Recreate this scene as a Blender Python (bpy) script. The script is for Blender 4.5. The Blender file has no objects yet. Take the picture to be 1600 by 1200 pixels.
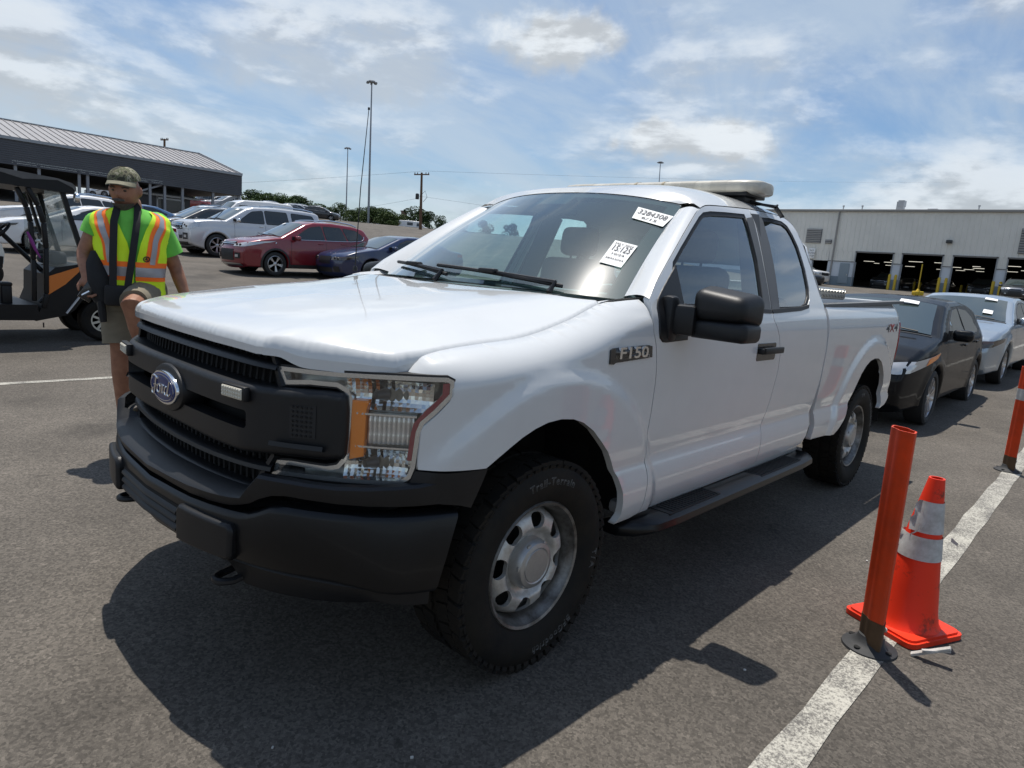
import bpy, bmesh, math, random
import numpy as np
from mathutils import Vector, Matrix
from mathutils.geometry import delaunay_2d_cdt
random.seed(7); rng = np.random.default_rng(7)
R_ = math.radians
sc = bpy.context.scene
col = sc.collection

# ------------------------------------------------------------------ camera
CAM = np.array([1.77880599, 2.3825446, 1.44528128])
yaw, pit, rol, FPX = R_(-137.65625569), R_(-9.84578731), R_(4.68139813), 1046.5607
_d = np.array([math.cos(pit)*math.cos(yaw), math.cos(pit)*math.sin(yaw), math.sin(pit)])
_r = np.cross(_d, [0, 0, 1]); _r /= np.linalg.norm(_r); _u = np.cross(_r, _d)
_r, _u = math.cos(rol)*_r+math.sin(rol)*_u, -math.sin(rol)*_r+math.cos(rol)*_u
cd = bpy.data.cameras.new('camera'); cam = bpy.data.objects.new('camera', cd); col.objects.link(cam)
cd.sensor_width = 36; cd.lens = FPX/1600*36; cd.clip_end = 6000; cd.clip_start = .05
cam.matrix_world = Matrix([[_r[0], _u[0], -_d[0], CAM[0]], [_r[1], _u[1], -_d[1], CAM[1]],
                           [_r[2], _u[2], -_d[2], CAM[2]], [0, 0, 0, 1]])
sc.camera = cam
def ray(px, py):                       # direction from the camera, photograph pixels
    return _r*((px-800)/FPX)+_u*((600-py)/FPX)+_d

# ------------------------------------------------------------------ world, sun, exposure
SUN = np.array([-.13, -.24, 1.0]); SUN /= np.linalg.norm(SUN)
w = bpy.data.worlds.new('World'); sc.world = w; w.use_nodes = True
def build_world():
    nt = w.node_tree; nt.nodes.clear(); N = nt.nodes.new; L = nt.links.new
    out = N('ShaderNodeOutputWorld'); bg = N('ShaderNodeBackground'); bg.inputs[1].default_value = .1
    sky = N('ShaderNodeTexSky'); sky.sky_type = 'NISHITA'; sky.sun_disc = False
    sky.sun_elevation = math.asin(SUN[2]); sky.sun_rotation = math.atan2(SUN[0], SUN[1])
    sky.altitude = 200; sky.air_density = 1.0; sky.dust_density = 1.3; sky.ozone_density = 1.6
    tc = N('ShaderNodeTexCoord')
    def math_(op, a, b=None, c=None):
        n = N('ShaderNodeMath'); n.operation = op
        for i, q in enumerate((a, b, c)):
            if q is None: continue
            if isinstance(q, (int, float)): n.inputs[i].default_value = q
            else: L(q, n.inputs[i])
        return n.outputs[0]
    sep = N('ShaderNodeSeparateXYZ'); L(tc.outputs['Generated'], sep.inputs[0])
    zz = math_('ADD', math_('MAXIMUM', sep.outputs[2], 0.0), .16)
    cmb = N('ShaderNodeCombineXYZ')
    L(math_('DIVIDE', sep.outputs[0], zz), cmb.inputs[0]); L(math_('DIVIDE', sep.outputs[1], zz), cmb.inputs[1])
    def noise(scale, det, rough, loc, vec=None, sxyz=(1, 1, 1), dist=0., rz=0.):
        mp = N('ShaderNodeMapping'); mp.inputs['Location'].default_value = loc; mp.inputs['Scale'].default_value = sxyz
        mp.inputs['Rotation'].default_value = (0, 0, rz)
        L(vec or cmb.outputs[0], mp.inputs[0])
        n = N('ShaderNodeTexNoise'); n.inputs['Scale'].default_value = scale; n.inputs['Detail'].default_value = det
        n.inputs['Roughness'].default_value = rough; n.inputs['Distortion'].default_value = dist
        L(mp.outputs[0], n.inputs['Vector']); return n.outputs['Fac']
    def ramp(v, a, b, to0=0., to1=1., smooth=True):
        m = N('ShaderNodeMapRange'); m.interpolation_type = 'SMOOTHSTEP' if smooth else 'LINEAR'
        L(v, m.inputs[0]); m.inputs[1].default_value = a; m.inputs[2].default_value = b
        m.inputs[3].default_value = to0; m.inputs[4].default_value = to1; return m.outputs[0]
    el = sep.outputs[2]
    # high thin veil, streaked
    cir = ramp(noise(.62, 7, .60, (3.1, 1.7, 0), sxyz=(1.0, 2.4, 1), dist=.7, rz=.5), .30, .66)
    # broken cumulus in direction space, flattened; lit from above by comparing with a sample higher up
    def dn(scale, det, rough, loc, sz=2.7):
        mp = N('ShaderNodeMapping'); mp.inputs['Location'].default_value = loc; mp.inputs['Scale'].default_value = (1, 1, sz); L(tc.outputs['Generated'], mp.inputs[0])
        n = N('ShaderNodeTexNoise'); n.inputs['Scale'].default_value = scale; n.inputs['Detail'].default_value = det; n.inputs['Roughness'].default_value = rough; n.inputs['Distortion'].default_value = .15
        L(mp.outputs[0], n.inputs['Vector']); return n.outputs['Fac']
    c1 = dn(2.7, 9, .58, (1.31, .47, .83)); c1u = dn(2.7, 9, .58, (1.31, .47, .83+.055))
    thr = ramp(el, .02, .50, .44, .575, False)
    dens = math_('SUBTRACT', c1, thr); cum = ramp(dens, -.045, .15)
    lit = ramp(math_('SUBTRACT', c1, c1u), -.06, .07)
    bank = math_('MULTIPLY', ramp(el, .0, .16, .55, 0.), 1.0)
    # one tall cumulus standing by itself
    def puff(px, py, rx, ry):
        v = ray(px, py); v = v/np.linalg.norm(v); rt = np.cross(v, [0, 0, 1]); rt /= np.linalg.norm(rt); up = np.cross(rt, v)
        def dot(a):
            n = N('ShaderNodeVectorMath'); n.operation = 'DOT_PRODUCT'; L(tc.outputs['Generated'], n.inputs[0]); n.inputs[1].default_value = tuple(a); return n.outputs['Value']
        a = math_('DIVIDE', dot(rt), rx); b = math_('DIVIDE', dot(up), ry); f = dot(v)
        q = math_('SQRT', math_('ADD', math_('MULTIPLY', a, a), math_('MULTIPLY', b, b)))
        n = noise(9, 7, .6, (2.2, .3, 1.), vec=tc.outputs['Generated'])
        q2 = math_('ADD', q, math_('MULTIPLY', math_('SUBTRACT', n, .5), 2.4))
        return math_('MULTIPLY', ramp(q2, 1.15, .48), ramp(f, .5, .6)), b
    pf, pb = puff(880, 62, .088, .050); pf2, pb2 = puff(1090, 218, .13, .034)
    pf3, pb3 = puff(520, 110, .16, .055)
    cover = math_('MAXIMUM', math_('MAXIMUM', math_('MULTIPLY', cum, .85), bank), math_('MAXIMUM', pf, math_('MAXIMUM', pf2, math_('MULTIPLY', pf3, .55))))
    # cloud brightness: thick parts greyer underneath
    shade = math_('ADD', ramp(lit, 0, 1, 5.8, 9.2), math_('MULTIPLY', ramp(dens, .05, .25), -.7))
    def rgb(v, c):
        n = N('ShaderNodeMix'); n.data_type = 'RGBA'; n.blend_type = 'MULTIPLY'; n.inputs[0].default_value = 1
        cb = N('ShaderNodeCombineXYZ'); [L(v, cb.inputs[i]) for i in range(3)]
        L(cb.outputs[0], n.inputs[6]); n.inputs[7].default_value = (*c, 1); return n.outputs[2]
    def mix(f, a, b):
        n = N('ShaderNodeMix'); n.data_type = 'RGBA'; L(f, n.inputs[0]); L(a, n.inputs[6]); L(b, n.inputs[7]); return n.outputs[2]
    skyg = N('ShaderNodeMix'); skyg.data_type = 'RGBA'; skyg.blend_type = 'MULTIPLY'; skyg.inputs[0].default_value = 1
    L(sky.outputs[0], skyg.inputs[6]); skyg.inputs[7].default_value = (.90, 1.05, 1.17, 1)
    veil = N('ShaderNodeValue'); veil.outputs[0].default_value = 7.0
    cir = math_('MULTIPLY', cir, ramp(el, .45, .9, 1., .30)); cover = math_('MULTIPLY', cover, ramp(el, .50, .9, 1., .25))
    c = mix(math_('MULTIPLY', cir, .66), skyg.outputs[2], rgb(veil.outputs[0], (.79, .93, 1.07)))
    c = mix(math_('MULTIPLY', cover, .88), c, rgb(shade, (.94, .99, 1.03)))
    L(c, bg.inputs[0]); L(bg.outputs[0], out.inputs[0])
build_world()
sun = bpy.data.lights.new('sun', 'SUN'); sun.energy = 4.9; sun.angle = R_(.5); sun.color = (1, .95, .875)
so = bpy.data.objects.new('sun', sun); col.objects.link(so); so.location = (0, 0, 60)
so.rotation_euler = Vector(-SUN).to_track_quat('-Z', 'Y').to_euler()
sc.view_settings.view_transform = 'Standard'; sc.view_settings.look = 'None'
sc.view_settings.exposure = 0.0; sc.view_settings.gamma = 1
sc.render.engine = 'CYCLES'
sc.cycles.use_denoising = True
sc.cycles.max_bounces = 10; sc.cycles.transparent_max_bounces = 16; sc.cycles.caustics_reflective = False; sc.cycles.caustics_refractive = False
sc.cycles.sample_clamp_indirect = 6

# ------------------------------------------------------------------ materials
MATS = {}
def mat(name, color=(.5, .5, .5), rough=.5, metal=0., coat=0., spec=.5, emit=None, noise=0., nscale=20., bump=0., bscale=80., var=None, alpha=None):
    """Principled material; noise mottles the colour a little, bump gives fine relief."""
    if name in MATS: return MATS[name]
    m = bpy.data.materials.new(name); m.use_nodes = True; nt = m.node_tree; b = nt.nodes['Principled BSDF']; N = nt.nodes.new; L = nt.links.new
    b.inputs['Base Color'].default_value = (*color, 1); b.inputs['Roughness'].default_value = rough; b.inputs['Metallic'].default_value = metal
    b.inputs['Coat Weight'].default_value = coat; b.inputs['Coat Roughness'].default_value = .03; b.inputs['Specular IOR Level'].default_value = spec
    if emit: b.inputs['Emission Color'].default_value = (*emit[:3], 1); b.inputs['Emission Strength'].default_value = emit[3]
    if noise or bump:
        tc = N('ShaderNodeTexCoord')
    if noise:
        n = N('ShaderNodeTexNoise'); n.inputs['Scale'].default_value = nscale; n.inputs['Detail'].default_value = 6; n.inputs['Roughness'].default_value = .65
        L(tc.outputs['Object'], n.inputs['Vector'])
        r = N('ShaderNodeMapRange'); L(n.outputs['Fac'], r.inputs[0]); r.inputs[1].default_value = .3; r.inputs[2].default_value = .7
        r.inputs[3].default_value = 0; r.inputs[4].default_value = 1
        mx = N('ShaderNodeMix'); mx.data_type = 'RGBA'; L(r.outputs[0], mx.inputs[0])
        c2 = var or tuple(max(0, q*(1-noise)) for q in color)
        mx.inputs[6].default_value = (*color, 1); mx.inputs[7].default_value = (*c2, 1); L(mx.outputs[2], b.inputs['Base Color'])
    if bump:
        n = N('ShaderNodeTexNoise'); n.inputs['Scale'].default_value = bscale; n.inputs['Detail'].default_value = 3
        L(tc.outputs['Object'], n.inputs['Vector']); bp = N('ShaderNodeBump'); bp.inputs['Strength'].default_value = bump; bp.inputs['Distance'].default_value = .004
        L(n.outputs['Fac'], bp.inputs['Height']); L(bp.outputs[0], b.inputs['Normal'])
    MATS[name] = m; return m
def glass(name, tint=(.75, .85, .83), ior=1.5, rough=.0, dirt=0., k=1.6):
    """thin sheet glass: tinted see-through plus Fresnel reflection"""
    if name in MATS: return MATS[name]
    m = bpy.data.materials.new(name); m.use_nodes = True; nt = m.node_tree; nt.nodes.clear(); N = nt.nodes.new; L = nt.links.new
    o = N('ShaderNodeOutputMaterial'); t = N('ShaderNodeBsdfTransparent'); t.inputs[0].default_value = (*tint, 1)
    g = N('ShaderNodeBsdfGlossy'); g.inputs['Roughness'].default_value = rough; g.inputs[0].default_value = (1, 1, 1, 1)
    lw = N('ShaderNodeLayerWeight'); lw.inputs[0].default_value = .5; pw = N('ShaderNodeMath'); pw.operation = 'POWER'; L(lw.outputs['Facing'], pw.inputs[0]); pw.inputs[1].default_value = 5; f = N('ShaderNodeMath'); f.operation = 'MULTIPLY_ADD'; L(pw.outputs[0], f.inputs[0]); f.inputs[1].default_value = .96; f.inputs[2].default_value = .04
    mx = N('ShaderNodeMixShader'); mm = N('ShaderNodeMath'); mm.operation = 'MULTIPLY_ADD'; mm.inputs[1].default_value = k; mm.inputs[2].default_value = .02; mm.use_clamp = True
    L(f.outputs[0], mm.inputs[0]); L(mm.outputs[0], mx.inputs[0]); L(t.outputs[0], mx.inputs[1]); L(g.outputs[0], mx.inputs[2])
    last = mx.outputs[0]
    if dirt:
        df = N('ShaderNodeBsdfDiffuse'); df.inputs[0].default_value = (.30, .50, .50, 1); m2 = N('ShaderNodeMixShader'); m2.inputs[0].default_value = dirt; g2 = N('ShaderNodeBsdfGlossy'); g2.inputs['Roughness'].default_value = .22; m3 = N('ShaderNodeMixShader'); m3.inputs[0].default_value = .13; L(df.outputs[0], m3.inputs[1]); L(g2.outputs[0], m3.inputs[2])
        L(last, m2.inputs[1]); L(m3.outputs[0], m2.inputs[2]); last = m2.outputs[0]
    L(last, o.inputs[0]); MATS[name] = m; return m
WHITE = mat('truck_white_paint', (.655, .665, .66), .27, coat=1., noise=.04, nscale=6)
BLKPL = mat('black_textured_plastic', (.0085, .009, .0105), .46, bump=.12, bscale=400, noise=.25, nscale=14, spec=.42)
BLKGL = mat('black_gloss', (.012, .012, .013), .25, coat=.5)
BUMPER = mat('black_bumper_paint', (.007, .0075, .0085), .34, coat=.08, noise=.3, nscale=12, spec=.30)
GREYPL = mat('grey_plastic', (.10, .105, .11), .6, bump=.1, bscale=300)
DARK = mat('dark_void', (.006, .006, .006), .9)
UNDER = mat('underbody_dark', (.012, .012, .012), .85, noise=.4, nscale=9)
CHROME = mat('chrome', (.78, .79, .80), .06, metal=1.)
SATIN = mat('satin_silver', (.66, .65, .62), .42, metal=.45, noise=.22, nscale=30, var=(.42, .39, .34))
RUBBER = mat('tyre_rubber', (.0085, .0085, .0085), .75, noise=.5, nscale=7, var=(.022, .018, .013), bump=.2, bscale=90, spec=.2)
SEAL = mat('rubber_seal', (.012, .012, .013), .6)
WSGL = glass('windshield_glass', (.66, .93, .92), 1.5, dirt=.06, k=2.0)
SIDEGL = glass('side_glass', (.80, .90, .90), 1.52, dirt=.012, k=2.0)
CLEAR = glass('clear_lens', (.93, .94, .94), 1.45)
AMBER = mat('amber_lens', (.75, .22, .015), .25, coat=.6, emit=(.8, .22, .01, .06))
REDLENS = mat('red_lens', (.30, .012, .018), .22, coat=.7)
SEATM = mat('seat_grey', (.085, .09, .095), .85, noise=.2, nscale=30)
INTER = mat('interior_trim', (.10, .105, .11), .7)
PAPER = mat('paper_white', (.82, .82, .80), .7)
INK = mat('printed_ink', (.03, .03, .035), .7)

# ------------------------------------------------------------------ mesh helpers
def link(o, parent=None):
    col.objects.link(o)
    if parent is not None: o.parent = parent
    return o
def thing(name, label, cat, loc=(0, 0, 0), rz=0., group=None):
    o = bpy.data.objects.new(name, None); o.empty_display_size = .2; col.objects.link(o)
    o.location = loc; o.rotation_euler = (0, 0, rz); o['label'] = label; o['category'] = cat
    if group: o['group'] = group
    return o
def tag(o, label, cat, group=None):
    o['label'] = label; o['category'] = cat
    if group: o['group'] = group
    return o
def mesh(name, V, F, mats, MI=None, normals=None, smooth=True, angle=38):
    me = bpy.data.meshes.new(name)
    me.from_pydata([tuple(map(float, v)) for v in V], [], [tuple(map(int, f)) for f in F])
    for m in (mats if isinstance(mats, (list, tuple)) else [mats]): me.materials.append(m)
    if MI is not None: me.polygons.foreach_set('material_index', np.array(MI, dtype=np.int32))
    me.polygons.foreach_set('use_smooth', np.full(len(me.polygons), bool(smooth)))
    me.update()
    if normals is not None: me.normals_split_custom_set_from_vertices([tuple(map(float, n)) for n in normals])
    elif smooth: me.set_sharp_from_angle(angle=R_(angle))
    return me
def obj(name, me, parent=None):
    return link(bpy.data.objects.new(name, me), parent)
class MB:
    """collects shapes that form ONE part"""
    def __init__(s): s.v = []; s.f = []; s.m = []
    def add(s, V, F, mi=0):
        b = len(s.v); s.v += [tuple(map(float, q)) for q in V]; s.f += [tuple(int(i)+b for i in f) for f in F]; s.m += [mi]*len(F); return s
    def box(s, c, size, rot=None, bev=0., mi=0, seg=2):
        bm = bmesh.new(); bmesh.ops.create_cube(bm, size=1)
        for v in bm.verts: v.co = Vector((v.co.x*size[0], v.co.y*size[1], v.co.z*size[2]))
        if bev: bmesh.ops.bevel(bm, geom=list(bm.edges), offset=min(bev, min(size)*.49), segments=seg, affect='EDGES', profile=.5)
        M = Matrix.Translation(Vector(tuple(map(float, c)))) @ (rot.to_4x4() if rot is not None else Matrix.Identity(4))
        bm.verts.index_update()
        V = [tuple(M @ v.co) for v in bm.verts]; F = [[v.index for v in f.verts] for f in bm.faces]; bm.free()
        return s.add(V, F, mi)
    def bar(s, a, b, w, h=None, up=(0, 0, 1), bev=0., mi=0):
        a, b = Vector(tuple(map(float, a))), Vector(tuple(map(float, b))); d = b-a; h = h or w
        x = d.normalized(); y = Vector(up).cross(x)
        if y.length < 1e-4: y = Vector((0, 1, 0)).cross(x)
        y.normalize(); z = x.cross(y)
        return s.box((a+b)/2, (d.length, w, h), Matrix((x, y, z)).transposed(), bev, mi)
    def tube(s, P, r, n=8, mi=0, cap=True):
        P = [Vector(tuple(map(float, p))) for p in P]; rs = r if isinstance(r, (list, tuple)) else [r]*len(P); V = []; F = []; ref = None
        for i, p in enumerate(P):
            t = (P[min(i+1, len(P)-1)]-P[max(i-1, 0)]).normalized()
            if ref is None: ref = t.orthogonal().normalized()
            ref = (ref-t*ref.dot(t)); ref = ref.normalized() if ref.length > 1e-6 else t.orthogonal().normalized(); q = t.cross(ref)
            for k in range(n):
                a = 2*math.pi*k/n; V.append(p+(ref*math.cos(a)+q*math.sin(a))*rs[i])
        for i in range(len(P)-1):
            for k in range(n): F.append((i*n+k, i*n+(k+1) % n, (i+1)*n+(k+1) % n, (i+1)*n+k))
        if cap: F.append(tuple(range(n))[::-1]); F.append(tuple((len(P)-1)*n+k for k in range(n)))
        return s.add(V, F, mi)
    def lathe(s, prof, c=(0, 0, 0), axis='z', n=32, mi=0, closed=False, cap=True):
        """prof: (radius, height along axis)"""
        V = []; F = []
        for r, h in prof:
            for k in range(n):
                a = 2*math.pi*k/n; u, v = r*math.cos(a), r*math.sin(a)
                p = (u, v, h) if axis == 'z' else ((v, h, u) if axis == 'y' else (h, u, v))
                V.append((p[0]+c[0], p[1]+c[1], p[2]+c[2]))
        m = len(prof)
        for i in range(m-1 if not closed else m):
            j = (i+1) % m
            for k in range(n): F.append((i*n+k, i*n+(k+1) % n, j*n+(k+1) % n, j*n+k))
        if not closed and cap:
            if prof[0][0] > 1e-5: F.append(tuple(range(n))[::-1])
            if prof[-1][0] > 1e-5: F.append(tuple((m-1)*n+k for k in range(n)))
        return s.add(V, F, mi)
    def prism(s, poly, fn, d0, d1, mi=0):
        """poly (u,v) extruded from depth d0 to d1; fn(u,v,d)->xyz"""
        n = len(poly); V = [fn(u, v, d0) for u, v in poly]+[fn(u, v, d1) for u, v in poly]
        F = [tuple(range(n)), tuple(range(n, 2*n))[::-1]]+[(i, i+n, (i+1) % n+n, (i+1) % n) for i in range(n)]
        return s.add(V, F, mi)
    def grid(s, G, mi=0, flip=False):
        G = np.asarray(G, float); a, b = G.shape[:2]; F = []
        for i in range(a-1):
            for j in range(b-1):
                q = (i*b+j, i*b+j+1, (i+1)*b+j+1, (i+1)*b+j); F.append(q[::-1] if flip else q)
        return s.add(G.reshape(-1, 3), F, mi)
    def mirror(s):
        o = MB(); o.v = [(x, -y, z) for x, y, z in s.v]; o.f = [f[::-1] for f in s.f]; o.m = list(s.m); return o
    def mesh(s, name, mats, smooth=True, angle=38, fix=True):
        me = mesh(name, s.v, s.f, mats, s.m, smooth=smooth, angle=angle)
        if fix:
            bm = bmesh.new(); bm.from_mesh(me); bmesh.ops.recalc_face_normals(bm, faces=bm.faces); bm.to_mesh(me); bm.free()
            if smooth: me.set_sharp_from_angle(angle=R_(angle))
        return me
    def build(s, name, mats, parent=None, **k):
        return obj(name, s.mesh(name, mats, **k), parent)
def cub(xs, ys, x):
    """smooth monotone-ish cubic through knots"""
    xs = np.asarray(xs, float); ys = np.asarray(ys, float); x = np.clip(np.asarray(x, float), xs[0], xs[-1])
    h = np.diff(xs); dl = np.diff(ys)/h; m = np.zeros_like(ys); m[0] = dl[0]; m[-1] = dl[-1]
    for i in range(1, len(xs)-1):
        m[i] = 0 if dl[i-1]*dl[i] <= 0 else 2*dl[i-1]*dl[i]/(dl[i-1]+dl[i])
    i = np.clip(np.searchsorted(xs, x)-1, 0, len(xs)-2); t = (x-xs[i])/h[i]
    return (2*t**3-3*t**2+1)*ys[i]+(t**3-2*t**2+t)*h[i]*m[i]+(-2*t**3+3*t**2)*ys[i+1]+(t**3-t**2)*h[i]*m[i+1]
def sstep(a, b, x):
    t = np.clip((x-a)/(b-a), 0, 1); return t*t*(3-2*t)
def resample(poly, seg, closed=True):
    out = []; n = len(poly)
    for i in range(n if closed else n-1):
        a = np.array(poly[i], float); b = np.array(poly[(i+1) % n], float); k = max(1, int(math.ceil(np.linalg.norm(b-a)/seg)))
        for j in range(k): out.append(a+(b-a)*j/k)
    if not closed: out.append(np.array(poly[-1], float))
    return np.array(out)
def smoothpoly(poly, it=2, keep=()):
    """corner cutting (Chaikin) of a closed outline; keep lists corner indices left sharp"""
    P = [np.array(p, float) for p in poly]; K = [i in keep for i in range(len(P))]
    for _ in range(it):
        Q = []; KK = []; n = len(P)
        for i in range(n):
            if K[i]: Q.append(P[i]); KK.append(True)
            else:
                a, b = P[i-1], P[(i+1) % n]
                Q.append(P[i]*.75+a*.25); KK.append(False); Q.append(P[i]*.75+b*.25); KK.append(False)
        P, K = Q, KK
    return np.array(P)
def rrect(u0, v0, u1, v1, r=.01, n=4):
    P = []
    for cx, cy, a0 in ((u1-r, v1-r, 0), (u0+r, v1-r, 90), (u0+r, v0+r, 180), (u1-r, v0+r, 270)):
        for k in range(n+1): a = R_(a0+90*k/n); P.append((cx+r*math.cos(a), cy+r*math.sin(a)))
    return np.array(P)
def inpoly(P, poly):
    P = np.asarray(P); x, y = P[:, 0], P[:, 1]; ins = np.zeros(len(P), bool); n = len(poly); j = n-1
    for i in range(n):
        xi, yi = poly[i]; xj, yj = poly[j]
        c = ((yi > y) != (yj > y))
        with np.errstate(divide='ignore', invalid='ignore'): xx = (xj-xi)*(y-yi)/(yj-yi+1e-30)+xi
        ins ^= c & (x < xx); j = i
    return ins
def area2(p):
    p = np.asarray(p); return .5*np.sum(p[:, 0]*np.roll(p[:, 1], -1)-np.roll(p[:, 0], -1)*p[:, 1])
def inset(poly, g):
    """move every edge of a closed outline inwards by g"""
    P = np.asarray(poly, float); n = len(P); s = 1 if area2(P) > 0 else -1; a = np.roll(P, 1, 0); b = np.roll(P, -1, 0)
    e1 = P-a; e2 = b-P; e1 /= np.linalg.norm(e1, axis=1)[:, None]+1e-12; e2 /= np.linalg.norm(e2, axis=1)[:, None]+1e-12
    n1 = np.stack([-e1[:, 1], e1[:, 0]], 1)*s; n2 = np.stack([-e2[:, 1], e2[:, 0]], 1)*s
    m = n1+n2; m /= (np.sum(m*n1, 1)[:, None]+1e-9); L = np.linalg.norm(m, axis=1)[:, None]; m = np.where(L > 2, m/L*2, m)
    return P+m*g
def segdist(P, loop):
    """distance of points to a closed polyline"""
    A = np.asarray(loop); B = np.roll(A, -1, 0); D = B-A; LL = np.sum(D*D, 1)+1e-12; out = np.full(len(P), 1e9)
    for k in range(0, len(P), 400):
        p = P[k:k+400, None, :]; t = np.clip(np.sum((p-A)*D, 2)/LL, 0, 1); q = A+t[..., None]*D
        out[k:k+400] = np.sqrt(np.sum((p-q)**2, 2)).min(1)
    return out
def panel(outline, fn, grid=.03, holes=(), thick=.012, gap=0., er=0., hflange=True, flange=True):
    """Curved sheet: outline (u,v) filled with a fine triangulation and carried to space by fn(U,V,depth).
    er rounds the rim over by that radius. Returns V,F,normals."""
    O = np.asarray(outline, float)
    if area2(O) < 0: O = O[::-1]
    if gap: O = inset(O, gap)
    loops = [resample(O, grid*.7)]+[resample(np.asarray(h), grid*.7) for h in holes]
    pts = []; edges = []
    for Lp in loops:
        b = len(pts); pts += [tuple(p) for p in Lp]; edges += [(b+i, b+(i+1) % len(Lp)) for i in range(len(Lp))]
    lo, hi = O.min(0), O.max(0)
    gx, gy = np.meshgrid(np.arange(lo[0]+grid*.37, hi[0], grid), np.arange(lo[1]+grid*.41, hi[1], grid)); G = np.stack([gx.ravel(), gy.ravel()], 1)
    G[:, 0] += (np.round(G[:, 1]/grid) % 2)*grid*.5
    ok = inpoly(G, loops[0])
    for h in loops[1:]: ok &= ~inpoly(G, h)
    G = G[ok]
    if len(G):
        dd = np.min([segdist(G, l) for l in loops], 0); G = G[dd > max(grid*.45, er*1.15)]
    extra = [G]
    if er:
        for k in (.12, .35, .65, 1.0):
            q = inset(loops[0], er*k); qd = segdist(q, loops[0]); extra.append(q[(qd > er*k*.8) & inpoly(q, loops[0])])
    for E_ in extra: pts += [tuple(p) for p in E_]
    r = delaunay_2d_cdt([Vector((float(a), float(b))) for a, b in pts], edges, [], 0, 1e-6)
    U = np.array([(v.x, v.y) for v in r[0]]); T = np.array([f for f in r[2] if len(f) == 3])
    c = U[T].mean(1); ok = inpoly(c, loops[0])
    for h in loops[1:]: ok &= ~inpoly(c, h)
    T = T[ok]
    used = np.unique(T); mp = -np.ones(len(U), int); mp[used] = np.arange(len(used)); U = U[used]; T = mp[T]
    dep = np.zeros(len(U))
    if er:
        d = segdist(U, loops[0]); q = np.clip(1-d/er, 0, 1); dep = er*(1-np.sqrt(np.maximum(0, 1-q*q)))
    P = fn(U[:, 0], U[:, 1], dep); out = P-fn(U[:, 0], U[:, 1], dep+.01)
    nf = np.cross(P[T[:, 1]]-P[T[:, 0]], P[T[:, 2]]-P[T[:, 0]]); fl = np.sum(nf*out[T[:, 0]], 1) < 0
    T[fl] = T[fl][:, ::-1]; nf[fl] *= -1
    if er:
        na = np.zeros_like(P)
        for k in range(3): np.add.at(na, T[:, k], nf)
    if True:
        e = 1e-3; pu = fn(U[:, 0]+e, U[:, 1], dep)-fn(U[:, 0]-e, U[:, 1], dep); pv = fn(U[:, 0], U[:, 1]+e, dep)-fn(U[:, 0], U[:, 1]-e, dep)
        nv = np.cross(pu, pv); sgn = np.sign(np.sum(nv*out, 1)); nv *= np.where(sgn == 0, 1, sgn)[:, None]
    if er:
        na /= np.linalg.norm(na, axis=1)[:, None]+1e-12; nv /= np.linalg.norm(nv, axis=1)[:, None]+1e-12; k_ = sstep(er*.85, er*1.3, d)[:, None]; nv = nv*k_+na*(1-k_)
    nv /= np.linalg.norm(nv, axis=1)[:, None]+1e-12
    V = [P]; F = [tuple(t) for t in T]; NN = [nv]; base = len(P)
    if thick and flange:
        for li, Lp in enumerate(loops):
            if li and not hflange: continue
            d0 = er*1.0 if (er and li == 0) else 0.
            a = fn(Lp[:, 0], Lp[:, 1], np.full(len(Lp), d0)); b = fn(Lp[:, 0], Lp[:, 1], np.full(len(Lp), d0+thick)); n = len(Lp)
            ctr = (Lp+np.roll(Lp, -1, 0))/2; ed = np.roll(a, -1, 0)-a; fn_ = np.cross(ed, b-a)
            # outward = away from the sheet: flange normal sign by orientation of loop
            want = a-(fn(*(inset(Lp, .004) if li == 0 else inset(Lp, -.004)).T, np.full(n, d0)))
            s = np.sign(np.sum(fn_*want, 1)); s[s == 0] = 1; fn_ *= s[:, None]; fn_ /= np.linalg.norm(fn_, axis=1)[:, None]+1e-12
            nn = fn_+np.roll(fn_, 1, 0); nn /= np.linalg.norm(nn, axis=1)[:, None]+1e-12
            V += [a, b]; NN += [nn, nn]
            for i in range(n):
                j = (i+1) % n; q = (base+i, base+j, base+n+j, base+n+i); F.append(q if s[i] > 0 else q[::-1])
            base += 2*n
    return np.concatenate(V), F, np.concatenate(NN)
def pobj(name, P, m, parent=None, mir=False):
    V, F, NN = P
    if mir: V = V*[1, -1, 1]; NN = NN*[1, -1, 1]; F = [f[::-1] for f in F]
    return obj(name, mesh(name, V, F, m, normals=NN), parent)
def both(name, P, m, parent, par2=None):
    return pobj(name, P, m, parent), pobj(name, P, m, par2 or parent, True)
def text_mesh(name, body, size, m, depth=.001, outline=0., align='CENTER', bold=0., sx=1., shear=0.):
    c = bpy.data.curves.new(name, 'FONT'); c.body = body; c.size = size; c.extrude = depth; c.align_x = align; c.align_y = 'CENTER'; c.offset = bold; c.shear = shear
    c.resolution_u = 3
    if outline: c.fill_mode = 'NONE' if hasattr(c, 'fill_mode') else 'FRONT'; c.bevel_depth = outline; c.bevel_resolution = 0; c.extrude = 0
    o = bpy.data.objects.new(name, c); col.objects.link(o); dg = bpy.context.evaluated_depsgraph_get(); dg.update()
    me = bpy.data.meshes.new_from_object(o.evaluated_get(dg)); bpy.data.objects.remove(o); bpy.data.curves.remove(c)
    me.materials.clear(); me.materials.append(m); me.name = name
    if sx != 1: me.transform(Matrix.Diagonal((sx, 1, 1, 1)))
    return me
def frame_mat(o, x, y):
    """matrix with origin o, local x and y axes"""
    x = Vector(tuple(map(float, x))).normalized(); y = Vector(tuple(map(float, y))); z = x.cross(y).normalized(); y = z.cross(x)
    return Matrix.Translation(Vector(tuple(map(float, o)))) @ Matrix((x, y, z)).transposed().to_4x4()
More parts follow.
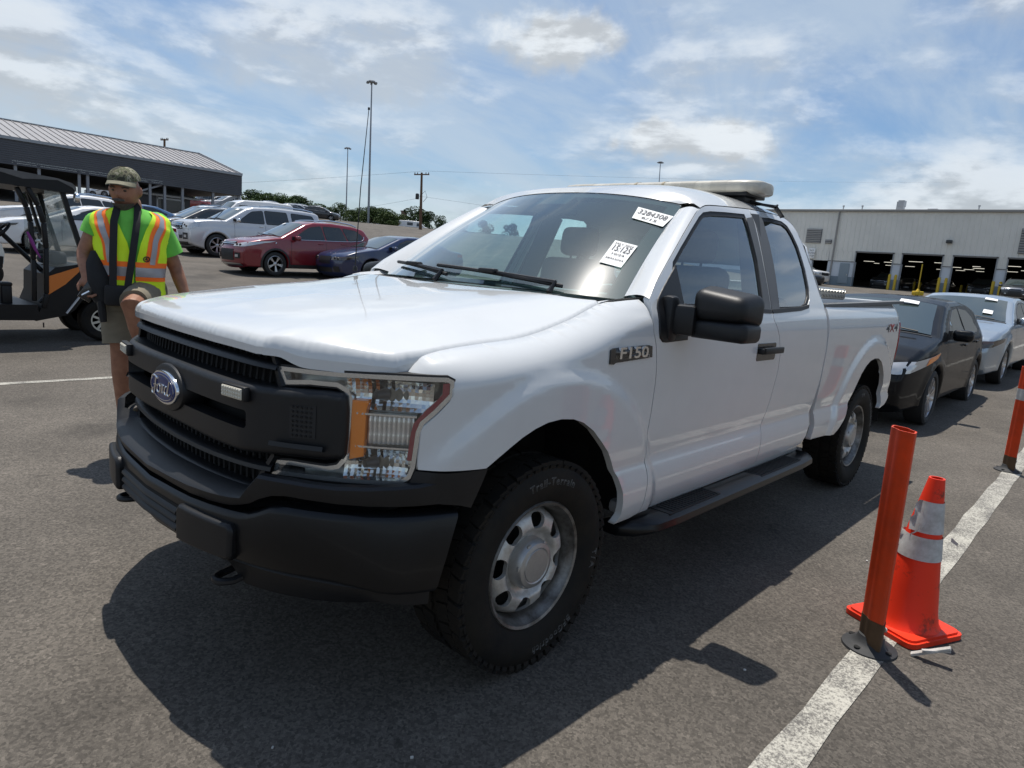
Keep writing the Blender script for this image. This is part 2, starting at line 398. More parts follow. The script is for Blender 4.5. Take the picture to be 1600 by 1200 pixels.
# =================================================================== white pickup truck (x forward, y to its left, front axle at x=0)
WB = 3.683
truck = thing('pickup_truck', 'white extended-cab pickup truck with black grille and roof light bar', 'pickup truck')
def plan(pts):
    p = np.array(pts, float); t = np.r_[0, np.cumsum(np.hypot(*np.diff(p, axis=0).T))]
    return lambda s: (cub(t, p[:, 0], s), cub(t, p[:, 1], s)), t[-1], t
LENS = [(.0, .905), (.2, .900), (.4, .868), (.55, .815), (.6, .793), (.7, .735), (.8, .655), (.87, .585), (.91, .54), (.94, .50), (.955, .475), (.963, .43), (.97, .3)]
BAND = [(0, .905), (.2, .902), (.46, .885), (.6, .83), (.7, .765), (.765, .717), (.9, .6)]
GRIL = [(0, .89), (.2, .885), (.46, .86), (.6, .82), (.7, .75)]
BUMP = [(0, .985), (.3, .968), (.45, .94), (.6, .89), (.75, .80), (.85, .70), (.92, .58), (.955, .47), (.975, .36), (.985, .25)]
def front(curve, lean=0., z0=1.0):
    """map (signed plan arc length, z, depth) to space on a plan curve"""
    f, smax, t = plan(curve)
    def fn(s, z, d):
        s = np.asarray(s, float); a = np.abs(s); y, x = f(a); y2, x2 = f(np.minimum(a+.004, smax)); y1, x1 = f(np.maximum(a-.004, 0))
        ty, tx = y2-y1, x2-x1; L = np.hypot(ty, tx)+1e-9; ny, nx = -tx/L, ty/L    # outward normal in plan
        sg = np.where(s < 0, -1., 1.); z = np.asarray(z, float)
        return np.stack([x-d*nx-lean*np.maximum(0, z-z0), sg*(y-d*ny), z+0*x], -1)
    p = np.array(curve, float)
    fn.s = lambda y: np.sign(y)*np.interp(np.abs(y), p[:, 0], t)
    return fn
flens, fband, fgril, fbump = front(LENS), front(BAND), front(GRIL, .12), front(BUMP)
def S(fn, pts): return [(float(fn.s(y)), z) for y, z in pts]

# ---- side surface
def yside(x, z, bed=False):
    x = np.asarray(x, float); z = np.asarray(z, float)
    y = cub([.40, .44, .48, .54, .60, .66, .695, .712, .80, .95, 1.10, 1.22, 1.29, 1.345],
            [.925, .950, .968, .982, .986, .978, .968, .970, .982, .991, .995, .990, .977, .955], z)
    up = .955-(z-1.345)*.36-.16*np.maximum(0, z-1.345)**2-2.2*np.maximum(0, z-1.80)**2
    y = np.where(z > 1.345, up if not bed else .955-.9*np.maximum(0, z-1.345), y)
    y = y-2.0*np.maximum(0, x-.2)**3
    for cx, r0, r1 in ((-.02, .66, .735), (-3.70, .70, .775)):
        r = np.hypot(x-cx, z-.40); y = y+.020*(1-sstep(r0, r1, r))*(z < 1.3)
    if bed: y = y-.55*np.maximum(0, -4.28-x)**1.6
    return y
def fside(x, z, d): return np.stack([x, yside(x, z)-d, z], -1)
def fbed(x, z, d): return np.stack([x, yside(x, z, True)-d, z], -1)
GAPX = [-.62, -.402, -.164, .105, .257, .402, .493, .532, .561, .62]; GAPZ = [1.385, 1.345, 1.270, 1.214, 1.202, 1.187, 1.169, 1.143, 1.110, 1.05]
def ffend(x, z, d):
    zg = cub(GAPX, GAPZ, x); yg = cub([-.62, -.4, .15, .5, .62], [.85, .845, .862, .845, .81], x); s = np.clip((zg-.0045-z)/.11, 0, 1)
    ys = yside(x, np.minimum(z, 1.30)); y = yg+(ys-yg)*np.sqrt(np.maximum(0, 1-(1-s)**2))
    return np.stack([x, y-d*np.minimum(1, s*3+.15), z-d*(1-np.minimum(1, s*3))], -1)
FARCH = [(-.439, .451), (-.462, .493), (-.452, .55), (-.44, .592), (-.405, .66), (-.357, .726), (-.31, .782), (-.254, .83), (-.19, .882), (-.122, .92), (-.06, .94), (.009, .948), (.08, .944), (.14, .930), (.20, .908), (.256, .88), (.30, .855), (.345, .827)]
fender = [(.545, .832), (.545, .87), (.543, .95), (.537, .968), (.50, 1.012), (.476, 1.045), (.471, 1.06), (.472, 1.105), (.49, 1.1165), (.545, 1.1155)]
fender += [(x, float(cub(GAPX, GAPZ, x))-.0015) for x in np.r_[.553, .545, .538, .53, .52, .51, .50, .485, .47, np.linspace(.44, -.40, 22)]]+[(-.50, 1.356), (-.562, 1.362)]
DGAP = [(-.566, 1.366), (-.560, 1.30), (-.562, 1.235), (-.583, 1.19), (-.593, 1.144), (-.605, 1.08), (-.610, 1.03), (-.612, .888), (-.608, .755), (-.605, .705), (-.618, .643), (-.622, .583), (-.620, .465)]
fender += DGAP[1:]+[(-.55, .452)]+FARCH
both('front_fender', panel(fender, ffend, .022, thick=.03, gap=.0025), WHITE, truck)

# ---- doors
BGAP = [(-1.862, 1.866), (-1.80, 1.55), (-1.764, 1.327), (-1.776, 1.284), (-1.82, 1.235), (-1.848, 1.194), (-1.885, 1.10), (-1.894, 1.006), (-1.866, .85), (-1.831, .71), (-1.821, .60), (-1.819, .48)]
DTOP = [(-.634, 1.427), (-.716, 1.482), (-.798, 1.536), (-.974, 1.649), (-1.07, 1.708), (-1.166, 1.765), (-1.21, 1.787), (-1.256, 1.805), (-1.30, 1.817), (-1.345, 1.824), (-1.50, 1.838), (-1.664, 1.851)]
RTOP = [(-2.037, 1.873), (-2.243, 1.879), (-2.36, 1.877), (-2.42, 1.864), (-2.462, 1.838), (-2.49, 1.79), (-2.515, 1.72), (-2.535, 1.567), (-2.566, 1.417), (-2.60, 1.334)]
FGL = [(-.81, 1.352), (-.823, 1.485), (-.837, 1.509), (-.936, 1.574), (-1.085, 1.665), (-1.202, 1.733), (-1.258, 1.758), (-1.338, 1.772), (-1.52, 1.788), (-1.735, 1.803), (-1.742, 1.725), (-1.715, 1.581), (-1.665, 1.38), (-1.65, 1.345)]
RGL = [(-1.885, 1.350), (-1.935, 1.521), (-1.975, 1.686), (-1.992, 1.812), (-2.12, 1.822), (-2.29, 1.822), (-2.34, 1.805), (-2.375, 1.76), (-2.40, 1.70), (-2.405, 1.576), (-2.385, 1.46), (-2.36, 1.415), (-2.30, 1.375), (-2.22, 1.358)]
fdoor = [DGAP[0]]+DTOP+BGAP+[(-1.22, .472), (-.62, .462)]+DGAP[:0:-1]
rdoor = BGAP[::-1]+RTOP+[(-2.605, 1.25), (-2.613, 1.10), (-2.612, .90), (-2.585, .78), (-2.565, .70), (-2.56, .62), (-2.53, .54), (-2.48, .50), (-2.2, .49)]
fopen, ropen = inset(FGL, -.022), inset(RGL, -.022)
SAIL = [(-.838, 1.512), (-.76, 1.462), (-.679, 1.407), (-.625, 1.365), (-.606, 1.33), (-.599, 1.243), (-.605, 1.215), (-.63, 1.196), (-.66, 1.193), (-.835, 1.200), (-.835, 1.345)]
for side in (0, 1):
    m = bool(side)
    fd = pobj('front_door', panel(fdoor, fside, .024, holes=[fopen], thick=.03, gap=.0028), WHITE, truck, m)
    rd = pobj('rear_door', panel(rdoor, fside, .024, holes=[ropen], thick=.03, gap=.0028), WHITE, truck, m)
    off = lambda k: (lambda x, z, d: fside(x, z, d+k))
    pobj('window_seal', panel(fopen, off(.004), .03, holes=[FGL], thick=.01), SEAL, fd, m)
    pobj('window_seal', panel(ropen, off(.004), .03, holes=[RGL], thick=.01), SEAL, rd, m)
    pobj('window_glass', panel(inset(FGL, -.004), off(.010), .05, thick=0), SIDEGL, fd, m)
    pobj('window_glass', panel(inset(RGL, -.004), off(.010), .05, thick=0), SIDEGL, rd, m)
    pobj('pillar_trim', panel([(-1.756, 1.806), (-1.851, 1.822), (-1.79, 1.55), (-1.757, 1.335), (-1.668, 1.335), (-1.73, 1.58)], off(-.003), .04, thick=.006), GREYPL, fd, m)
    pobj('pillar_trim', panel([(-1.873, 1.83), (-1.983, 1.838), (-1.967, 1.686), (-1.927, 1.521), (-1.875, 1.335), (-1.770, 1.335), (-1.807, 1.55)], off(-.003), .04, thick=.006), GREYPL, rd, m)
    pobj('belt_moulding', panel([(-.84, 1.336), (-1.758, 1.317), (-1.758, 1.336), (-.84, 1.353)], off(-.005), .04, thick=.008), SEAL, fd, m)
    pobj('belt_moulding', panel([(-1.772, 1.317), (-2.20, 1.335), (-2.32, 1.35), (-2.34, 1.37), (-2.20, 1.355), (-1.772, 1.337)], off(-.005), .04, thick=.008), SEAL, rd, m)
    sl = pobj('mirror_sail', panel(SAIL, off(-.006), .03, thick=.012, er=.006), BLKPL, fd, m)
    # handle
    hb = panel(rrect(-1.815, 1.072, -1.575, 1.166, .012), off(-.002), .02, thick=.004, er=.004)
    h = pobj('door_handle', hb, BLKGL, fd, m)
    b = MB(); yy = .99
    b.bar((-1.60, yy+.034, 1.128), (-1.835, yy+.036, 1.128), .018, .034, bev=.006).box((-1.605, yy+.015, 1.125), (.03, .04, .03), bev=.005).box((-1.80, yy+.015, 1.125), (.03, .04, .03), bev=.005)
    (b.mirror() if m else b).build('grip', [BLKPL], h)

# ---- bed side
RAIL = lambda x: np.interp(x, [-4.6, -2.55], [1.418, 1.358])
RARCH = [(-3.068, .493), (-3.13, .53), (-3.201, .589), (-3.26, .66), (-3.309, .741), (-3.36, .82), (-3.42, .897), (-3.49, .95), (-3.576, .985), (-3.68, .999), (-3.786, .994), (-3.88, .965), (-3.96, .915), (-4.03, .85), (-4.083, .77), (-4.10, .70), (-4.10, .62), (-4.07, .58)]
bed = [(-2.645, .51)]+RARCH+[(-4.20, .60), (-4.32, .655), (-4.50, .80), (-4.53, .95), (-4.545, 1.25), (-4.55, 1.38), (-4.53, 1.412)]
bed += [(x, float(RAIL(x))) for x in np.linspace(-4.4, -2.65, 14)]+[(-2.64, 1.30), (-2.64, 1.0), (-2.642, .80), (-2.65, .70), (-2.66, .60)]
TAIL = [(-4.40, 1.262), (-4.53, 1.275), (-4.525, 1.10), (-4.51, .945), (-4.44, .945), (-4.405, 1.02), (-4.385, 1.12)]
both('bed_side', panel(bed, fbed, .026, thick=.03, holes=[TAIL]), WHITE, truck)
t_ = panel(inset(TAIL, .003), lambda x, z, d: fbed(x, z, d-.008), .03, thick=.03, er=.008)
both('tail_light', t_, REDLENS, truck)
b = MB()
for sy in (1, -1):
    P = [(x, sy*.905, float(RAIL(x))+.004) for x in np.linspace(-2.64, -4.53, 8)]
    for a, c in zip(P[:-1], P[1:]): b.bar(a, c, .075, .022)
    (b if sy > 0 else b).build('rail_cap', [GREYPL], truck, smooth=False); b = MB()
    b.box((-3.59, sy*.855, 1.13), (1.9, .02, .50)); b.build('inner_bed_wall', [UNDER], truck); b = MB()
b.box((-3.6, 0, .86), (1.95, 1.7, .03)); b.build('bed_floor', [UNDER], truck)
b = MB(); b.box((-4.53, 0, 1.12), (.06, 1.72, .60), bev=.02); b.build('tailgate', [WHITE], truck)
b = MB(); b.box((-4.62, 0, .66), (.16, 1.78, .17), bev=.03); b.build('rear_bumper', [CHROME], truck)
b = MB(); b.box((-2.655, 0, 1.07), (.05, 1.68, .58)); b.build('bed_front_wall', [WHITE], truck)

# ---- hood
HF = [(.0, .868), (.25, .862), (.45, .850), (.535, .838), (.555, .822), (.572, .806), (.65, .765), (.72, .716), (.80, .644), (.84, .590)]
def zhood(x, y):
    a = np.abs(y); zc = cub([-.75, -.2, .2, .5, .7, .8, .868, .9], [1.402, 1.345, 1.302, 1.264, 1.232, 1.21, 1.19, 1.175], x)
    zg = cub([-.62, -.402, -.164, .105, .257, .402, .493, .62, .8, .9], [1.385, 1.345, 1.270, 1.214, 1.202, 1.187, 1.173, 1.162, 1.155, 1.15], x); A = zc-zg
    f = cub([0, .30, .50, .60, .645, .70, .78, .86, .9], [0, .03, .11, .20, .30, .50, .76, 1.0, 1.1], a)
    z = zc-A*f
    xf = np.interp(a, [p[0] for p in HF], [p[1] for p in HF]); d = np.maximum(0, xf-x)
    ze = np.interp(a, [0, .44, .52, .56, .60, .66, .84], [1.158, 1.151, 1.145, 1.132, 1.117, 1.112, 1.110]); cap = ze+np.interp(a, [0, .50, .60, .84], [.030, .034, .058, .062])+.030*(1-np.exp(-d/.06))+np.interp(a, [0, .5, .64, .84], [.42, .42, .34, .16])*d
    k = .012; return -k*np.log(np.exp(-z/k)+np.exp(-cap/k))
def fhood(x, y, d): return np.stack([x, y, zhood(x, y)-d*(1+.4*sstep(.56, .64, np.abs(y))*sstep(.30, .45, x))], -1)
half = [(x, y) for y, x in HF]+[(.56, .838), (.45, .850), (.15, .859), (-.15, .852), (-.38, .838), (-.41, .815), (-.39, .76), (-.345, .6), (-.300, .4), (-.275, .2)]
hood = half+[(-.268, 0)]+[(x, -y) for x, y in half[:0:-1]]
hd = pobj('hood', panel(hood, fhood, .02, thick=.022, er=.022), WHITE, truck)
# ---- cowl with louvre slots, wipers
def wsp(u, v):
    """windshield patch, u in -1..1 across, v 0 bottom .. 1 top"""
    u = np.asarray(u, float); v = np.asarray(v, float); c = 1-np.abs(u)**2.4
    xb, xt = -.575+.215*c, -1.245+.120*c; zb, zt = 1.350+.012*c, 1.812+.050*c; yh = .815+(.655-.815)*v
    x = xb+(xt-xb)*v+.0095*np.sin(math.pi*v); z = zb+(zt-zb)*v+.0135*np.sin(math.pi*v)
    return np.stack([x, u*yh, z], -1)
G = [[None]*25 for _ in range(6)]
for i, k in enumerate(np.linspace(0, 1, 6)):
    for j, u in enumerate(np.linspace(-1, 1, 25)):
        p0 = wsp(u, -.04); y = p0[1]; xf = float(np.interp(abs(y), [0, .2, .4, .6, .76, .815, .86], [-.263, -.270, -.295, -.34, -.385, -.405, -.43]))
        p1 = np.array([xf+.015, y, float(zhood(np.array(xf), np.array(y)))-.016]); G[i][j] = p1*(1-k)+p0*k
b = MB(); b.grid(G); cw = b.build('cowl_panel', [GREYPL], truck)
for y in np.r_[np.arange(-.62, -.16, .042), np.arange(-.02, .36, .042), np.arange(.50, .66, .042)]:
    p = np.array(G[2])[np.argmin(np.abs(np.array(G[2])[:, 1]-y))]; MB().box((p[0]-.005, y, p[2]+.006), (.06, .018, .016), Matrix.Rotation(.5, 3, 'Z'), bev=.004).build('louvre', [SEAL], cw)
def wiper(u0, v0, u1, v1, up, vp):
    w_ = obj('wiper', MB().tube([wsp(up, -.03)+[0.02, 0, .012], wsp(up+(u0-up)*.12, .02)+[.015, 0, .03], wsp((u0+u1)/2, (v0+v1)/2)+[.012, 0, .032]], [.014, .011, .008], 6).mesh('wiper', [BLKPL]), truck)
    P = [wsp(u0+(u1-u0)*k, v0+(v1-v0)*k+.012*math.sin(math.pi*k))+[.010, 0, .020] for k in np.linspace(0, 1, 9)]
    MB().tube(P, .009, 6).build('blade', [SEAL], w_)
    c_ = wsp((u0+u1)/2, (v0+v1)/2)+[.012, 0, .034]; MB().box(c_, (.04, .10, .022), bev=.008).build('clip', [BLKPL], w_)
wiper(.72, .015, -.22, .085, .68, -.02)
wiper(-.05, .012, -.86, .10, -.10, -.02)
for s_ in (1, -1):
    g = [[(x, s_*(y0*(1-k)+y1*k), z0*(1-k)+z1*k-.012*math.sin(math.pi*k)) for k in np.linspace(0, 1, 4)] for x, y0, z0, y1, z1 in ((-.375, .846, 1.338, .80, 1.325), (-.43, .852, 1.350, .79, 1.338), (-.50, .856, 1.358, .79, 1.345), (-.57, .870, 1.364, .80, 1.348), (-.63, .90, 1.372, .812, 1.36))]
    b = MB(); b.grid(g); b.build('cowl_corner', [WHITE], truck)
# ---- windshield
ws = MB(); U = np.linspace(-1, 1, 33); Vv = np.linspace(0, 1, 17); ws.grid([[wsp(u, v) for u in U] for v in Vv])
wso = obj('windshield', ws.mesh('windshield', [WSGL], angle=180), truck)
b = MB()                                        # black ceramic border inside the glass
inn = lambda u, v: wsp(u, v)+np.array([-.004, 0, -.005])
for u0, u1, v0, v1 in ((-1, 1, .955, 1), (-1, 1, 0, .035)):
    b.grid([[inn(u, v) for u in np.linspace(u0, u1, 30)] for v in (v0, v1)])
for s_ in (1, -1): b.grid([[inn(s_*u, v) for u in (.915, 1)] for v in np.linspace(.035, .955, 12)])
b.grid([[inn(u, v) for u in np.linspace(-.16, .16, 9)] for v in (.86, .955)])
b.build('frit_border', [DARK], wso)
MB().box(wsp(0, .86)+np.array([-.09, 0, -.02]), (.03, .24, .07), bev=.02).tube([wsp(0, .93)+np.array([-.02, 0, -.02]), wsp(0, .86)+np.array([-.08, 0, -.02])], .012, 6).build('interior_mirror', [BLKPL], wso)
def sticker(uv, lines, name='paper_label'):
    """uv: four corners tl,tr,br,bl on the windshield; lines (text,height fraction,y fraction)"""
    P = [wsp(*q)+np.array([.004, 0, .005]) for q in uv]; b = MB(); b.grid([[P[0]*(1-k)*(1-j)+P[1]*k*(1-j)+P[3]*(1-k)*j+P[2]*k*j for k in np.linspace(0, 1, 5)] for j in np.linspace(0, 1, 5)])
    o = b.build(name, [PAPER], wso); W = np.linalg.norm(P[1]-P[0]); H = np.linalg.norm(P[3]-P[0])
    for tx, hf, yf in lines:
        me = text_mesh('lettering', tx, H*hf*1.4, mat('label_print', (.10, .10, .11), .7), .0003); ww = max(v.co.x for v in me.vertices)*2
        me.transform(Matrix.Diagonal((min(W*.80/ww, 1.4), 1, 1, 1)))
        c = (P[0]+P[1])/2*(1-yf)+(P[3]+P[2])/2*yf; n = np.cross(P[1]-P[0], P[0]-P[3]); n /= np.linalg.norm(n)
        me.transform(frame_mat(c+n*.0025, P[1]-P[0], P[0]-P[3])); obj('lettering', me, o)
def wuv(px, py):
    """u,v of the windshield where a sight line meets it"""
    u, v = .5, .5; d = ray(px, py)
    for _ in range(30):
        e = 1e-3; f = lambda u, v: (lambda p: np.array([p@_r/(p@_d), p@_u/(p@_d)]))(wsp(u, v)-CAM)
        t = np.array([(px-800)/FPX, (600-py)/FPX]); r0 = f(u, v)-t; J = np.stack([(f(u+e, v)-f(u, v))/e, (f(u, v+e)-f(u, v))/e], 1); s_ = np.linalg.lstsq(J, r0, rcond=None)[0]; u -= s_[0]; v -= s_[1]
    return u, v
sticker([wuv(*q) for q in ((998, 325), (1053, 340), (1036, 356), (988, 342))], [('3284308', .38, .36), ('6/15', .20, .78)])
sticker([wuv(*q) for q in ((962, 377), (997, 386), (971, 420), (937, 411))], [('MAY 2024', .07, .12), ('15:125', .26, .32), ('10/24', .08, .56), ('28453094', .06, .76)])

# ---- cab shell: A pillars, roof, rear wall
DD = [DGAP[0]]+DTOP+[BGAP[0]]+RTOP[:4]+[(-2.47, 1.83), (-2.53, 1.72), (-2.56, 1.567), (-2.60, 1.417), (-2.635, 1.334)]
DD = resample(DD, .05, False)
rows = []
for x, z in DD:
    yD = float(yside(x, z)); zq = z
    D = np.array([x, yD-.001, z+.002])
    if z < 1.80 and x > -1.26:                   # A pillar: reach to the windshield edge
        v = np.clip((z-1.352)/(1.812-1.352), -.05, 1.); Wp = wsp(1., v); row = [D]
        for k in np.linspace(.1, 1, 7): q = D*(1-k)+Wp*k; bul = .020*math.sin(math.pi*k); row.append(q+np.array([.45, .6, .55])*bul)
        rows.append(('A', row))
    else:
        rows.append(('R', D))
bA = MB(); bA.grid([r for k, r in rows if k == 'A']); 
bA.build('a_pillar', [WHITE], truck, angle=70, fix=True); bA.mirror().build('a_pillar', [WHITE], truck, angle=70)
G = []
xs = np.r_[-1.235, -1.26, -1.30, -1.36, -1.45, np.linspace(-1.6, -2.3, 8), -2.40, -2.46, -2.50, -2.55, -2.60]
DDx = DD[np.argsort(-DD[:, 0])]
for x in xs:
    sel = [q for q in DD if q[0] < -1.15]; zz = np.interp(-x, [-q[0] for q in sel], [q[1] for q in sel]); y0 = float(yside(x, zz))
    zc = cub([-2.62, -2.56, -2.50, -2.40, -2.2, -1.9, -1.6, -1.42, -1.30, -1.20, -1.12], [1.50, 1.72, 1.86, 1.93, 1.958, 1.966, 1.958, 1.940, 1.912, 1.880, 1.862], x); zc = max(zc, zz+.02)
    row = []
    for u in np.linspace(-1, 1, 41):
        row.append((x if abs(u) < .999 else x, u*y0, zz+.002+(zc-zz)*(1-abs(u)**5)))
    G.append(row)
# front edge follows the windshield header
for j, u in enumerate(np.linspace(-1, 1, 41)):
    y = G[0][j][1]; uu = np.clip(y/.655, -1, 1); p = wsp(uu, 1.0); q = G[0][j]; k = 1 if abs(y) < .655 else max(0, 1-(abs(y)-.655)/.09)
    G[0][j] = (q[0]*(1-k)+(p[0]-.002)*k, y, q[2]*(1-k)+(p[2]+.004)*k)
    for r_ in (1, 2):
        q = G[r_][j]; G[r_][j] = (min(q[0], G[r_-1][j][0]-.02), q[1], max(min(q[2], G[r_-1][j][2]+.045), G[r_-1][j][2]))
b = MB(); b.grid(G, flip=True); b.build('roof', [WHITE], truck, angle=75)
b = MB()
hole = rrect(-.62, 1.42, .62, 1.74, .05)
rw = panel([(-.95, 1.0), (.95, 1.0), (.93, 1.36), (.80, 1.72), (.70, 1.80), (-.70, 1.80), (-.80, 1.72), (-.93, 1.36)], lambda y, z, d: np.stack([-2.62+d+.18*np.maximum(0, z-1.4), y, z], -1), .08, holes=[hole], thick=.03)
pobj('cab_back_wall', rw, WHITE, truck)
pobj('rear_window', panel(inset(hole, -.01), lambda y, z, d: np.stack([-2.612+.18*np.maximum(0, z-1.4), y, z], -1), .1, thick=0), SIDEGL, truck)
for s_ in (1, -1):                               # cab corner strips behind the rear doors
    b = MB(); Gs = [[(x+dx, s_*(float(yside(x, z))-.004-dy), z) for dx, dy in ((.0, 0), (-.022, .002), (-.03, .05))] for x, z in [(-2.49, 1.80), (-2.525, 1.72), (-2.545, 1.567), (-2.575, 1.417), (-2.607, 1.334), (-2.612, 1.2), (-2.618, 1.1), (-2.617, .9), (-2.592, .78), (-2.572, .70), (-2.565, .62), (-2.535, .54)]]
    b.grid(Gs); b.build('cab_corner', [WHITE], truck)
# rocker, underbody, firewall, liners
for s_ in (1, -1):
    b = MB(); b.box((-1.55, s_*.90, .47), (1.95, .10, .06), bev=.02); b.build('rocker', [WHITE], truck)
    for cx, sg in ((-.02, 1), (-3.70, 1)):
        b = MB(); n = 18; rad = .60 if cx > -1 else .63
        Gw = [[(cx+rad*math.cos(a), s_*y, .40+rad*math.sin(a)) for y in (.50, .945)] for a in np.linspace(.95 if cx > -1 else .30, math.pi-.05, n)]
        b.grid(Gw); b.box((cx, s_*.50, .75), (1.2, .02, .75))
        b.build('wheel_liner', [UNDER], truck)
b = MB(); b.box((-1.9, 0, .52), (5.0, 1.2, .12)).box((-1.6, 0, .60), (1.9, 1.78, .05)).box((-.55, 0, .98), (.04, 1.5, .72)).box((.05, 0, .75), (1.2, 1.0, .40)).box((-WB, 0, .40), (.14, 1.5, .14), bev=.05).box((0, 0, .38), (.14, 1.5, .12), bev=.05).box((.45, 0, .55), (.5, 1.2, .2)); b.build('chassis', [UNDER], truck); b = MB(); b.box((.18, 0, .80), (1.10, 1.10, .50)).box((.64, 0, .74), (.14, 1.05, .54)); b.build('engine_bay_light_block', [UNDER], truck)  # the hood boxes are unseen, added to stop sun leaking through the nose
b = MB(); b.grid([[(x, y, z-.06*(abs(y)/.66)**4) for y in np.linspace(-.66, .66, 9)] for x, z in ((-1.32, 1.84), (-1.6, 1.875), (-2.0, 1.885), (-2.42, 1.86))]); b.build('headliner', [mat('headliner_grey', (.42, .42, .40), .9)], truck)
for s_ in (1, -1): MB().box((.38, s_*.73, .88), (.20, .34, .03)).build('apron_light_block', [UNDER], truck)  # unseen plates added to block sun coming through the hood and fender gap
# interior
dash = MB(); dash.box((-.80, 0, 1.22), (.50, 1.62, .22), bev=.08, seg=3).box((-.70, .40, 1.335), (.28, .44, .06), bev=.03); dash.build('dashboard', [INTER], truck)
st = MB(); ring = [(-1.08+.06*math.sin(a)*.5, .42+.19*math.cos(a), 1.22+.17*math.sin(a)) for a in np.linspace(0, 2*math.pi, 25)]
st.tube(ring, .016, 8, cap=False).box((-1.06, .42, 1.22), (.05, .14, .12), bev=.02).bar((-1.05, .24, 1.22), (-1.05, .60, 1.22), .02, .035); st.build('steering_wheel', [INTER], truck)
for y in (.42, -.42):
    b = MB(); b.box((-1.52, y, .98), (.5, .52, .16), bev=.06).box((-1.78, y, 1.26), (.15, .50, .56), Matrix.Rotation(-.16, 3, 'Y'), bev=.06, seg=3)
    s_ = b.build('seat', [SEATM], truck); MB().box((-1.85, y, 1.65), (.11, .28, .19), Matrix.Rotation(-.12, 3, 'Y'), bev=.05, seg=3).tube([(-1.84, y-.06, 1.5), (-1.85, y-.06, 1.6)], .008).tube([(-1.84, y+.06, 1.5), (-1.85, y+.06, 1.6)], .008).build('headrest', [SEATM], s_)
b = MB(); b.box((-2.45, 0, 1.12), (.14, 1.55, .55), bev=.05); b.build('rear_bench', [SEATM], truck)
for s_ in (1, -1):
    b = MB(); b.bar((-1.80, s_*.86, 1.30), (-1.90, s_*.70, 1.82), .06, .12); b.build('b_pillar', [INTER], truck)
    b = MB(); b.box((-1.55, s_*.90, 1.0), (1.9, .03, .62)); b.build('door_card', [INTER], truck)
# ---- grille
GR = thing('grille', 'x', 'x'); del GR['label']; del GR['category']; GR.parent = truck
b = MB(); b.grid([[tuple(fgril(np.array(s), np.array(z), .075)) for s in np.linspace(-.66, .66, 25)] for z in (.69, .83, 1.0, 1.165)]); b.build('radiator_shroud', [DARK], GR)
bandO = [(-.83+.02, .845), (-.60, .842), (-.42, .828), (-.05, .833), (.05, .833), (.42, .828), (.60, .842), (.81, .845)]
top = [(.826, .872), (.826, 1.036), (.805, 1.054), (.63, 1.046), (.43, 1.042), (.05, 1.046), (-.05, 1.046), (-.43, 1.042), (-.63, 1.046), (-.805, 1.054), (-.826, 1.036), (-.826, .872)]
slots = [rrect(.108, .909, .505, .965, .012), rrect(-.505, .909, -.108, .965, .012)]
gb = pobj('grille_bar', panel(smoothpoly(bandO+top, 1), fband, .03, holes=slots, thick=.055, er=.022), BLKPL, GR)
for s_ in (1, -1):
    q = np.array([(.655, .905), (.735, .909), (.735, 1.007), (.655, .999)])*[s_, 1]
    pobj('vent_inset', panel(q, lambda s, z, d: fband(s, z, d-.002), .03, thick=.0), SEAL, gb)
    b = MB()
    for z in np.arange(.915, 1.0, .014):
        for s in np.arange(.664, .73, .014): b.box(tuple(fband(np.array(s_*s), np.array(z), -.003)), (.004, .006, .006))
    b.build('vent_mesh', [BLKPL], gb, smooth=False)
    b = MB(); b.grid([[tuple(fband(np.array(s_*s), np.array(z), dd)) for s in np.linspace(.60, .765, 8)] for z, dd in ((.893, -.018), (.880, -.022), (.873, .0))]); b.build('lower_ledge', [BLKPL], gb)
    # amber-clear warning LED modules
    P0 = fband(np.array(s_*.465), np.array(1.016), -.006); tang = fband(np.array(s_*.47), np.array(1.016), 0.)-fband(np.array(s_*.46), np.array(1.016), 0.)
    Mx = frame_mat(P0, (tang[0], tang[1], 0), (0, 0, 1)).to_3x3()
    led = MB().box(P0, (.118, .046, .022), Mx, bev=.005).build('warning_light', [BLKPL], gb)
    lb = MB().box(P0+np.array(Mx.col[2])*.012*(1 if Mx.col[2][0] > 0 else -1), (.100, .034, .006), Mx, bev=.003)
    for i in range(8):
        for j in range(3): lb.box(P0+np.array(Mx.col[2])*.0155*(1 if Mx.col[2][0] > 0 else -1)+np.array(Mx.col[0])*(i-3.5)*.012+np.array(Mx.col[1])*(j-1)*.0105, (.009, .008, .004), Mx, bev=.002)
    lb.build('lens', [mat('led_cream', (.62, .58, .48), .3, coat=.4)], led)
def gbar(z0, z1, smax, bow, d0=-.0, dep=.05, name='cross_bar'):
    b = MB(); ss = np.linspace(-smax, smax, 25); rows_ = []
    for dd, zz in ((dep, z0), (.006+d0, z0+.003), (d0, z0*.75+z1*.25), (d0+.004, z0*.3+z1*.7), (.016+d0, z1), (dep, z1)):
        rows_.append([tuple(fgril(np.array(s), np.array(zz+bow*(s/smax)**2), dd)) for s in ss])
    b.grid(rows_); b.build(name, [BLKPL], GR)
gbar(1.094, 1.118, .575, -.006); gbar(.762, .788, .575, .018)
gbar(1.138, 1.150, .535, -.006, .012, name='upper_frame'); gbar(.706, .716, .50, .012, .0, name='lower_frame')
b = MB()
for s in np.arange(-.57, .58, .034):
    for z0, z1 in ((1.045, 1.155), (.715, .835)):
        if z0 < .8 and abs(s) > .53: continue
        b.bar(fgril(np.array(s), np.array(z0), .045), fgril(np.array(s), np.array(z1), .045), .007, .012, up=(0, 1, 0))
gm_ = b.build('grille_mesh', [DARK], GR, smooth=False); gm_['kind'] = 'stuff'
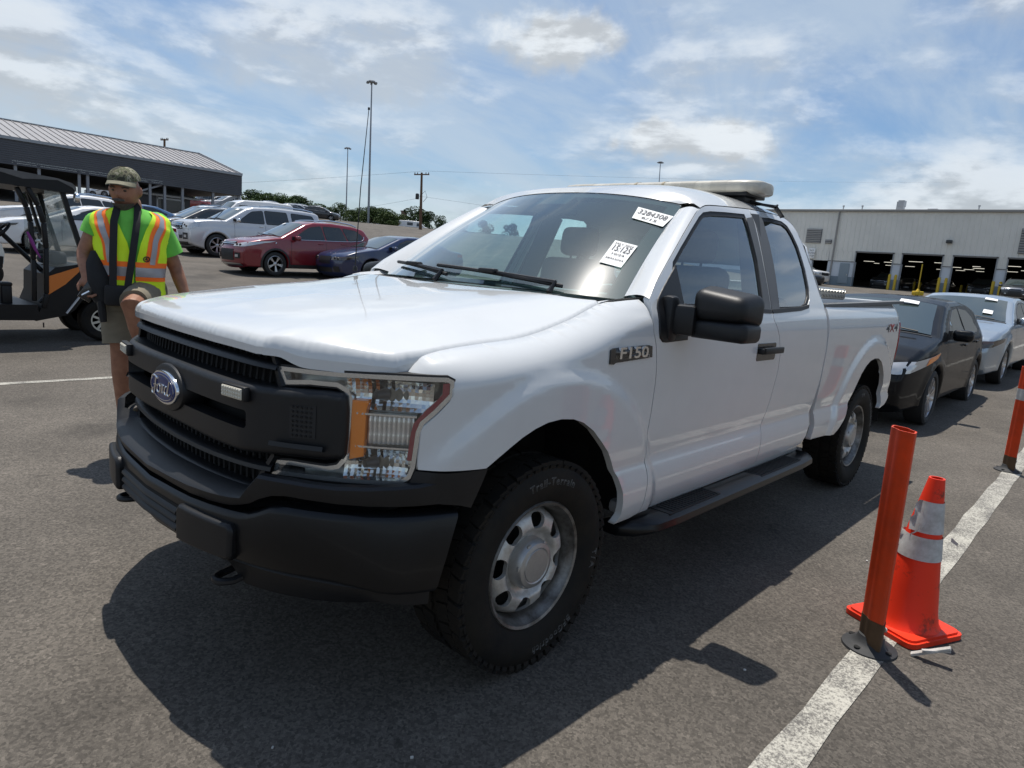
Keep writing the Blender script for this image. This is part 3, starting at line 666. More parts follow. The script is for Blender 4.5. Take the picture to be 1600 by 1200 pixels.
for s_ in (1, -1):                               # angled end frames of the openings
    for p0, p1 in (((.550, 1.142), (.600, 1.045)), ((.50, .712), (.585, .835))):
        b = MB(); b.bar(fgril(np.array(s_*p0[0]), np.array(p0[1]), .035), fgril(np.array(s_*p1[0]), np.array(p1[1]), .035), .05, .018, up=(0, 1, 0)); b.build('opening_frame', [BLKPL], GR)
# badge
def oval(a, b_, d, n=40): return [(a*math.cos(t), b_*math.sin(t)) for t in np.linspace(0, 2*math.pi, n, endpoint=False)]
BZ = .948; BX = .905
B_ = MB(); 
def ovl(a, b_, x0, x1, bev, mi): B_.v and None; return [( (x0, a, b_), (x1-bev, a, b_), (x1, a-bev, b_-bev) )]
def ovalsolid(name, a, b_, x0, x1, m, par, bev=.004):
    q = MB(); n = 44; V = []; F = []
    for x, k in ((x0, 0), (x1-bev, 0), (x1-bev*.3, bev*.3), (x1, bev)):
        V += [(x, (a-k)*math.cos(t), BZ+(b_-k)*math.sin(t)) for t in np.linspace(0, 2*math.pi, n, endpoint=False)]
    for i in range(3): F += [(i*n+k, i*n+(k+1) % n, (i+1)*n+(k+1) % n, (i+1)*n+k) for k in range(n)]
    F.append(tuple(3*n+k for k in range(n))); q.add(V, F); return q.build(name, [m], par)
ovalsolid('badge_pod', .136, .083, .84, BX+.012, BLKPL, gb, .018)
bd = ovalsolid('oval_badge', .116, .058, BX, BX+.022, CHROME, gb, .005)
ovalsolid('blue_field', .107, .050, BX+.01, BX+.0245, mat('badge_blue', (.006, .022, .13), .35, coat=.3, spec=.3), bd, .001)
q = MB(); n = 44; ringp = [(BX+.0250, .098*math.cos(t), BZ+.043*math.sin(t)) for t in np.linspace(0, 2*math.pi, n)]; q.tube(ringp, .0014, 4)
def stroke(pts, r=.0034):
    P = resample(smoothpoly(pts, 0), .006, False) if len(pts) < 3 else None
    xs_, ys_ = zip(*pts); t = np.arange(len(pts)); tt = np.linspace(0, len(pts)-1, len(pts)*4)
    def cr(v):
        v = np.array(v, float); out = []
        for a in tt:
            i = min(int(a), len(v)-2); f = a-i; p0, p1, p2, p3 = v[max(i-1, 0)], v[i], v[i+1], v[min(i+2, len(v)-1)]
            out.append(.5*((2*p1)+(-p0+p2)*f+(2*p0-5*p1+4*p2-p3)*f*f+(-p0+3*p1-3*p2+p3)*f**3))
        return out
    q.tube([(BX+.0255, a, BZ+c) for a, c in zip(cr(xs_), cr(ys_))], r, 5)
k_ = .0105
def sp(pts, r=.0034): stroke([(a*k_-.002, c*k_) for a, c in pts], r)
# script lettering, drawn stroke by stroke (x to the reader's right is +y)
sp([(-8.0, 1.6), (-7.3, 2.9), (-5.2, 3.0), (-3.2, 2.4), (-1.8, 3.1)]); sp([(-4.4, 2.7), (-5.2, .2), (-6.2, -2.6), (-7.6, -3.0), (-7.9, -1.8), (-6.6, -1.2)]); sp([(-6.4, -.1), (-4.6, .3), (-3.4, -.1)], .0026)
sp([(-1.6, .9), (-3.0, .2), (-3.4, -1.4), (-2.4, -2.0), (-1.0, -1.2), (-.9, .3), (-1.6, .9), (-.4, .7)])
sp([(.2, .9), (1.0, .7), (.6, -.6), (.2, -1.9)]); sp([(.7, -.2), (1.5, .8), (2.3, .7)], .003); sp([(.2, -1.9), (1.6, -1.6), (2.8, -.8)], .0022)
sp([(4.6, .7), (3.4, .6), (2.8, -.9), (3.4, -2.0), (4.6, -1.2), (5.4, .4)]); sp([(6.6, 3.0), (5.6, .6), (5.0, -1.5), (5.9, -1.9), (7.4, -.8)])
q.build('script_lettering', [CHROME], bd)
# ---- headlights
HLO = S(flens, [(.563, 1.105), (.64, 1.106), (.72, 1.107), (.80, 1.110), (.862, 1.112), (.95, 1.114), (.957, 1.105), (.957, 1.061), (.952, 1.042), (.935, 1.006), (.914, .972), (.908, .945), (.902, .84), (.894, .805), (.874, .782), (.80, .780), (.66, .777), (.55, .772), (.566, .818), (.612, .823), (.709, .822), (.734, .831), (.747, .852), (.753, .948), (.755, 1.033), (.747, 1.052), (.728, 1.064), (.659, 1.063), (.585, 1.053)])
HLO = np.array(HLO)
for side in (0, 1):
    m = bool(side); sg = -1 if m else 1
    H = pobj('headlight', panel(HLO, lambda s, z, d: flens(s, z, d+.055), .03, thick=.02), mat('lamp_housing', (.34, .36, .34), .2, metal=.7, noise=.6, nscale=22), truck, m)
    pobj('bezel', panel(HLO, lambda s, z, d: flens(s, z, d+.002), .03, holes=[inset(HLO, .013)], thick=.055), mat('lamp_chrome', (.80, .81, .81), .14, metal=.8), H, m)
    pobj('gasket', panel(inset(HLO, -.006), lambda s, z, d: flens(s, z, d+.006), .03, holes=[inset(HLO, .001)], thick=.05), SEAL, H, m)
    pobj('lens', panel(HLO, flens, .022, thick=.0, er=0), CLEAR, H, m)
    am = S(flens, [(.762, .85), (.795, .862), (.797, 1.002), (.803, 1.03), (.763, 1.03)])
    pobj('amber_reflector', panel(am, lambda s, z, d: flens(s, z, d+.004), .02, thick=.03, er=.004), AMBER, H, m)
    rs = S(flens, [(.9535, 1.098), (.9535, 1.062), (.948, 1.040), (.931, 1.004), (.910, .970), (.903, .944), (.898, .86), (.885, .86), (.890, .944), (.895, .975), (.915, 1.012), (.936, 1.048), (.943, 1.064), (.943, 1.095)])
    pobj('painted_red_reflection', panel(rs, lambda s, z, d: flens(s, z, d+.003), .015, thick=.01), mat('red_reflection_paint', (.26, .03, .045), .15, coat=1.), H, m)  # red strip painted in place of the orange posts reflected in the bezel
    # turn-signal box with vertical flutes
    b = MB(); s0, s1 = flens.s(.80), flens.s(.895); N_ = 30
    for rz0, rz1 in ((.90, .985),):
        g = []
        for z in np.linspace(rz0, rz1, 7): g.append([tuple(flens(np.array(s), np.array(z+.003*(s-s0)/(s1-s0)), .016+(.007 if k % 3 == 0 else 0.)+.003*math.cos(z*300))) for k, s in enumerate(np.linspace(s0, s1, N_))])
        b.grid(g)
    (b.mirror() if m else b).build('turn_signal', [mat('lamp_clear_ribs', (.80, .77, .72), .14, metal=.5)], H)
    b = MB()
    for zz in (.992, .893):
        b.grid([[tuple(flens(np.array(s), np.array(zz+dz), dd)) for s in np.linspace(flens.s(.775), flens.s(.9), 10)] for dd, dz in ((.004, .003), (.004, -.003), (.05, -.003))])
    (b.mirror() if m else b).build('divider', [mat('lamp_chrome', (.6, .6, .6), .12)], H)
    # upper and lower reflector bowls with stepped facets
    for nm, zc, hh in (('high_beam_reflector', 1.045, .045), ('low_beam_reflector', .835, .045)):
        b = MB(); g = []
        a0, a1 = flens.s(.745), flens.s(.90 if zc < 1 else .93)
        for j, v in enumerate(np.linspace(-1, 1, 9)):
            g.append([tuple(flens(np.array(s), np.array(zc+hh*v), .012+.045*(1-.55*v*v)*(1-.5*((k-11)/11)**2)+(.004 if k % 2 else 0))) for k, s in enumerate(np.linspace(a0, a1, 23))])
        b.grid(g); r_ = (b.mirror() if m else b).build(nm, [mat('lamp_reflector', (.78, .80, .78), .12, metal=1.)], H, smooth=False)
        P0 = flens(np.array((a0+a1)/2-.03), np.array(zc), .04); b = MB().lathe([(.0, .022), (.012, .02), (.015, 0), (.02, -.02)], (0, 0, 0), 'x', 16)
        b.v = [(v[0]+P0[0], v[1]+P0[1], v[2]+P0[2]) for v in b.v]; (b.mirror() if m else b).build('bulb_shield', [mat('lamp_dark', (.06, .06, .06), .3)], H)
# ---- front bumper: cover, painted steel face, pads, louvres, air dam, hooks
YS = np.r_[0, .1, .2, .3, .4, .46, .5, .54, .57, .60, .64, .68, .74, .80, .86, .90, .93, .95, .965, .975]
def loft(fn, prof, name, m, par, ys=YS, angle=35, shear=0.):
    """prof(y) -> list of (depth, z) from top to bottom, over the whole width"""
    ss = [float(fn.s(y)) for y in ys]; ss = [-s for s in ss[:0:-1]]+ss; yy = list(-ys[:0:-1])+list(ys); cols_ = []
    for s, y in zip(ss, yy): zz0 = prof(abs(y))[0][1]; cols_.append([tuple(fn(np.array(s), np.array(z), d)+np.array([shear*(zz0-z)*float(sstep(.82, .96, abs(y))), 0, 0])) for d, z in prof(abs(y))])
    b = MB(); b.grid(np.array(cols_)); return b.build(name, [m], par, angle=angle)
zt = lambda y: float(cub([0, .3, .46, .545, .585, .66, .80, .9, .98], [.640, .648, .655, .660, .672, .706, .702, .697, .690], y))
zc_ = lambda y: float(cub([0, .3, .46, .54, .60, .66, .8, .93, .98], [.690, .698, .706, .716, .79, .790, .785, .790, .822], y))
zl_ = lambda y: float(cub([0, .3, .47, .56, .63, .68, .8, .98], [.662, .664, .672, .694, .733, .742, .735, .722], y))
zcov = lambda y: [(.10 if y < .57 else .03, zc_(y)+(.018 if y < .57 else .004)), (.012, zc_(y)+.002), (.003, zc_(y)-.006), (.004, (zc_(y)+zl_(y))/2), (.012, zl_(y)), (.05, zl_(y)-.004)]
bc = loft(fbump, zcov, 'bumper_cover', BLKPL, truck)
# side wings of the cover up to the lamp and back to the arch
for s_ in (1, -1):
    W_ = [(.385, .72), (.345, .822), (.45, .822), (.53, .828), (.60, .80), (.62, .74), (.46, .722)]
    fw = lambda x, z, d: np.stack([x, yside(x, np.minimum(z, .9))-.004-d, z], -1)
    pobj('cover_wing', panel([(.335, .826), (.47, .824), (.548, .829), (.56, .79), (.50, .728), (.42, .715), (.375, .70)], fw, .025, thick=.03), BLKPL, bc, s_ < 0)
zb_ = lambda y: float(cub([0, .3, .5, .75, .92, .98], [.497, .497, .503, .495, .458, .44], y))
steel = lambda y: [(.06, zt(y)+.004), (.014, zt(y)+.002), (.004, zt(y)-.006), (.0, zt(y)-.016), (.0, (zt(y)+zb_(y))/2), (.004, zb_(y)+.02), (.012, zb_(y)+.006), (.06, zb_(y))]
fb = loft(fbump, steel, 'front_bumper', BUMPER, truck, ys=YS[:-1], shear=.30)
dam = lambda y: [(.045, zb_(y)+.012), (.03, zb_(y)-.012), (.035, float(cub([0, .5, .75, .86, .95, .98], [.47, .482, .46, .43, .388, .385], y))), (.07, .45 if y < .5 else .40)]
loft(fbump, dam, 'air_dam', BLKPL, truck, ys=YS[:-2])
loft(fbump, lambda y: [(.035, .655), (.30, .662), (.30, .50), (.05, .505)], 'bumper_light_block', UNDER, truck, ys=YS[:16])  # unseen filler added behind the bumper to block sun slivers on the ground
b = MB(); b.grid([[tuple(fbump(np.array(s), np.array(z), -.001)) for s in np.linspace(-.255, .255, 16)] for z in (.520, .612)]); b.build('louvre_opening', [DARK], fb)
for z in (.532, .560, .588):
    b = MB(); b.grid([[tuple(fbump(np.array(s), np.array(z+dz), d)) for s in np.linspace(-.25, .25, 16)] for d, dz in ((-.001, -.010), (-.012, -.004), (-.010, .004), (-.001, .012))]); b.build('louvre', [BLKPL], fb)
for s_ in (1, -1):
    pd = np.array([(.275, .512), (.535, .516), (.540, .610), (.53, .628), (.292, .632), (.275, .612)])*[s_, 1]
    pobj('bumper_pad', panel(pd, lambda s, z, d: fbump(s, z, d-.024), .03, thick=.03, er=.012), BLKPL, fb)
    b = MB(); hk = [(.74, s_*.405, .445), (.84, s_*.405, .43)]+[(.885+.05*math.cos(a), s_*(.44+.036*math.sin(a)), .418) for a in np.linspace(-1.4, 1.4, 9)]+[(.84, s_*.475, .43), (.74, s_*.475, .445)]; b.tube(hk, .012, 8); b.build('tow_hook', [BLKPL], truck)
# ---- side badges
def side_text(body, x, z, size, m, par, s_=1, depth=.006, shear=0., sx=1., out=.004, tilt=0.):
    me = text_mesh('lettering', body, size, m, depth, bold=size*.018, shear=shear, sx=sx); y = float(yside(x, z))
    me.transform(frame_mat((x, s_*(y+out), z), (-s_*1, 0, tilt), (0, 0, 1))); return obj('lettering', me, par)
for s_ in (1, -1):
    pl = [(-.262, 1.125), (-.262, 1.176), (-.28, 1.183), (-.52, 1.188), (-.548, 1.183), (-.552, 1.139), (-.30, 1.128), (-.285, 1.122)]
    bp_ = pobj('model_badge', panel(pl, lambda x, z, d: fside(x, z, d-.006), .03, thick=.008), BLKGL, truck, s_ < 0)
    side_text('F150', -.405, 1.162, .060, CHROME, bp_, s_, .005, sx=1.72, out=.011)
    side_text('XL', -.515, 1.146, .020, mat('badge_grey', (.35, .35, .36), .3, metal=.8), bp_, s_, .002, sx=1.3, out=.008)
    dec = mat('decal_dark', (.045, .048, .055), .5)
    d1 = side_text('4', -3.985, 1.212, .085, dec, truck, s_, .0006, sx=2.1, out=.0015); d1.name = 'side_decal'
    d2 = side_text('X', -4.10, 1.215, .085, mat('decal_red', (.28, .02, .02), .5), truck, s_, .0006, sx=2.0, out=.0015); d2.name = 'side_decal'
    d3 = side_text('4', -4.215, 1.218, .085, dec, truck, s_, .0006, sx=2.1, out=.0015); d3.name = 'side_decal'
# ---- door mirrors
for s_ in (1, -1):
    b = MB(); c = Vector((-.80, 1.165, 1.362)); bm = bmesh.new(); bmesh.ops.create_cube(bm, size=1)
    for v in bm.verts:
        fx = 1 if v.co.x > 0 else -1; v.co = Vector((v.co.x*.17, v.co.y*.265, v.co.z*.17))
        if fx > 0: v.co.y *= .80; v.co.z = v.co.z*.72
        v.co.x -= .05*v.co.y
        if v.co.z > 0 and v.co.y > 0: v.co.z -= .03
    bmesh.ops.bevel(bm, geom=list(bm.edges), offset=.042, segments=4, affect='EDGES', profile=.55); bm.verts.index_update()
    b.add([tuple(c+v.co) for v in bm.verts], [[v.index for v in f.verts] for f in bm.faces]); bm.free()
    mo = (b if s_ > 0 else b.mirror()).build('door_mirror', [BLKPL], truck, angle=50)
    b = MB(); b.box((-.80, 1.166, 1.262), (.158, .258, .078), bev=.024, seg=3); (b if s_ > 0 else b.mirror()).build('lower_shell', [BLKPL], mo)
    b = MB(); b.box((-.725, 1.01, 1.29), (.085, .13, .125), Matrix.Rotation(.25, 3, 'Z'), bev=.018).box((-.69, .975, 1.29), (.07, .06, .19), bev=.02); (b if s_ > 0 else b.mirror()).build('mirror_arm', [BLKPL], mo)
    b = MB(); b.box((-.886, 1.160, 1.345), (.004, .19, .12), bev=.002); (b if s_ > 0 else b.mirror()).build('mirror_glass', [CHROME], mo)
# ---- running boards
for s_ in (1, -1):
    b = MB(); P = [(-.52, .93, .40), (-.56, .985, .412), (-.66, 1.03, .418), (-.80, 1.04, .42), (-2.30, 1.04, .42), (-2.46, 1.03, .42), (-2.56, .985, .414), (-2.60, .93, .40)]
    V = []; F = []
    prof = [(-.085, .018), (-.05, .030), (.03, .030), (.058, .016), (.062, -.012), (.04, -.032), (-.05, -.034), (-.085, -.02)]
    for i, p in enumerate(P):
        k = 1 if 0 < i < len(P)-1 else .8
        for a, c in prof: V.append((p[0], p[1]+a*k-.02, p[2]+c*k))
    n = len(prof)
    for i in range(len(P)-1): F += [(i*n+k, i*n+(k+1) % n, (i+1)*n+(k+1) % n, (i+1)*n+k) for k in range(n)]
    F += [tuple(range(n)), tuple((len(P)-1)*n+k for k in range(n))]; b.add(V, F)
    rb = (b if s_ > 0 else b.mirror()).build('running_board', [BUMPER], truck)
    for x0, x1 in ((-.78, -1.22), (-1.75, -2.28)):
        b = MB()
        for x in np.arange(x1, x0, .026): b.box((x, 1.005, .452), (.012, .085, .006))
        b.box(((x0+x1)/2, 1.005, .4495), (x0-x1+.04, .10, .004)); (b if s_ > 0 else b.mirror()).build('step_pad', [SEAL], rb, smooth=False)
    b = MB()
    for x in (-.95, -1.6, -2.3): b.bar((x, .75, .47), (x, .98, .41), .06, .02)
    (b if s_ > 0 else b.mirror()).build('bracket', [UNDER], rb)
# ---- wheels
def wheel_meshes(r=.398, rim=.236, wd=.268):
    y0 = wd/2; T = MB()
    prof = [(rim-.008, y0-.045), (rim+.004, y0-.030), (rim+.030, y0-.012), (rim+.075, y0), (rim+.105, y0-.001), (r-.035, y0-.012), (r-.018, y0-.024), (r-.012, y0-.05), (r-.012, 0)]
    prof = prof+[(a, -h) for a, h in prof[-2::-1]]
    T.lathe(prof, axis='y', n=72, cap=False); 
    nb = 58
    for k in range(nb):                              # shoulder and centre tread blocks
        for row, (yy, wy) in enumerate(((y0-.038, .046), (.040, .050), (-.040, .050), (-y0+.038, .046))):
            a = 2*math.pi*(k+(.5 if row % 2 else 0)+.12*math.sin(k*2.3+row))/nb; M3 = Matrix.Rotation(a, 3, 'Y'); c = M3 @ Vector((0, yy, r-.012))
            T.box(c, (2*math.pi*r/nb*.84, wy*1.12, .016), M3 @ Matrix.Rotation(.22*(1 if row % 2 else -1), 3, 'Z'), mi=0)
        a = 2*math.pi*k/nb; M3 = Matrix.Rotation(a, 3, 'Y')
        for sg in (1, -1): T.box(M3 @ Vector((0, sg*(y0-.015), r-.028)), (2*math.pi*r/nb*.62, .005, .022), M3 @ Matrix.Rotation(-sg*.35, 3, 'X'))
    tyre = T.mesh('tyre', [RUBBER], angle=40)
    face = lambda u, v, d: (lambda rr: np.stack([u, cub([0, .085, .112, .140, .170, .196, .206], [.055, .055, .060, .086, .080, .052, .020], rr)-d, v], -1))(np.hypot(u, v))
    circ = lambda rr, n=48: [(rr*math.cos(t), rr*math.sin(t)) for t in np.linspace(0, 2*math.pi, n, endpoint=False)]
    holes = []
    for k in range(8):
        a = 2*math.pi*(k+.35)/8; hb = []
        for t in np.linspace(0, 2*math.pi, 18, endpoint=False):
            rr = .160+.029*math.copysign(abs(math.sin(t))**.8, math.sin(t)); aa = a+(.035+.005*math.sin(t))/.160*math.copysign(abs(math.cos(t))**.8, math.cos(t)); hb.append((rr*math.cos(aa), rr*math.sin(aa)))
        holes.append(hb)
    D = panel(circ(.206, 72), face, .012, holes=holes, thick=.016)
    disc = mesh('rim', D[0], D[1], SATIN, normals=D[2])
    Bq = MB().lathe([(.236, y0-.038), (.240, y0-.030), (.236, y0-.024), (.226, y0-.028), (.221, y0-.045), (.214, y0-.055), (.210, y0-.08), (.208, .0), (.196, -.09)], axis='y', n=64, cap=False)
    barrel = Bq.mesh('barrel', [mat('barrel_silver', (.30, .295, .28), .45, metal=.7, noise=.5, nscale=14, var=(.07, .06, .05))])
    C_ = MB().lathe([(.096, .04), (.096, .075), (.093, .092), (.083, .106), (.068, .110), (.063, .107), (.061, .110), (.02, .111), (.0, .111)], axis='y', n=40)
    for k in range(6):
        a = 2*math.pi*k/6+.3; M3 = Matrix.Rotation(a, 3, 'Y'); C_.box(M3 @ Vector((0, .096, .084)), (.020, .012, .016), M3, bev=.003)
    cap = C_.mesh('hub_cap', [mat('hub_cap_silver', (.46, .455, .44), .42, metal=.75, noise=.15, nscale=40)])
    bk = MB().lathe([(.19, -.02), (.0, -.02)], axis='y', n=24); back = bk.mesh('brake', [UNDER])
    return tyre, disc, barrel, cap, back
WM = wheel_meshes()
LETT = mat('raised_white_letter', (.17, .165, .155), .7)
def arc_text(body, r, yy, a0, size, m):
    out = MB(); a = a0
    for ch in body:
        if ch == ' ': a += size*.45/r; continue
        me = text_mesh('t', ch, size, m, outline=.0007); w_ = (max(v.co.x for v in me.vertices)-min(v.co.x for v in me.vertices)) if len(me.vertices) else .01
        a += (w_*.5+size*.07)/r; M_ = frame_mat((r*math.cos(a), yy, r*math.sin(a)), (-math.sin(a), 0, math.cos(a)), (math.cos(a), 0, math.sin(a)))
        me.transform(M_); b = [tuple(v.co) for v in me.vertices]; out.add(b, [tuple(p.vertices) for p in me.polygons]); a += (w_*.5+size*.07)/r; bpy.data.meshes.remove(me)
    return out
TLM = [arc_text(tx, .322, .1335, a0, .040, LETT).mesh('lettering', [LETT], smooth=False) for a0, tx in ((R_(80), 'Trail-Terrain'), (R_(190), 'T/A'), (R_(240), 'BFGoodrich'))]
def wheel(name, loc, flip, par, steer=0., spin=0.):
    e = bpy.data.objects.new(name, None); e.empty_display_size = .1; link(e, par); e.location = loc; e.rotation_euler = (0, spin if not flip else -spin, (math.pi if flip else 0)+steer)
    e.rotation_mode = 'ZYX' if False else 'XYZ'
    for n_, me in zip(('tyre', 'rim', 'barrel', 'hub_cap', 'brake'), WM): obj(n_, me, e)
    [obj('lettering', t_, e.children[0]) for t_ in TLM]; return e
wheel('wheel', (0, .845, .392), False, truck, 0.0, .15); wheel('wheel', (-WB, .845, .392), False, truck, 0, 1.9)
wheel('wheel', (0, -.845, .392), True, truck); wheel('wheel', (-WB, -.845, .392), True, truck)
# ---- roof light bar, toolbox, antenna
LB = mat('light_bar_lens', (.60, .57, .48), .38, coat=.4, noise=.3, nscale=9, var=(.40, .38, .33))
LBD = mat('light_bar_smoke', (.43, .41, .35), .4, coat=.4)
lb = MB(); n = 26; base = []
def bar_sec(y, k): return [(-2.10+.15*k*math.copysign(abs(math.cos(t))**.45, math.cos(t)), y, 2.006+.041*k**.5*math.copysign(abs(math.sin(t))**.6, math.sin(t))) for t in np.linspace(0, 2*math.pi, n, endpoint=False)]
ysL = [(-.700, .55), (-.694, .72), (-.67, .88), (-.60, 1.0)]+[(y, 1.) for y in np.linspace(-.5, .5, 9)]+[(.60, 1.0), (.67, .88), (.694, .72), (.700, .55)]
V = []; F = []
for y, k in ysL: V += bar_sec(y, k)
for i in range(len(ysL)-1): F += [(i*n+j, i*n+(j+1) % n, (i+1)*n+(j+1) % n, (i+1)*n+j) for j in range(n)]
F += [tuple(range(n)), tuple((len(ysL)-1)*n+j for j in range(n))]; lb.add(V, F)
lbo = lb.build('light_bar', [LB], truck, angle=50)
for y0, y1 in ((-.55, -.44), (-.30, -.18), (.22, .32), (.42, .52)):
    q2 = MB(); V = []
    for y in (y0, y1): V += [(-2.10+(x+2.10)*1.006, y, 2.006+(z-2.006)*1.02) for x, _, z in bar_sec(y, 1.)]
    q2.add(V, [(j, (j+1) % n, n+(j+1) % n, n+j) for j in range(n)]); q2.build('lens_module', [LBD], lbo)
for y in (-.10, .10):
    q2 = MB(); V = []
    for yy in (y-.008, y+.008): V += [(-2.10+(x+2.10)*1.02, yy, 2.006+(z-2.006)*1.05) for x, _, z in bar_sec(yy, 1.)]
    q2.add(V, [(j, (j+1) % n, n+(j+1) % n, n+j) for j in range(n)]); q2.build('divider_band', [mat('band_tan', (.34, .29, .20), .5)], lbo)
MB().box((-2.10, 0, 1.966), (.26, 1.28, .022), bev=.006).build('base_rail', [BLKPL], lbo)
for s_ in (1, -1):
    b = MB(); b.box((-2.10, s_*.56, 1.945), (.16, .10, .05), bev=.01).bar((-2.12, s_*.55, 1.955), (-2.16, s_*.74, 1.905), .07, .008).bar((-2.16, s_*.735, 1.915), (-2.19, s_*.775, 1.855), .07, .006)
    b.tube([(-2.05, s_*.40, 1.96), (-2.15, s_*.52, 1.925), (-2.23, s_*.62, 1.935), (-2.26, s_*.70, 1.92)], .008, 6).tube([(-2.02, s_*.46, 1.96), (-2.1, s_*.60, 1.93), (-2.2, s_*.72, 1.92), (-2.24, s_*.715, 1.93)], .007, 6); b.build('mounting_strap', [BLKPL], lbo)
b = MB(); b.lathe([(.05, 0), (.05, .02), (.035, .045), (.0, .05)], (-1.95, -.60, 1.895), n=20); b.build('roof_antenna', [mat('brown_plastic', (.05, .035, .03), .5)], truck)
DIA = mat('diamond_plate', (.50, .49, .46), .36, metal=.85, noise=.25, nscale=25)
b = MB(); b.box((-3.0, 0, 1.445), (.62, 1.70, .075), bev=.014).box((-2.98, 0, 1.25), (.48, 1.45, .34), bev=.01); tb = b.build('toolbox', [DIA], truck)
b = MB()
for i, x in enumerate(np.arange(-3.28, -2.72, .030)):
    for j, y in enumerate(np.arange(-.8, .82, .030)):
        if y < .1 and (i+j) % 2: continue
        b.box((x, y, 1.4835), (.022, .007, .004), Matrix.Rotation(R_(45 if (i+j) % 2 else -45), 3, 'Z'))
for j, x in enumerate(np.arange(-3.28, -2.72, .030)):
    for k in (0, 1): b.box((x, .851, 1.43+.03*k), (.022, .004, .007), Matrix.Rotation(R_(45 if (j+k) % 2 else -45), 3, 'Y'))
b.build('tread_pattern', [DIA], tb, smooth=False); tb.children[0]['kind'] = 'stuff'
b = MB(); b.lathe([(.012, 0), (.012, .02), (.006, .03)], (-.36, -.80, 1.355), n=12).tube([(-.36, -.80, 1.39), (-.375, -.80, 1.80), (-.41, -.805, 2.215)], [.0032, .0026, .002], 6).lathe([(.006, 0), (.006, .012), (0, .014)], (-.41, -.805, 2.21), n=8)
b.build('whip_antenna', [BLKPL], truck)
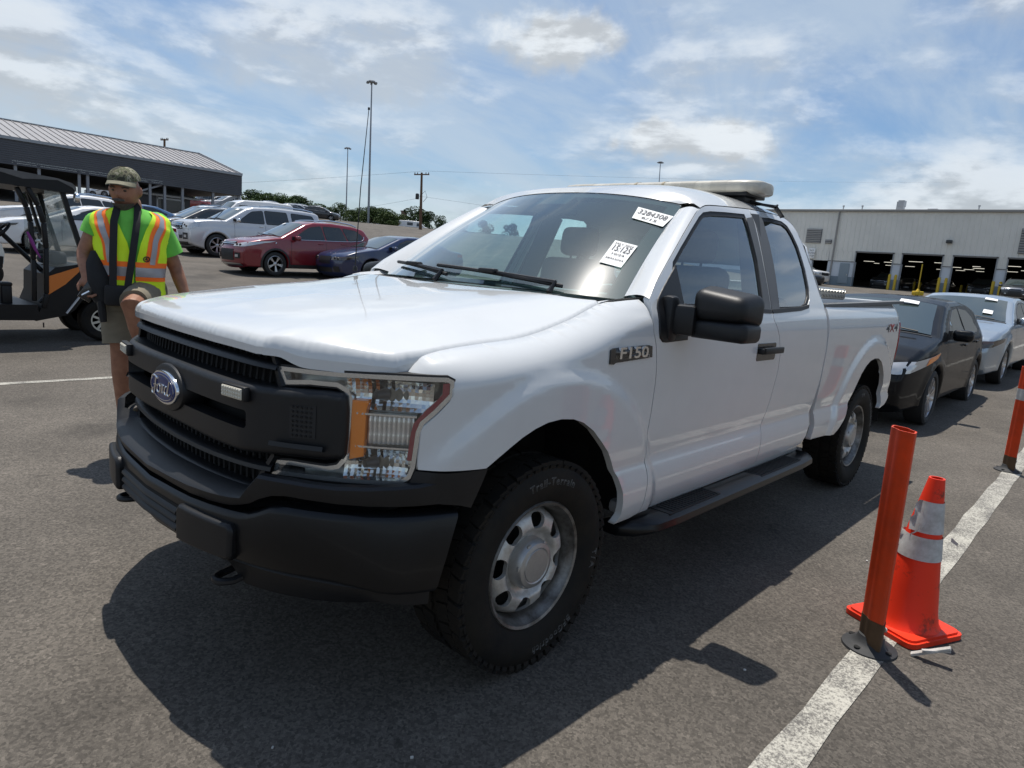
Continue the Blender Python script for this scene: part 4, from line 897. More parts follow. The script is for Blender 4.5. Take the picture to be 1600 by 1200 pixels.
# =================================================================== terrain, asphalt, markings
def terr(x, y):
    dx, dy = np.asarray(x, float)-CAM[0], np.asarray(y, float)-CAM[1]; r = np.hypot(dx, dy); th = (np.arctan2(dy, dx)-yaw+math.pi) % (2*math.pi)-math.pi
    a = .039+.018*sstep(R_(-25), R_(-5), th)+.010*sstep(40, 90, r)*sstep(R_(-20), R_(-2), th)
    a = a*(1-sstep(R_(75), R_(130), np.abs(th))); q = np.maximum(0, np.minimum(r, 102)-8); return a*q*q/(q+3.2)
def gz(x, y): return float(terr(x, y))
def at(px, py, depth): return CAM+ray(px, py)*depth
def asphalt():
    m = bpy.data.materials.new('asphalt'); m.use_nodes = True; nt = m.node_tree; b = nt.nodes['Principled BSDF']; N = nt.nodes.new; L = nt.links.new
    tc = N('ShaderNodeTexCoord'); co = tc.outputs['Object']
    def noise(s, d=4, r=.6):
        n = N('ShaderNodeTexNoise'); n.inputs['Scale'].default_value = s; n.inputs['Detail'].default_value = d; n.inputs['Roughness'].default_value = r; L(co, n.inputs['Vector']); return n.outputs['Fac']
    def rng_(v, a, b_, c, d):
        n = N('ShaderNodeMapRange'); L(v, n.inputs[0]); n.inputs[1].default_value = a; n.inputs[2].default_value = b_; n.inputs[3].default_value = c; n.inputs[4].default_value = d; return n.outputs[0]
    def mul(a, b_):
        n = N('ShaderNodeMath'); n.operation = 'MULTIPLY'; L(a, n.inputs[0]); L(b_, n.inputs[1]); return n.outputs[0]
    vo = N('ShaderNodeTexVoronoi'); vo.inputs['Scale'].default_value = 105; L(co, vo.inputs['Vector'])
    bw = N('ShaderNodeRGBToBW'); L(vo.outputs['Color'], bw.inputs[0])
    agg = rng_(bw.outputs[0], .15, .9, .60, 1.40); fine = rng_(noise(230, 3, .7), .3, .7, .70, 1.30); blot = rng_(noise(1.1, 5, .6), .3, .7, .78, 1.18); big = rng_(noise(.16, 4, .55), .3, .7, .84, 1.14)
    sp = N('ShaderNodeTexVoronoi'); sp.inputs['Scale'].default_value = 42; L(co, sp.inputs['Vector']); bs = N('ShaderNodeRGBToBW'); L(sp.outputs['Color'], bs.inputs[0]); speck = rng_(bs.outputs[0], .84, .90, 1.0, 1.30)
    val = mul(mul(mul(agg, fine), mul(blot, big)), speck)
    oil = N('ShaderNodeTexNoise'); oil.inputs['Scale'].default_value = .45; oil.inputs['Detail'].default_value = 3; L(co, oil.inputs['Vector']); val = mul(val, rng_(oil.outputs['Fac'], .58, .70, 1.0, .66))
    # old drips and stains of their own shape on the paving
    wp = N('ShaderNodeTexNoise'); wp.inputs['Scale'].default_value = 7; wp.inputs['Detail'].default_value = 6; wp.inputs['Roughness'].default_value = .65; L(co, wp.inputs['Vector'])
    for cx, cy, rr, dk in ((1.26, .22, .16, .80), (.27, -3.18, .26, .62), (-.7, -3.6, .35, .78), (1.3, -.9, .30, .88), (-2.6, 2.1, .22, .82), (-3.4, 3.0, .5, .86), (-.3, 2.35, .10, .80), (-7.2, 2.6, .5, .8), (-2.2, -6.8, .7, .75), (2.2, -4.4, .5, .82), (-5, -9, .9, .8), (-6.0, .2, .3, .6), (-11.0, .1, .35, .6)):
        ds = N('ShaderNodeVectorMath'); ds.operation = 'DISTANCE'; L(co, ds.inputs[0]); ds.inputs[1].default_value = (cx, cy, 0)
        sm_ = N('ShaderNodeMath'); sm_.operation = 'MULTIPLY_ADD'; L(wp.outputs['Fac'], sm_.inputs[0]); sm_.inputs[1].default_value = -rr*1.6; L(ds.outputs['Value'], sm_.inputs[2])
        val = mul(val, rng_(sm_.outputs[0], -rr*.35, rr*.45, dk, 1.0))
    # hairline cracks
    wv = N('ShaderNodeTexVoronoi'); wv.feature = 'DISTANCE_TO_EDGE'; wv.inputs['Scale'].default_value = .22; mp = N('ShaderNodeMapping'); dn = N('ShaderNodeTexNoise'); dn.inputs['Scale'].default_value = 1.6; dn.inputs['Detail'].default_value = 5
    L(co, dn.inputs['Vector']); va = N('ShaderNodeVectorMath'); va.operation = 'MULTIPLY_ADD'; L(dn.outputs['Color'], va.inputs[0]); va.inputs[1].default_value = (1.1, 1.1, 0); L(co, va.inputs[2]); L(va.outputs[0], wv.inputs['Vector'])
    val = mul(val, rng_(wv.outputs['Distance'],   .0004, .0012, .72, 1.0))
    cb = N('ShaderNodeCombineXYZ')
    for i, k in enumerate((.109, .096, .081)):
        n = N('ShaderNodeMath'); n.operation = 'MULTIPLY'; L(val, n.inputs[0]); n.inputs[1].default_value = k; L(n.outputs[0], cb.inputs[i])
    L(cb.outputs[0], b.inputs['Base Color']); b.inputs['Roughness'].default_value = .88; b.inputs['Specular IOR Level'].default_value = .35
    bp = N('ShaderNodeBump'); bp.inputs['Strength'].default_value = .55; bp.inputs['Distance'].default_value = .006; L(mul(agg, fine), bp.inputs['Height']); L(bp.outputs[0], b.inputs['Normal'])
    return m
ASPH = asphalt()
rr_ = np.r_[0, np.linspace(.6, 30, 60), np.geomspace(31, 900, 60)]; aa_ = np.linspace(0, 2*math.pi, 241)
g = MB(); g.grid([[(CAM[0]+r*math.cos(a), CAM[1]+r*math.sin(a), float(terr(CAM[0]+r*math.cos(a), CAM[1]+r*math.sin(a)))) for a in aa_] for r in rr_])
go = g.build('ground', [ASPH], angle=180); go['kind'] = 'structure'
if go.data.polygons[2000].normal.z < 0: go.data.flip_normals()
def line_paint():
    m = bpy.data.materials.new('worn_line_paint'); m.use_nodes = True; nt = m.node_tree; b = nt.nodes['Principled BSDF']; N = nt.nodes.new; L = nt.links.new
    tc = N('ShaderNodeTexCoord'); n = N('ShaderNodeTexNoise'); n.inputs['Scale'].default_value = 95; n.inputs['Detail'].default_value = 5; n.inputs['Roughness'].default_value = .75; L(tc.outputs['Object'], n.inputs['Vector'])
    n2 = N('ShaderNodeTexNoise'); n2.inputs['Scale'].default_value = 5; n2.inputs['Detail'].default_value = 4; L(tc.outputs['Object'], n2.inputs['Vector'])
    ad = N('ShaderNodeMath'); ad.operation = 'MULTIPLY_ADD'; L(n2.outputs['Fac'], ad.inputs[0]); ad.inputs[1].default_value = .45; L(n.outputs['Fac'], ad.inputs[2])
    r = N('ShaderNodeMapRange'); L(ad.outputs[0], r.inputs[0]); r.inputs[1].default_value = .62; r.inputs[2].default_value = .82; mx = N('ShaderNodeMix'); mx.data_type = 'RGBA'; L(r.outputs[0], mx.inputs[0])
    mx.inputs[6].default_value = (.46, .44, .38, 1); mx.inputs[7].default_value = (.115, .108, .098, 1); L(mx.outputs[2], b.inputs['Base Color']); b.inputs['Roughness'].default_value = .8
    bp = N('ShaderNodeBump'); bp.inputs['Strength'].default_value = .4; bp.inputs['Distance'].default_value = .005; L(n.outputs['Fac'], bp.inputs['Height']); L(bp.outputs[0], b.inputs['Normal']); return m
LINE = line_paint()
def lane_line(y0, y1, xa, xb, wd, name='lane_line'):
    xs = np.arange(xa, xb, -.35); G = []; ph = rng.uniform(0, 9)
    for x in xs:
        y = y0+(y1-y0)*(x-xa)/(xb-xa); j = .006*math.sin(x*7+ph)+.004*math.sin(x*19)
        G.append([(x, y-wd/2+j, gz(x, y-wd/2)+.004), (x, y+wd/2-j*.7, gz(x, y+wd/2)+.004)])
    b = MB(); b.grid(G); o = b.build(name, [LINE]); o['kind'] = 'structure'
    if o.data.polygons[0].normal.z < 0: o.data.flip_normals()
lane_line(1.835, 1.60, 4, -55, .125); lane_line(-5.19, -5.19, 5, -50, .11)

# =================================================================== warehouse on the right
CORR = mat('beige_siding', (.80, .775, .70), .55, noise=.10, nscale=.6)
WAIN = mat('pale_blue_block', (.66, .70, .74), .8, noise=.12, nscale=1.2)
WBASE = mat('grey_blue_base', (.24, .30, .34), .8, noise=.2, nscale=1.2)
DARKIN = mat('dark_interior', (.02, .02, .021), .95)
wh = thing('warehouse', 'long beige metal-sided warehouse with a row of open bay doors', 'warehouse', (-63, -12, 2.2))
def WB_(b, name, mats, par=wh, **k):
    o = b.build(name, mats, par, **k); o.matrix_parent_inverse = par.matrix_world.inverted() if False else Matrix.Translation(-Vector(par.location)); return o
XW = -63.
DOORS = [(-20.5, -19.1), (-16.8, -13.85), (-13.1, -10.17), (-9.4, -6.5), (-5.75, -2.8), (-2.1, .85), (1.5, 4.5)]
DT = [4.1]+[5.28]*6
ysp = []; y = -46.
spans = [(-46, DOORS[0][0])]+[(DOORS[i][1], DOORS[i+1][0]) for i in range(len(DOORS)-1)]+[(DOORS[-1][1], 30)]
def corr(b, ya, yb, z0, z1, pitch=.40):
    ys = []
    y = ya
    k = 0
    while y < yb:
        ys += [(y, 0), (min(y+pitch*.70, yb), 0), (min(y+pitch*.76, yb), .035), (min(y+pitch*.94, yb), .035)]; y += pitch
    ys.append((yb, 0)); b.grid([[(XW+d, yy, z) for yy, d in ys] for z in (z0, z1)])
b = MB(); corr(b, -46, 30, 5.28, 8.72)
for i, (a, c) in enumerate(spans):
    corr(b, a, c, 4.36, 5.28)
corr(b, DOORS[0][0], DOORS[0][1], 4.36, 5.28)
WB_(b, 'siding', [CORR], smooth=False)
for i, (a, c) in enumerate(spans):
    b = MB(); b.box((XW-.15, (a+c)/2, 3.68), (.34, c-a, 1.34)); WB_(b, 'block_wall', [WAIN], smooth=False)
    b = MB(); b.box((XW-.14, (a+c)/2, 2.2), (.36, c-a+.02, 1.66)); WB_(b, 'wall_base', [WBASE], smooth=False)
    if 0 < i < len(spans)-1 or True:
        b = MB(); b.box((XW+.03, (a+c)/2, 4.36), (.10, c-a, .05)); WB_(b, 'flashing', [mat('flashing_grey', (.16, .15, .14), .6)], smooth=False)
b = MB(); b.box((XW+.05, -8, 8.80), (.30, 76.4, .20), bev=.03); WB_(b, 'eave_gutter', [mat('gutter_grey', (.30, .29, .27), .5)])
b = MB(); b.grid([[(x, y, z) for y in (-46.2, 30.2)] for x, z in ((XW+.2, 8.88), (-83, 9.9), (-103, 8.9))]); WB_(b, 'roof', [mat('roof_white', (.55, .56, .57), .5)], smooth=False)
b = MB()                                         # dark hall behind the doors
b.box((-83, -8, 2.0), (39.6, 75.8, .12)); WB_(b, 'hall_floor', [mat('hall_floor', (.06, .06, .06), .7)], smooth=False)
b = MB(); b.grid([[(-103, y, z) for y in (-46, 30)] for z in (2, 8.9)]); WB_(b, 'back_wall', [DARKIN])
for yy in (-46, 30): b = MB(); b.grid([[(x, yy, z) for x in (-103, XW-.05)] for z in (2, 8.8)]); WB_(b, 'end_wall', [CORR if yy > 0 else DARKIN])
TUBE = mat('fluorescent_tube', (.8, .8, .75), .5, emit=(1, .95, .82, .9))
for k in range(1, 6):
    for j in range(15):
        if rng.random() < .42: continue
        b = MB(); b.box((-69.5-5.2*k, -21+2.0*j+.3*(k % 3), 5.15+.06*k), (.10, rng.uniform(.5, 1.4), .04)); WB_(b, 'ceiling_light', [TUBE], smooth=False)
for i_, (a, c) in enumerate(DOORS[1:]):
    b = MB(); b.box((XW+.05, (a+c)/2, 5.24), (.12, c-a+.16, .12)); WB_(b, 'door_header', [mat('flashing_grey', (.16, .15, .14))], smooth=False)
    for yy in (a-.03, c+.03): b = MB(); b.box((XW+.06, yy, 3.75), (.10, .07, 3.1)); WB_(b, 'door_track', [mat('track_grey', (.30, .31, .32), .5)], smooth=False)
for yy in (-18.75, -3.0, -25, 4.9): b = MB(); b.box((XW+.10, yy, 5.5), (.12, .12, 6.5)); WB_(b, 'downpipe', [mat('gutter_grey', (.3, .29, .27))], smooth=False)
def louvre(ya, yb, z0, z1, n, blue=False):
    b = MB(); b.box((XW+.06, (ya+yb)/2, (z0+z1)/2), (.08, yb-ya, z1-z0)); o = WB_(b, 'vent_louvre', [mat('vent_dark', (.12, .125, .13), .6)], smooth=False)
    for i in range(n):
        z = z0+(i+.5)*(z1-z0)/n; b = MB(); b.box((XW+.13, (ya+yb)/2, z), (.10, yb-ya-.06, (z1-z0)/n*.55), Matrix.Rotation(.5, 3, 'Y')); s_ = b.build('slat', [mat('slat_grey', (.36, .36, .35), .5)], o, smooth=False)
louvre(-21.35, -20.0, 5.88, 7.15, 8); louvre(-19.6, -19.05, 5.87, 6.22, 2); louvre(-5.3, -3.4, 5.6, 7.5, 10)
b = MB(); b.box((XW+.06, -17.6, 3.32), (.09, .80, 1.78)); d_ = WB_(b, 'side_door', [mat('door_blue_grey', (.26, .31, .34), .6)], smooth=False)
b = MB(); b.box((XW+.13, -17.30, 3.2), (.06, .06, .12)); o = b.build('handle', [SATIN], d_)
b = MB(); b.box((XW+.22, -9.9, 6.34), (.34, .42, .26), bev=.04); WB_(b, 'wall_light', [mat('lamp_bronze', (.05, .05, .05), .5)])
b = MB(); b.box((-66, -14.7, 9.3), (.6, .55, 1.2)).box((-66, -14.62, 9.75), (.75, .48, .5)); WB_(b, 'roof_stack', [mat('galv', (.32, .33, .34), .45, metal=.4)], smooth=False)
b = MB(); b.box((-66, -12.1, 9.0), (1.0, .75, .55), bev=.03); WB_(b, 'roof_unit', [mat('galv', (.3, .3, .3))])
for yy in (-19.0, -8.6, -17.4): b = MB(); b.tube([(-64.5, yy, 8.8), (-64.5, yy, 9.35)], .05, 6).lathe([(.09, 9.3), (.09, 9.42), (0, 9.46)], (-64.5, yy, 0), n=8); WB_(b, 'vent_pipe', [mat('galv', (.3, .3, .3))])
YEL = mat('safety_yellow', (.62, .42, .02), .5, noise=.15, nscale=8)
bol = None
for i in range(1, len(DOORS)-1):
    for yy in (DOORS[i][1]+.14, DOORS[i+1][0]-.14):
        z0 = gz(-62.3, yy); b = MB().lathe([(.11, 0), (.11, 1.25), (.09, 1.32), (0, 1.35)], n=14)
        if bol is None: bol = b.mesh('bollard', [YEL])
        o = obj('bollard', bol); o.location = (-62.4, yy, z0-.02); tag(o, 'yellow steel bollard guarding a warehouse bay door pier', 'bollard', 'yellow bollards at the bay doors')
        if i < 4:
            b2 = obj('bollard', bol); b2.location = (-69, yy+.5, 2.06); b2.scale = (.9, .9, .8); tag(b2, 'yellow bollard standing inside the dark warehouse hall', 'bollard', 'bollards inside the hall')
# sign post by the wall
sg = thing('wall_sign', 'small white sign with black lettering on the warehouse wall edge', 'sign', (XW+.2, -20.6, 4.6))
MB().box((0, 0, .35), (.03, .55, .9), bev=.01).build('board', [PAPER], sg)
for k, tx in enumerate(('NO', 'ENTRY', 'STOP')):
    me = text_mesh('lettering', tx, .22, INK, .001); me.transform(frame_mat((.02, 0, .60-.25*k), (0, 1, 0), (0, 0, 1))); obj('lettering', me, sg)
# yellow flag stand
ps = np.array([-53.97, -9.6, gz(-53.97, -9.6)]); st_ = thing('flag_stand', 'yellow weighted stand with a tall thin yellow pole on the asphalt', 'stand', tuple(ps))
MB().tube([(0, 0, .1), (-.05, -.02, 2.25)], .035, 8).build('pole', [YEL], st_); b = MB()
for a in (0, 2.1, 4.2): b.box((.22*math.cos(a), .22*math.sin(a), .17), (.36, .26, .30), Matrix.Rotation(a, 3, 'Z'), bev=.06)
b.lathe([(.20, 0), (.16, .3), (.06, .48), (0, .5)], n=14); b.build('base', [YEL], st_)

# =================================================================== canopy shed on the left
CANR = mat('grey_metal_roof', (.30, .29, .29), .45, metal=.35, noise=.08, nscale=.5)
CAND = mat('charcoal_siding', (.085, .086, .094), .6, noise=.12, nscale=1.)
GALV = mat('galvanised_post', (.26, .27, .29), .5, metal=.3)
cn = thing('canopy_shed', 'large open-sided shed with grey ribbed metal roof and charcoal fascia', 'shed', (0, -66, 3.4))
def CB_(b, name, mats, par=cn, **k):
    o = b.build(name, mats, par, **k); o.matrix_parent_inverse = Matrix.Translation(-Vector(cn.location)); return o
XE, XL = -28.2, 40.
b = MB(); ye, yr, ze, zr = -61.4, -71.2, 8.0, 10.35
b.grid([[(x, y, z) for x in (XE, XL)] for y, z in ((ye, ze), (yr, zr))]).grid([[(x, y, z) for x in (XE, XL)] for y, z in ((yr, zr), (yr-9.8, ze))]); CB_(b, 'roof', [CANR], smooth=False)
for x in np.arange(XE+.3, XL, .62):
    b = MB(); b.bar((x, ye, ze+.03), (x, yr, zr+.03), .06, .07); CB_(b, 'roof_seam', [CANR], smooth=False)
b = MB(); b.box(((XE+XL)/2, ye+.06, ze-.06), (XL-XE, .16, .22)); CB_(b, 'gutter', [mat('gutter_light', (.34, .36, .38), .45)], smooth=False)
b = MB(); b.bar((XE-.03, ye, ze), (XE-.03, yr, zr+.06), .10, .18).box(((XE+XL)/2, yr, zr+.06), (XL-XE, .3, .08)); CB_(b, 'ridge_trim', [mat('gutter_light', (.3, .3, .3))], smooth=False)
k = 0
for z in np.arange(6.02, 7.86, .155):
    b = MB(); b.grid([[(x, ye+dy, z+dz) for x in (XE, XL)] for dy, dz in ((.02, 0), (.045, .004), (.02, .15))]); CB_(b, 'fascia_board', [CAND], smooth=False)
b = MB(); b.grid([[(XE, y, z) for y in (ye, yr-9.8)] for z in (6.1, 8.0)]).add([(XE, ye, 8.0), (XE, yr, zr), (XE, yr-9.8, 8.0)], [(0, 1, 2)]); CB_(b, 'gable_wall', [CAND], smooth=False)
b = MB(); b.grid([[(x, yr-9.7, z) for x in (XE+14, XL)] for z in (3.0, 8.0)]); CB_(b, 'back_wall', [CAND], smooth=False)
b = MB(); b.grid([[(x, y, 6.05) for x in (XE+.02, XL)] for y in (ye-.02, yr-9.75)]); CB_(b, 'ceiling', [CAND], smooth=False)
pm = MB().box((0, 0, 1.7), (.20, .20, 3.6)).mesh('post', [GALV])
for x in (-28.05, -25.6, -22.9, -21.4, -20.2, -15.5, -14.9, -12.2, -10.7, -6, -2, 3, 8, 13):
    for yy in (ye-.25, yr-9.4) if x in (-28.05, -22.9, -15.5, -10.7, -6, 3) else (ye-.25,):
        o = obj('post', pm, cn); o.location = Vector((x, yy, 2.75))-Vector(cn.location)
b = MB(); b.bar((-28.0, ye-.3, 6.05), (-23.2, ye-.3, 3.4), .10, .25); CB_(b, 'brace', [mat('gutter_light', (.3, .3, .3))])
b = MB(); b.bar((-21.2, ye-.3, 6.05), (-19.2, ye-.3, 5.2), .08, .14); CB_(b, 'brace', [GALV])
# small office under the shed
of = thing('small_office', 'small charcoal office hut with pale roof beneath the shed', 'hut', (-22.2, -66.5, 3.5))
def OB_(b, name, mats, **k):
    o = b.build(name, mats, of, **k); o.matrix_parent_inverse = Matrix.Translation(-Vector(of.location)); return o
b = MB(); b.box((-22.0, -67, 4.4), (5.0, 6, 2.2)); OB_(b, 'wall', [CAND], smooth=False)
b = MB(); b.add([(-19.0, -63.6, 5.35), (-25.2, -63.6, 5.35), (-24.0, -67, 6.1), (-19.0, -67, 6.1)], [(0, 1, 2, 3)]).add([(-25.2, -63.6, 5.35), (-25.2, -70.5, 5.35), (-24, -67, 6.1)], [(0, 1, 2)]); OB_(b, 'roof', [mat('hut_roof', (.42, .43, .43), .5)], smooth=False)
b = MB(); b.box((-22.1, -63.65, 5.28), (6.2, .12, .16)); OB_(b, 'fascia', [mat('white_trim', (.6, .6, .6), .6)], smooth=False)
b = MB()
for c, s_ in (((-23.9, -63.95, 4.3), (.12, .1, 1.9)), ((-21.6, -63.95, 4.3), (.12, .1, 1.9)), ((-22.75, -63.95, 5.05), (2.4, .1, .16))): b.box(c, s_)
wf = OB_(b, 'window_frame', [mat('white_trim', (.6, .6, .6))], smooth=False)
b = MB(); b.box((-22.75, -63.98, 4.1), (2.2, .06, 1.8)); OB_(b, 'window', [BLKGL], smooth=False)

# =================================================================== poles, wires
LEAN = _r*(-.022)
def pole_top(px, py, depth): return at(px, py, depth)
def mast(px, ytop, depth, xb, rad, label, head=True):
    T = at(px, ytop, depth); B = at(xb, 338, depth); B[2] = gz(B[0], B[1])-.2; m_ = thing('light_mast', label, 'light pole', tuple(B)); d = T-B
    MB().tube([(0, 0, 0), tuple(d*.5), tuple(d)], [rad, rad*.75, rad*.5], 10).build('pole', [GALV], m_)
    if head:
        b = MB(); s = rad/.32; b.lathe([(.9*s, 0), (1.0*s, .12), (.9*s, .25)], tuple(d), n=14)
        b.build('ring', [GALV], m_)
        for k in range(6):
            a = k*math.pi/3; MB().box((d[0]+1.15*s*math.cos(a), d[1]+1.15*s*math.sin(a), d[2]-.05), (.75*s, .55*s, .4*s), Matrix.Rotation(a, 3, 'Z'), bev=.08).build('floodlight', [mat('flood_grey', (.20, .21, .22), .5)], m_)
mast(581, 129, 110, 576, .20, 'tall grey high-mast light pole with a ring of floodlights')
mast(543.5, 232, 175, 541, .2, 'slim distant light mast left of the tallest one')
mast(1032, 254, 190, 1030, .2, 'distant light mast rising behind the pickup roof light bar')
WOOD = mat('pole_wood', (.16, .085, .045), .85, noise=.3, nscale=3)
def upole(px, ytop, depth, xb, yb, label, arms):
    T = at(px, ytop, depth); B = at(xb, yb, depth); B[2] = min(B[2], gz(B[0], B[1]))-.1; u_ = thing('utility_pole', label, 'utility pole', tuple(B)); d = T-B
    MB().tube([(0, 0, 0), tuple(d)], [.21, .14], 10).build('pole', [WOOD], u_)
    for fz, ln in arms:
        c = d*fz; MB().bar(c-_r*ln, c+_r*ln, .12, .14).build('crossarm', [WOOD], u_)
        for q in (-.9, -.55, .55, .9): MB().lathe([(.05, 0), (.07, .06), (.05, .14), (.07, .2), (0, .24)], tuple(c+_r*ln*q+np.array([0, 0, .06])), n=8).build('insulator', [mat('insulator_grey', (.12, .12, .13), .4)], u_)
    return u_, B+d
u1, T1 = upole(659, 270, 88, 657, 356, 'brown wooden utility pole with crossarm and transformer near white vans', [(.97, 1.0)])
c = np.array(at(652, 307, 88))-np.array(u1.location); MB().lathe([(.22, -.35), (.24, -.3), (.24, .3), (.15, .38), (0, .4)], tuple(c), n=12).build('transformer', [mat('lamp_bronze', (.05, .05, .05))], u1)
MB().tube([c+_r*.3, c+_r*1.0+np.array([0, 0, .7]), c+_r*1.3+np.array([0, 0, -.1]), c+_r*.8+np.array([0, 0, -.7])], .03, 5).build('cable_loop', [SEAL], u1)
u2, T2 = upole(257, 217, 95, 257, 300, 'utility pole rising behind the grey shed roof', [(.985, .55)])
wm_ = mat('wire_black', (.03, .03, .03), .6)
for k, (dz, e0, e1) in enumerate(((.2, (0, 295, 130), T1), (.25, T1, (1500, 285, 260)), (-3.2, (300, 322, 120), T1), (-3.0, T1, (1400, 390, 250)))):
    A = np.array(at(*e0)) if len(e0) == 3 and not isinstance(e0, np.ndarray) else np.array(e0); B2 = np.array(at(*e1)) if not isinstance(e1, np.ndarray) else np.array(e1)
    P = [A*(1-t)+B2*t+np.array([0, 0, dz-6*t*(1-t)*.5]) for t in np.linspace(0, 1, 17)]
    o = MB().tube(P, .013, 4, cap=False).build('overhead_wire', [wm_]); tag(o, ['upper wire running left from the wooden utility pole', 'upper wire running right from the wooden utility pole', 'lower wire running left from the wooden utility pole', 'lower wire running right from the wooden utility pole'][k], 'wire')

# =================================================================== trees on the rise
def leafmat(name, c1, c2):
    m = mat(name, c1, .7, noise=1., nscale=.9, var=c2, spec=.2); return m
LEAF = [leafmat('leaf_green_a', (.060, .105, .028), (.028, .055, .016)), leafmat('leaf_green_b', (.050, .085, .030), (.022, .044, .016)), leafmat('leaf_green_c', (.078, .115, .036), (.036, .062, .02))]
BARK = mat('bark', (.09, .07, .055), .9)
def crown_mesh(seed, n=2600, leaf=.34):
    r = np.random.default_rng(seed); k = r.integers(9, 14); C_ = []
    for i in range(k):
        a = r.uniform(0, 6.28); h = r.uniform(-.62, .78); rr = r.uniform(.15, .62)*math.sqrt(max(.15, 1-h*h*.8)); C_.append((rr*math.cos(a), rr*math.sin(a), h, r.uniform(.24, .44)))
    V = []; F = []
    for i in range(n):
        cx, cy, cz, cr = C_[r.integers(k)]; d = r.normal(size=3); d /= np.linalg.norm(d); rad = cr*r.uniform(.55, 1.08)**.6; p = np.array([cx, cy, cz])+d*rad*[1, 1, .85]
        s = leaf*r.uniform(.5, 1.2)*.13; u = r.normal(size=3); u = u-d*(u@d)*.5; u /= np.linalg.norm(u); v = np.cross(u, r.normal(size=3)); v /= np.linalg.norm(v); b_ = len(V)
        V += [p-u*s-v*s*.5, p+u*s*.2-v*s, p+u*s*1.1+v*s*.2, p-u*s*.1+v*s]; F.append((b_, b_+1, b_+2, b_+3))
    return V, F
CR = []
for s_ in range(4):
    V, F = crown_mesh(s_+3); CR.append([mesh('crown', V, F, LEAF[j], smooth=False) for j in range(3)])
tr_m = MB().tube([(0, 0, 0), (.02, .01, .5), (0, .02, 1.)], [.05, .035, .015], 8).tube([(0, 0, .4), (.22, .1, .8)], [.025, .01], 6).tube([(0, 0, .35), (-.2, .12, .75)], [.025, .01], 6).tube([(0, 0, .5), (.05, -.22, .85)], [.02, .008], 6).mesh('trunk', [BARK])
TREES = []
def tree(px, depth, ztop_px, wide, kind, label, group):
    T = at(px, ztop_px, depth); gx, gy = T[0], T[1]; g0 = gz(gx, gy); h = max(2.0, T[2]-g0)
    t = thing('tree', label, 'tree', (gx, gy, g0-.05), rng.uniform(0, 6.28), group)
    c = obj('crown', CR[rng.integers(4)][kind], t); c.location = (0, 0, h*.56); c.scale = (wide, wide*rng.uniform(.85, 1.15), h*.52)
    tk = obj('trunk', tr_m, t); tk.scale = (h*.5, h*.5, h*.75)
spec_t = []
for px, py in ((228, 300), (243, 304), (262, 298), (284, 297), (305, 298), (322, 302), (338, 303), (356, 304), (374, 301), (392, 302), (409, 304), (427, 306), (441, 303), (455, 306), (470, 312), (484, 313), (499, 322)):
    spec_t.append((px, rng.uniform(106, 122), py-1+rng.uniform(-2, 3), rng.uniform(3.0, 4.4), rng.integers(2), 'dark green broadleaf tree in the treeline behind the shed', 'treeline behind the shed'))
for px, py in ((512, 326), (522, 324), (533, 320), (545, 328), (553, 328), (561, 326), (570, 325), (579, 325), (588, 326), (597, 328), (605, 327), (613, 331), (621, 334)):
    spec_t.append((px, rng.uniform(108, 124), py, rng.uniform(1.8, 2.8), 2 if px % 2 else 1, 'small bushy tree on the rise beside the light masts', 'bushes beside the light masts'))
for px, py, wd_ in ((647, 323, 3.6), (668, 331, 2.4)):
    spec_t.append((px, 125, py, wd_, 1, 'round dark tree standing behind the white vans' if px < 660 else 'smaller dark tree right behind the wooden utility pole', None))
for px, py in ((690, 338), (720, 345), (760, 345), (800, 350)):
    spec_t.append((px, 170, py, 3, 1, 'distant tree seen through the pickup windshield', 'trees behind the pickup cab'))
for a in spec_t: tree(*a)
b = MB(); P = at(631, 336, 140); B0 = gz(P[0], P[1]); b.box((P[0], P[1], P[2]-1.5), (.85, .85, 4.4)).box((P[0], P[1], P[2]+.75), (1.05, 1.05, .25)); o = b.build('brick_tower', [mat('tower_brown', (.15, .10, .08), .9)]); tag(o, 'small brown square tower on the horizon between trees', 'tower')
# grass verge along the rise
verge = MB(); G = []
for px in np.arange(430, 800, 12):
    row = []
    for dd in (99, 104, 112): q = at(px, 340, dd); row.append((q[0], q[1], gz(q[0], q[1])+.03+.1*(dd == 104)))
    G.append(row)
verge.grid(G); vo_ = verge.build('grass_verge', [mat('dry_grass', (.12, .13, .06), .95, noise=.5, nscale=.4, var=(.17, .15, .09))]); vo_['kind'] = 'structure'
if vo_.data.polygons[0].normal.z < 0: vo_.data.flip_normals()
# =================================================================== other vehicles
CGL = mat('car_glass', (.016, .022, .025), .04, coat=.8, spec=.5)
CGLW = mat('car_windshield', (.040, .056, .055), .05, coat=.8, spec=.5)
CBLK = mat('car_black_trim', (.018, .018, .019), .5)
CRIM = mat('car_alloy', (.50, .50, .51), .28, metal=.9)
CLAMP = mat('car_headlamp', (.55, .56, .57), .12, metal=.4, coat=1.)
CTAIL = mat('car_tail_lamp', (.26, .012, .014), .2, coat=1.)
def paint(name, c, metal=.0, rough=.3): return mat('paint_'+name, c, rough, metal=metal, coat=1., noise=.04, nscale=3)
CM = {'glass': CGL, 'ws': CGLW, 'black': CBLK, 'rim': CRIM, 'lamp': CLAMP, 'tail': CTAIL, 'tyre': mat('car_tyre', (.02, .02, .02), .75), 'chrome': CHROME, 'amber': AMBER, 'under': UNDER, 'paper': PAPER, 'smoke': mat('smoked_lamp', (.05, .035, .03), .1, coat=1.)}
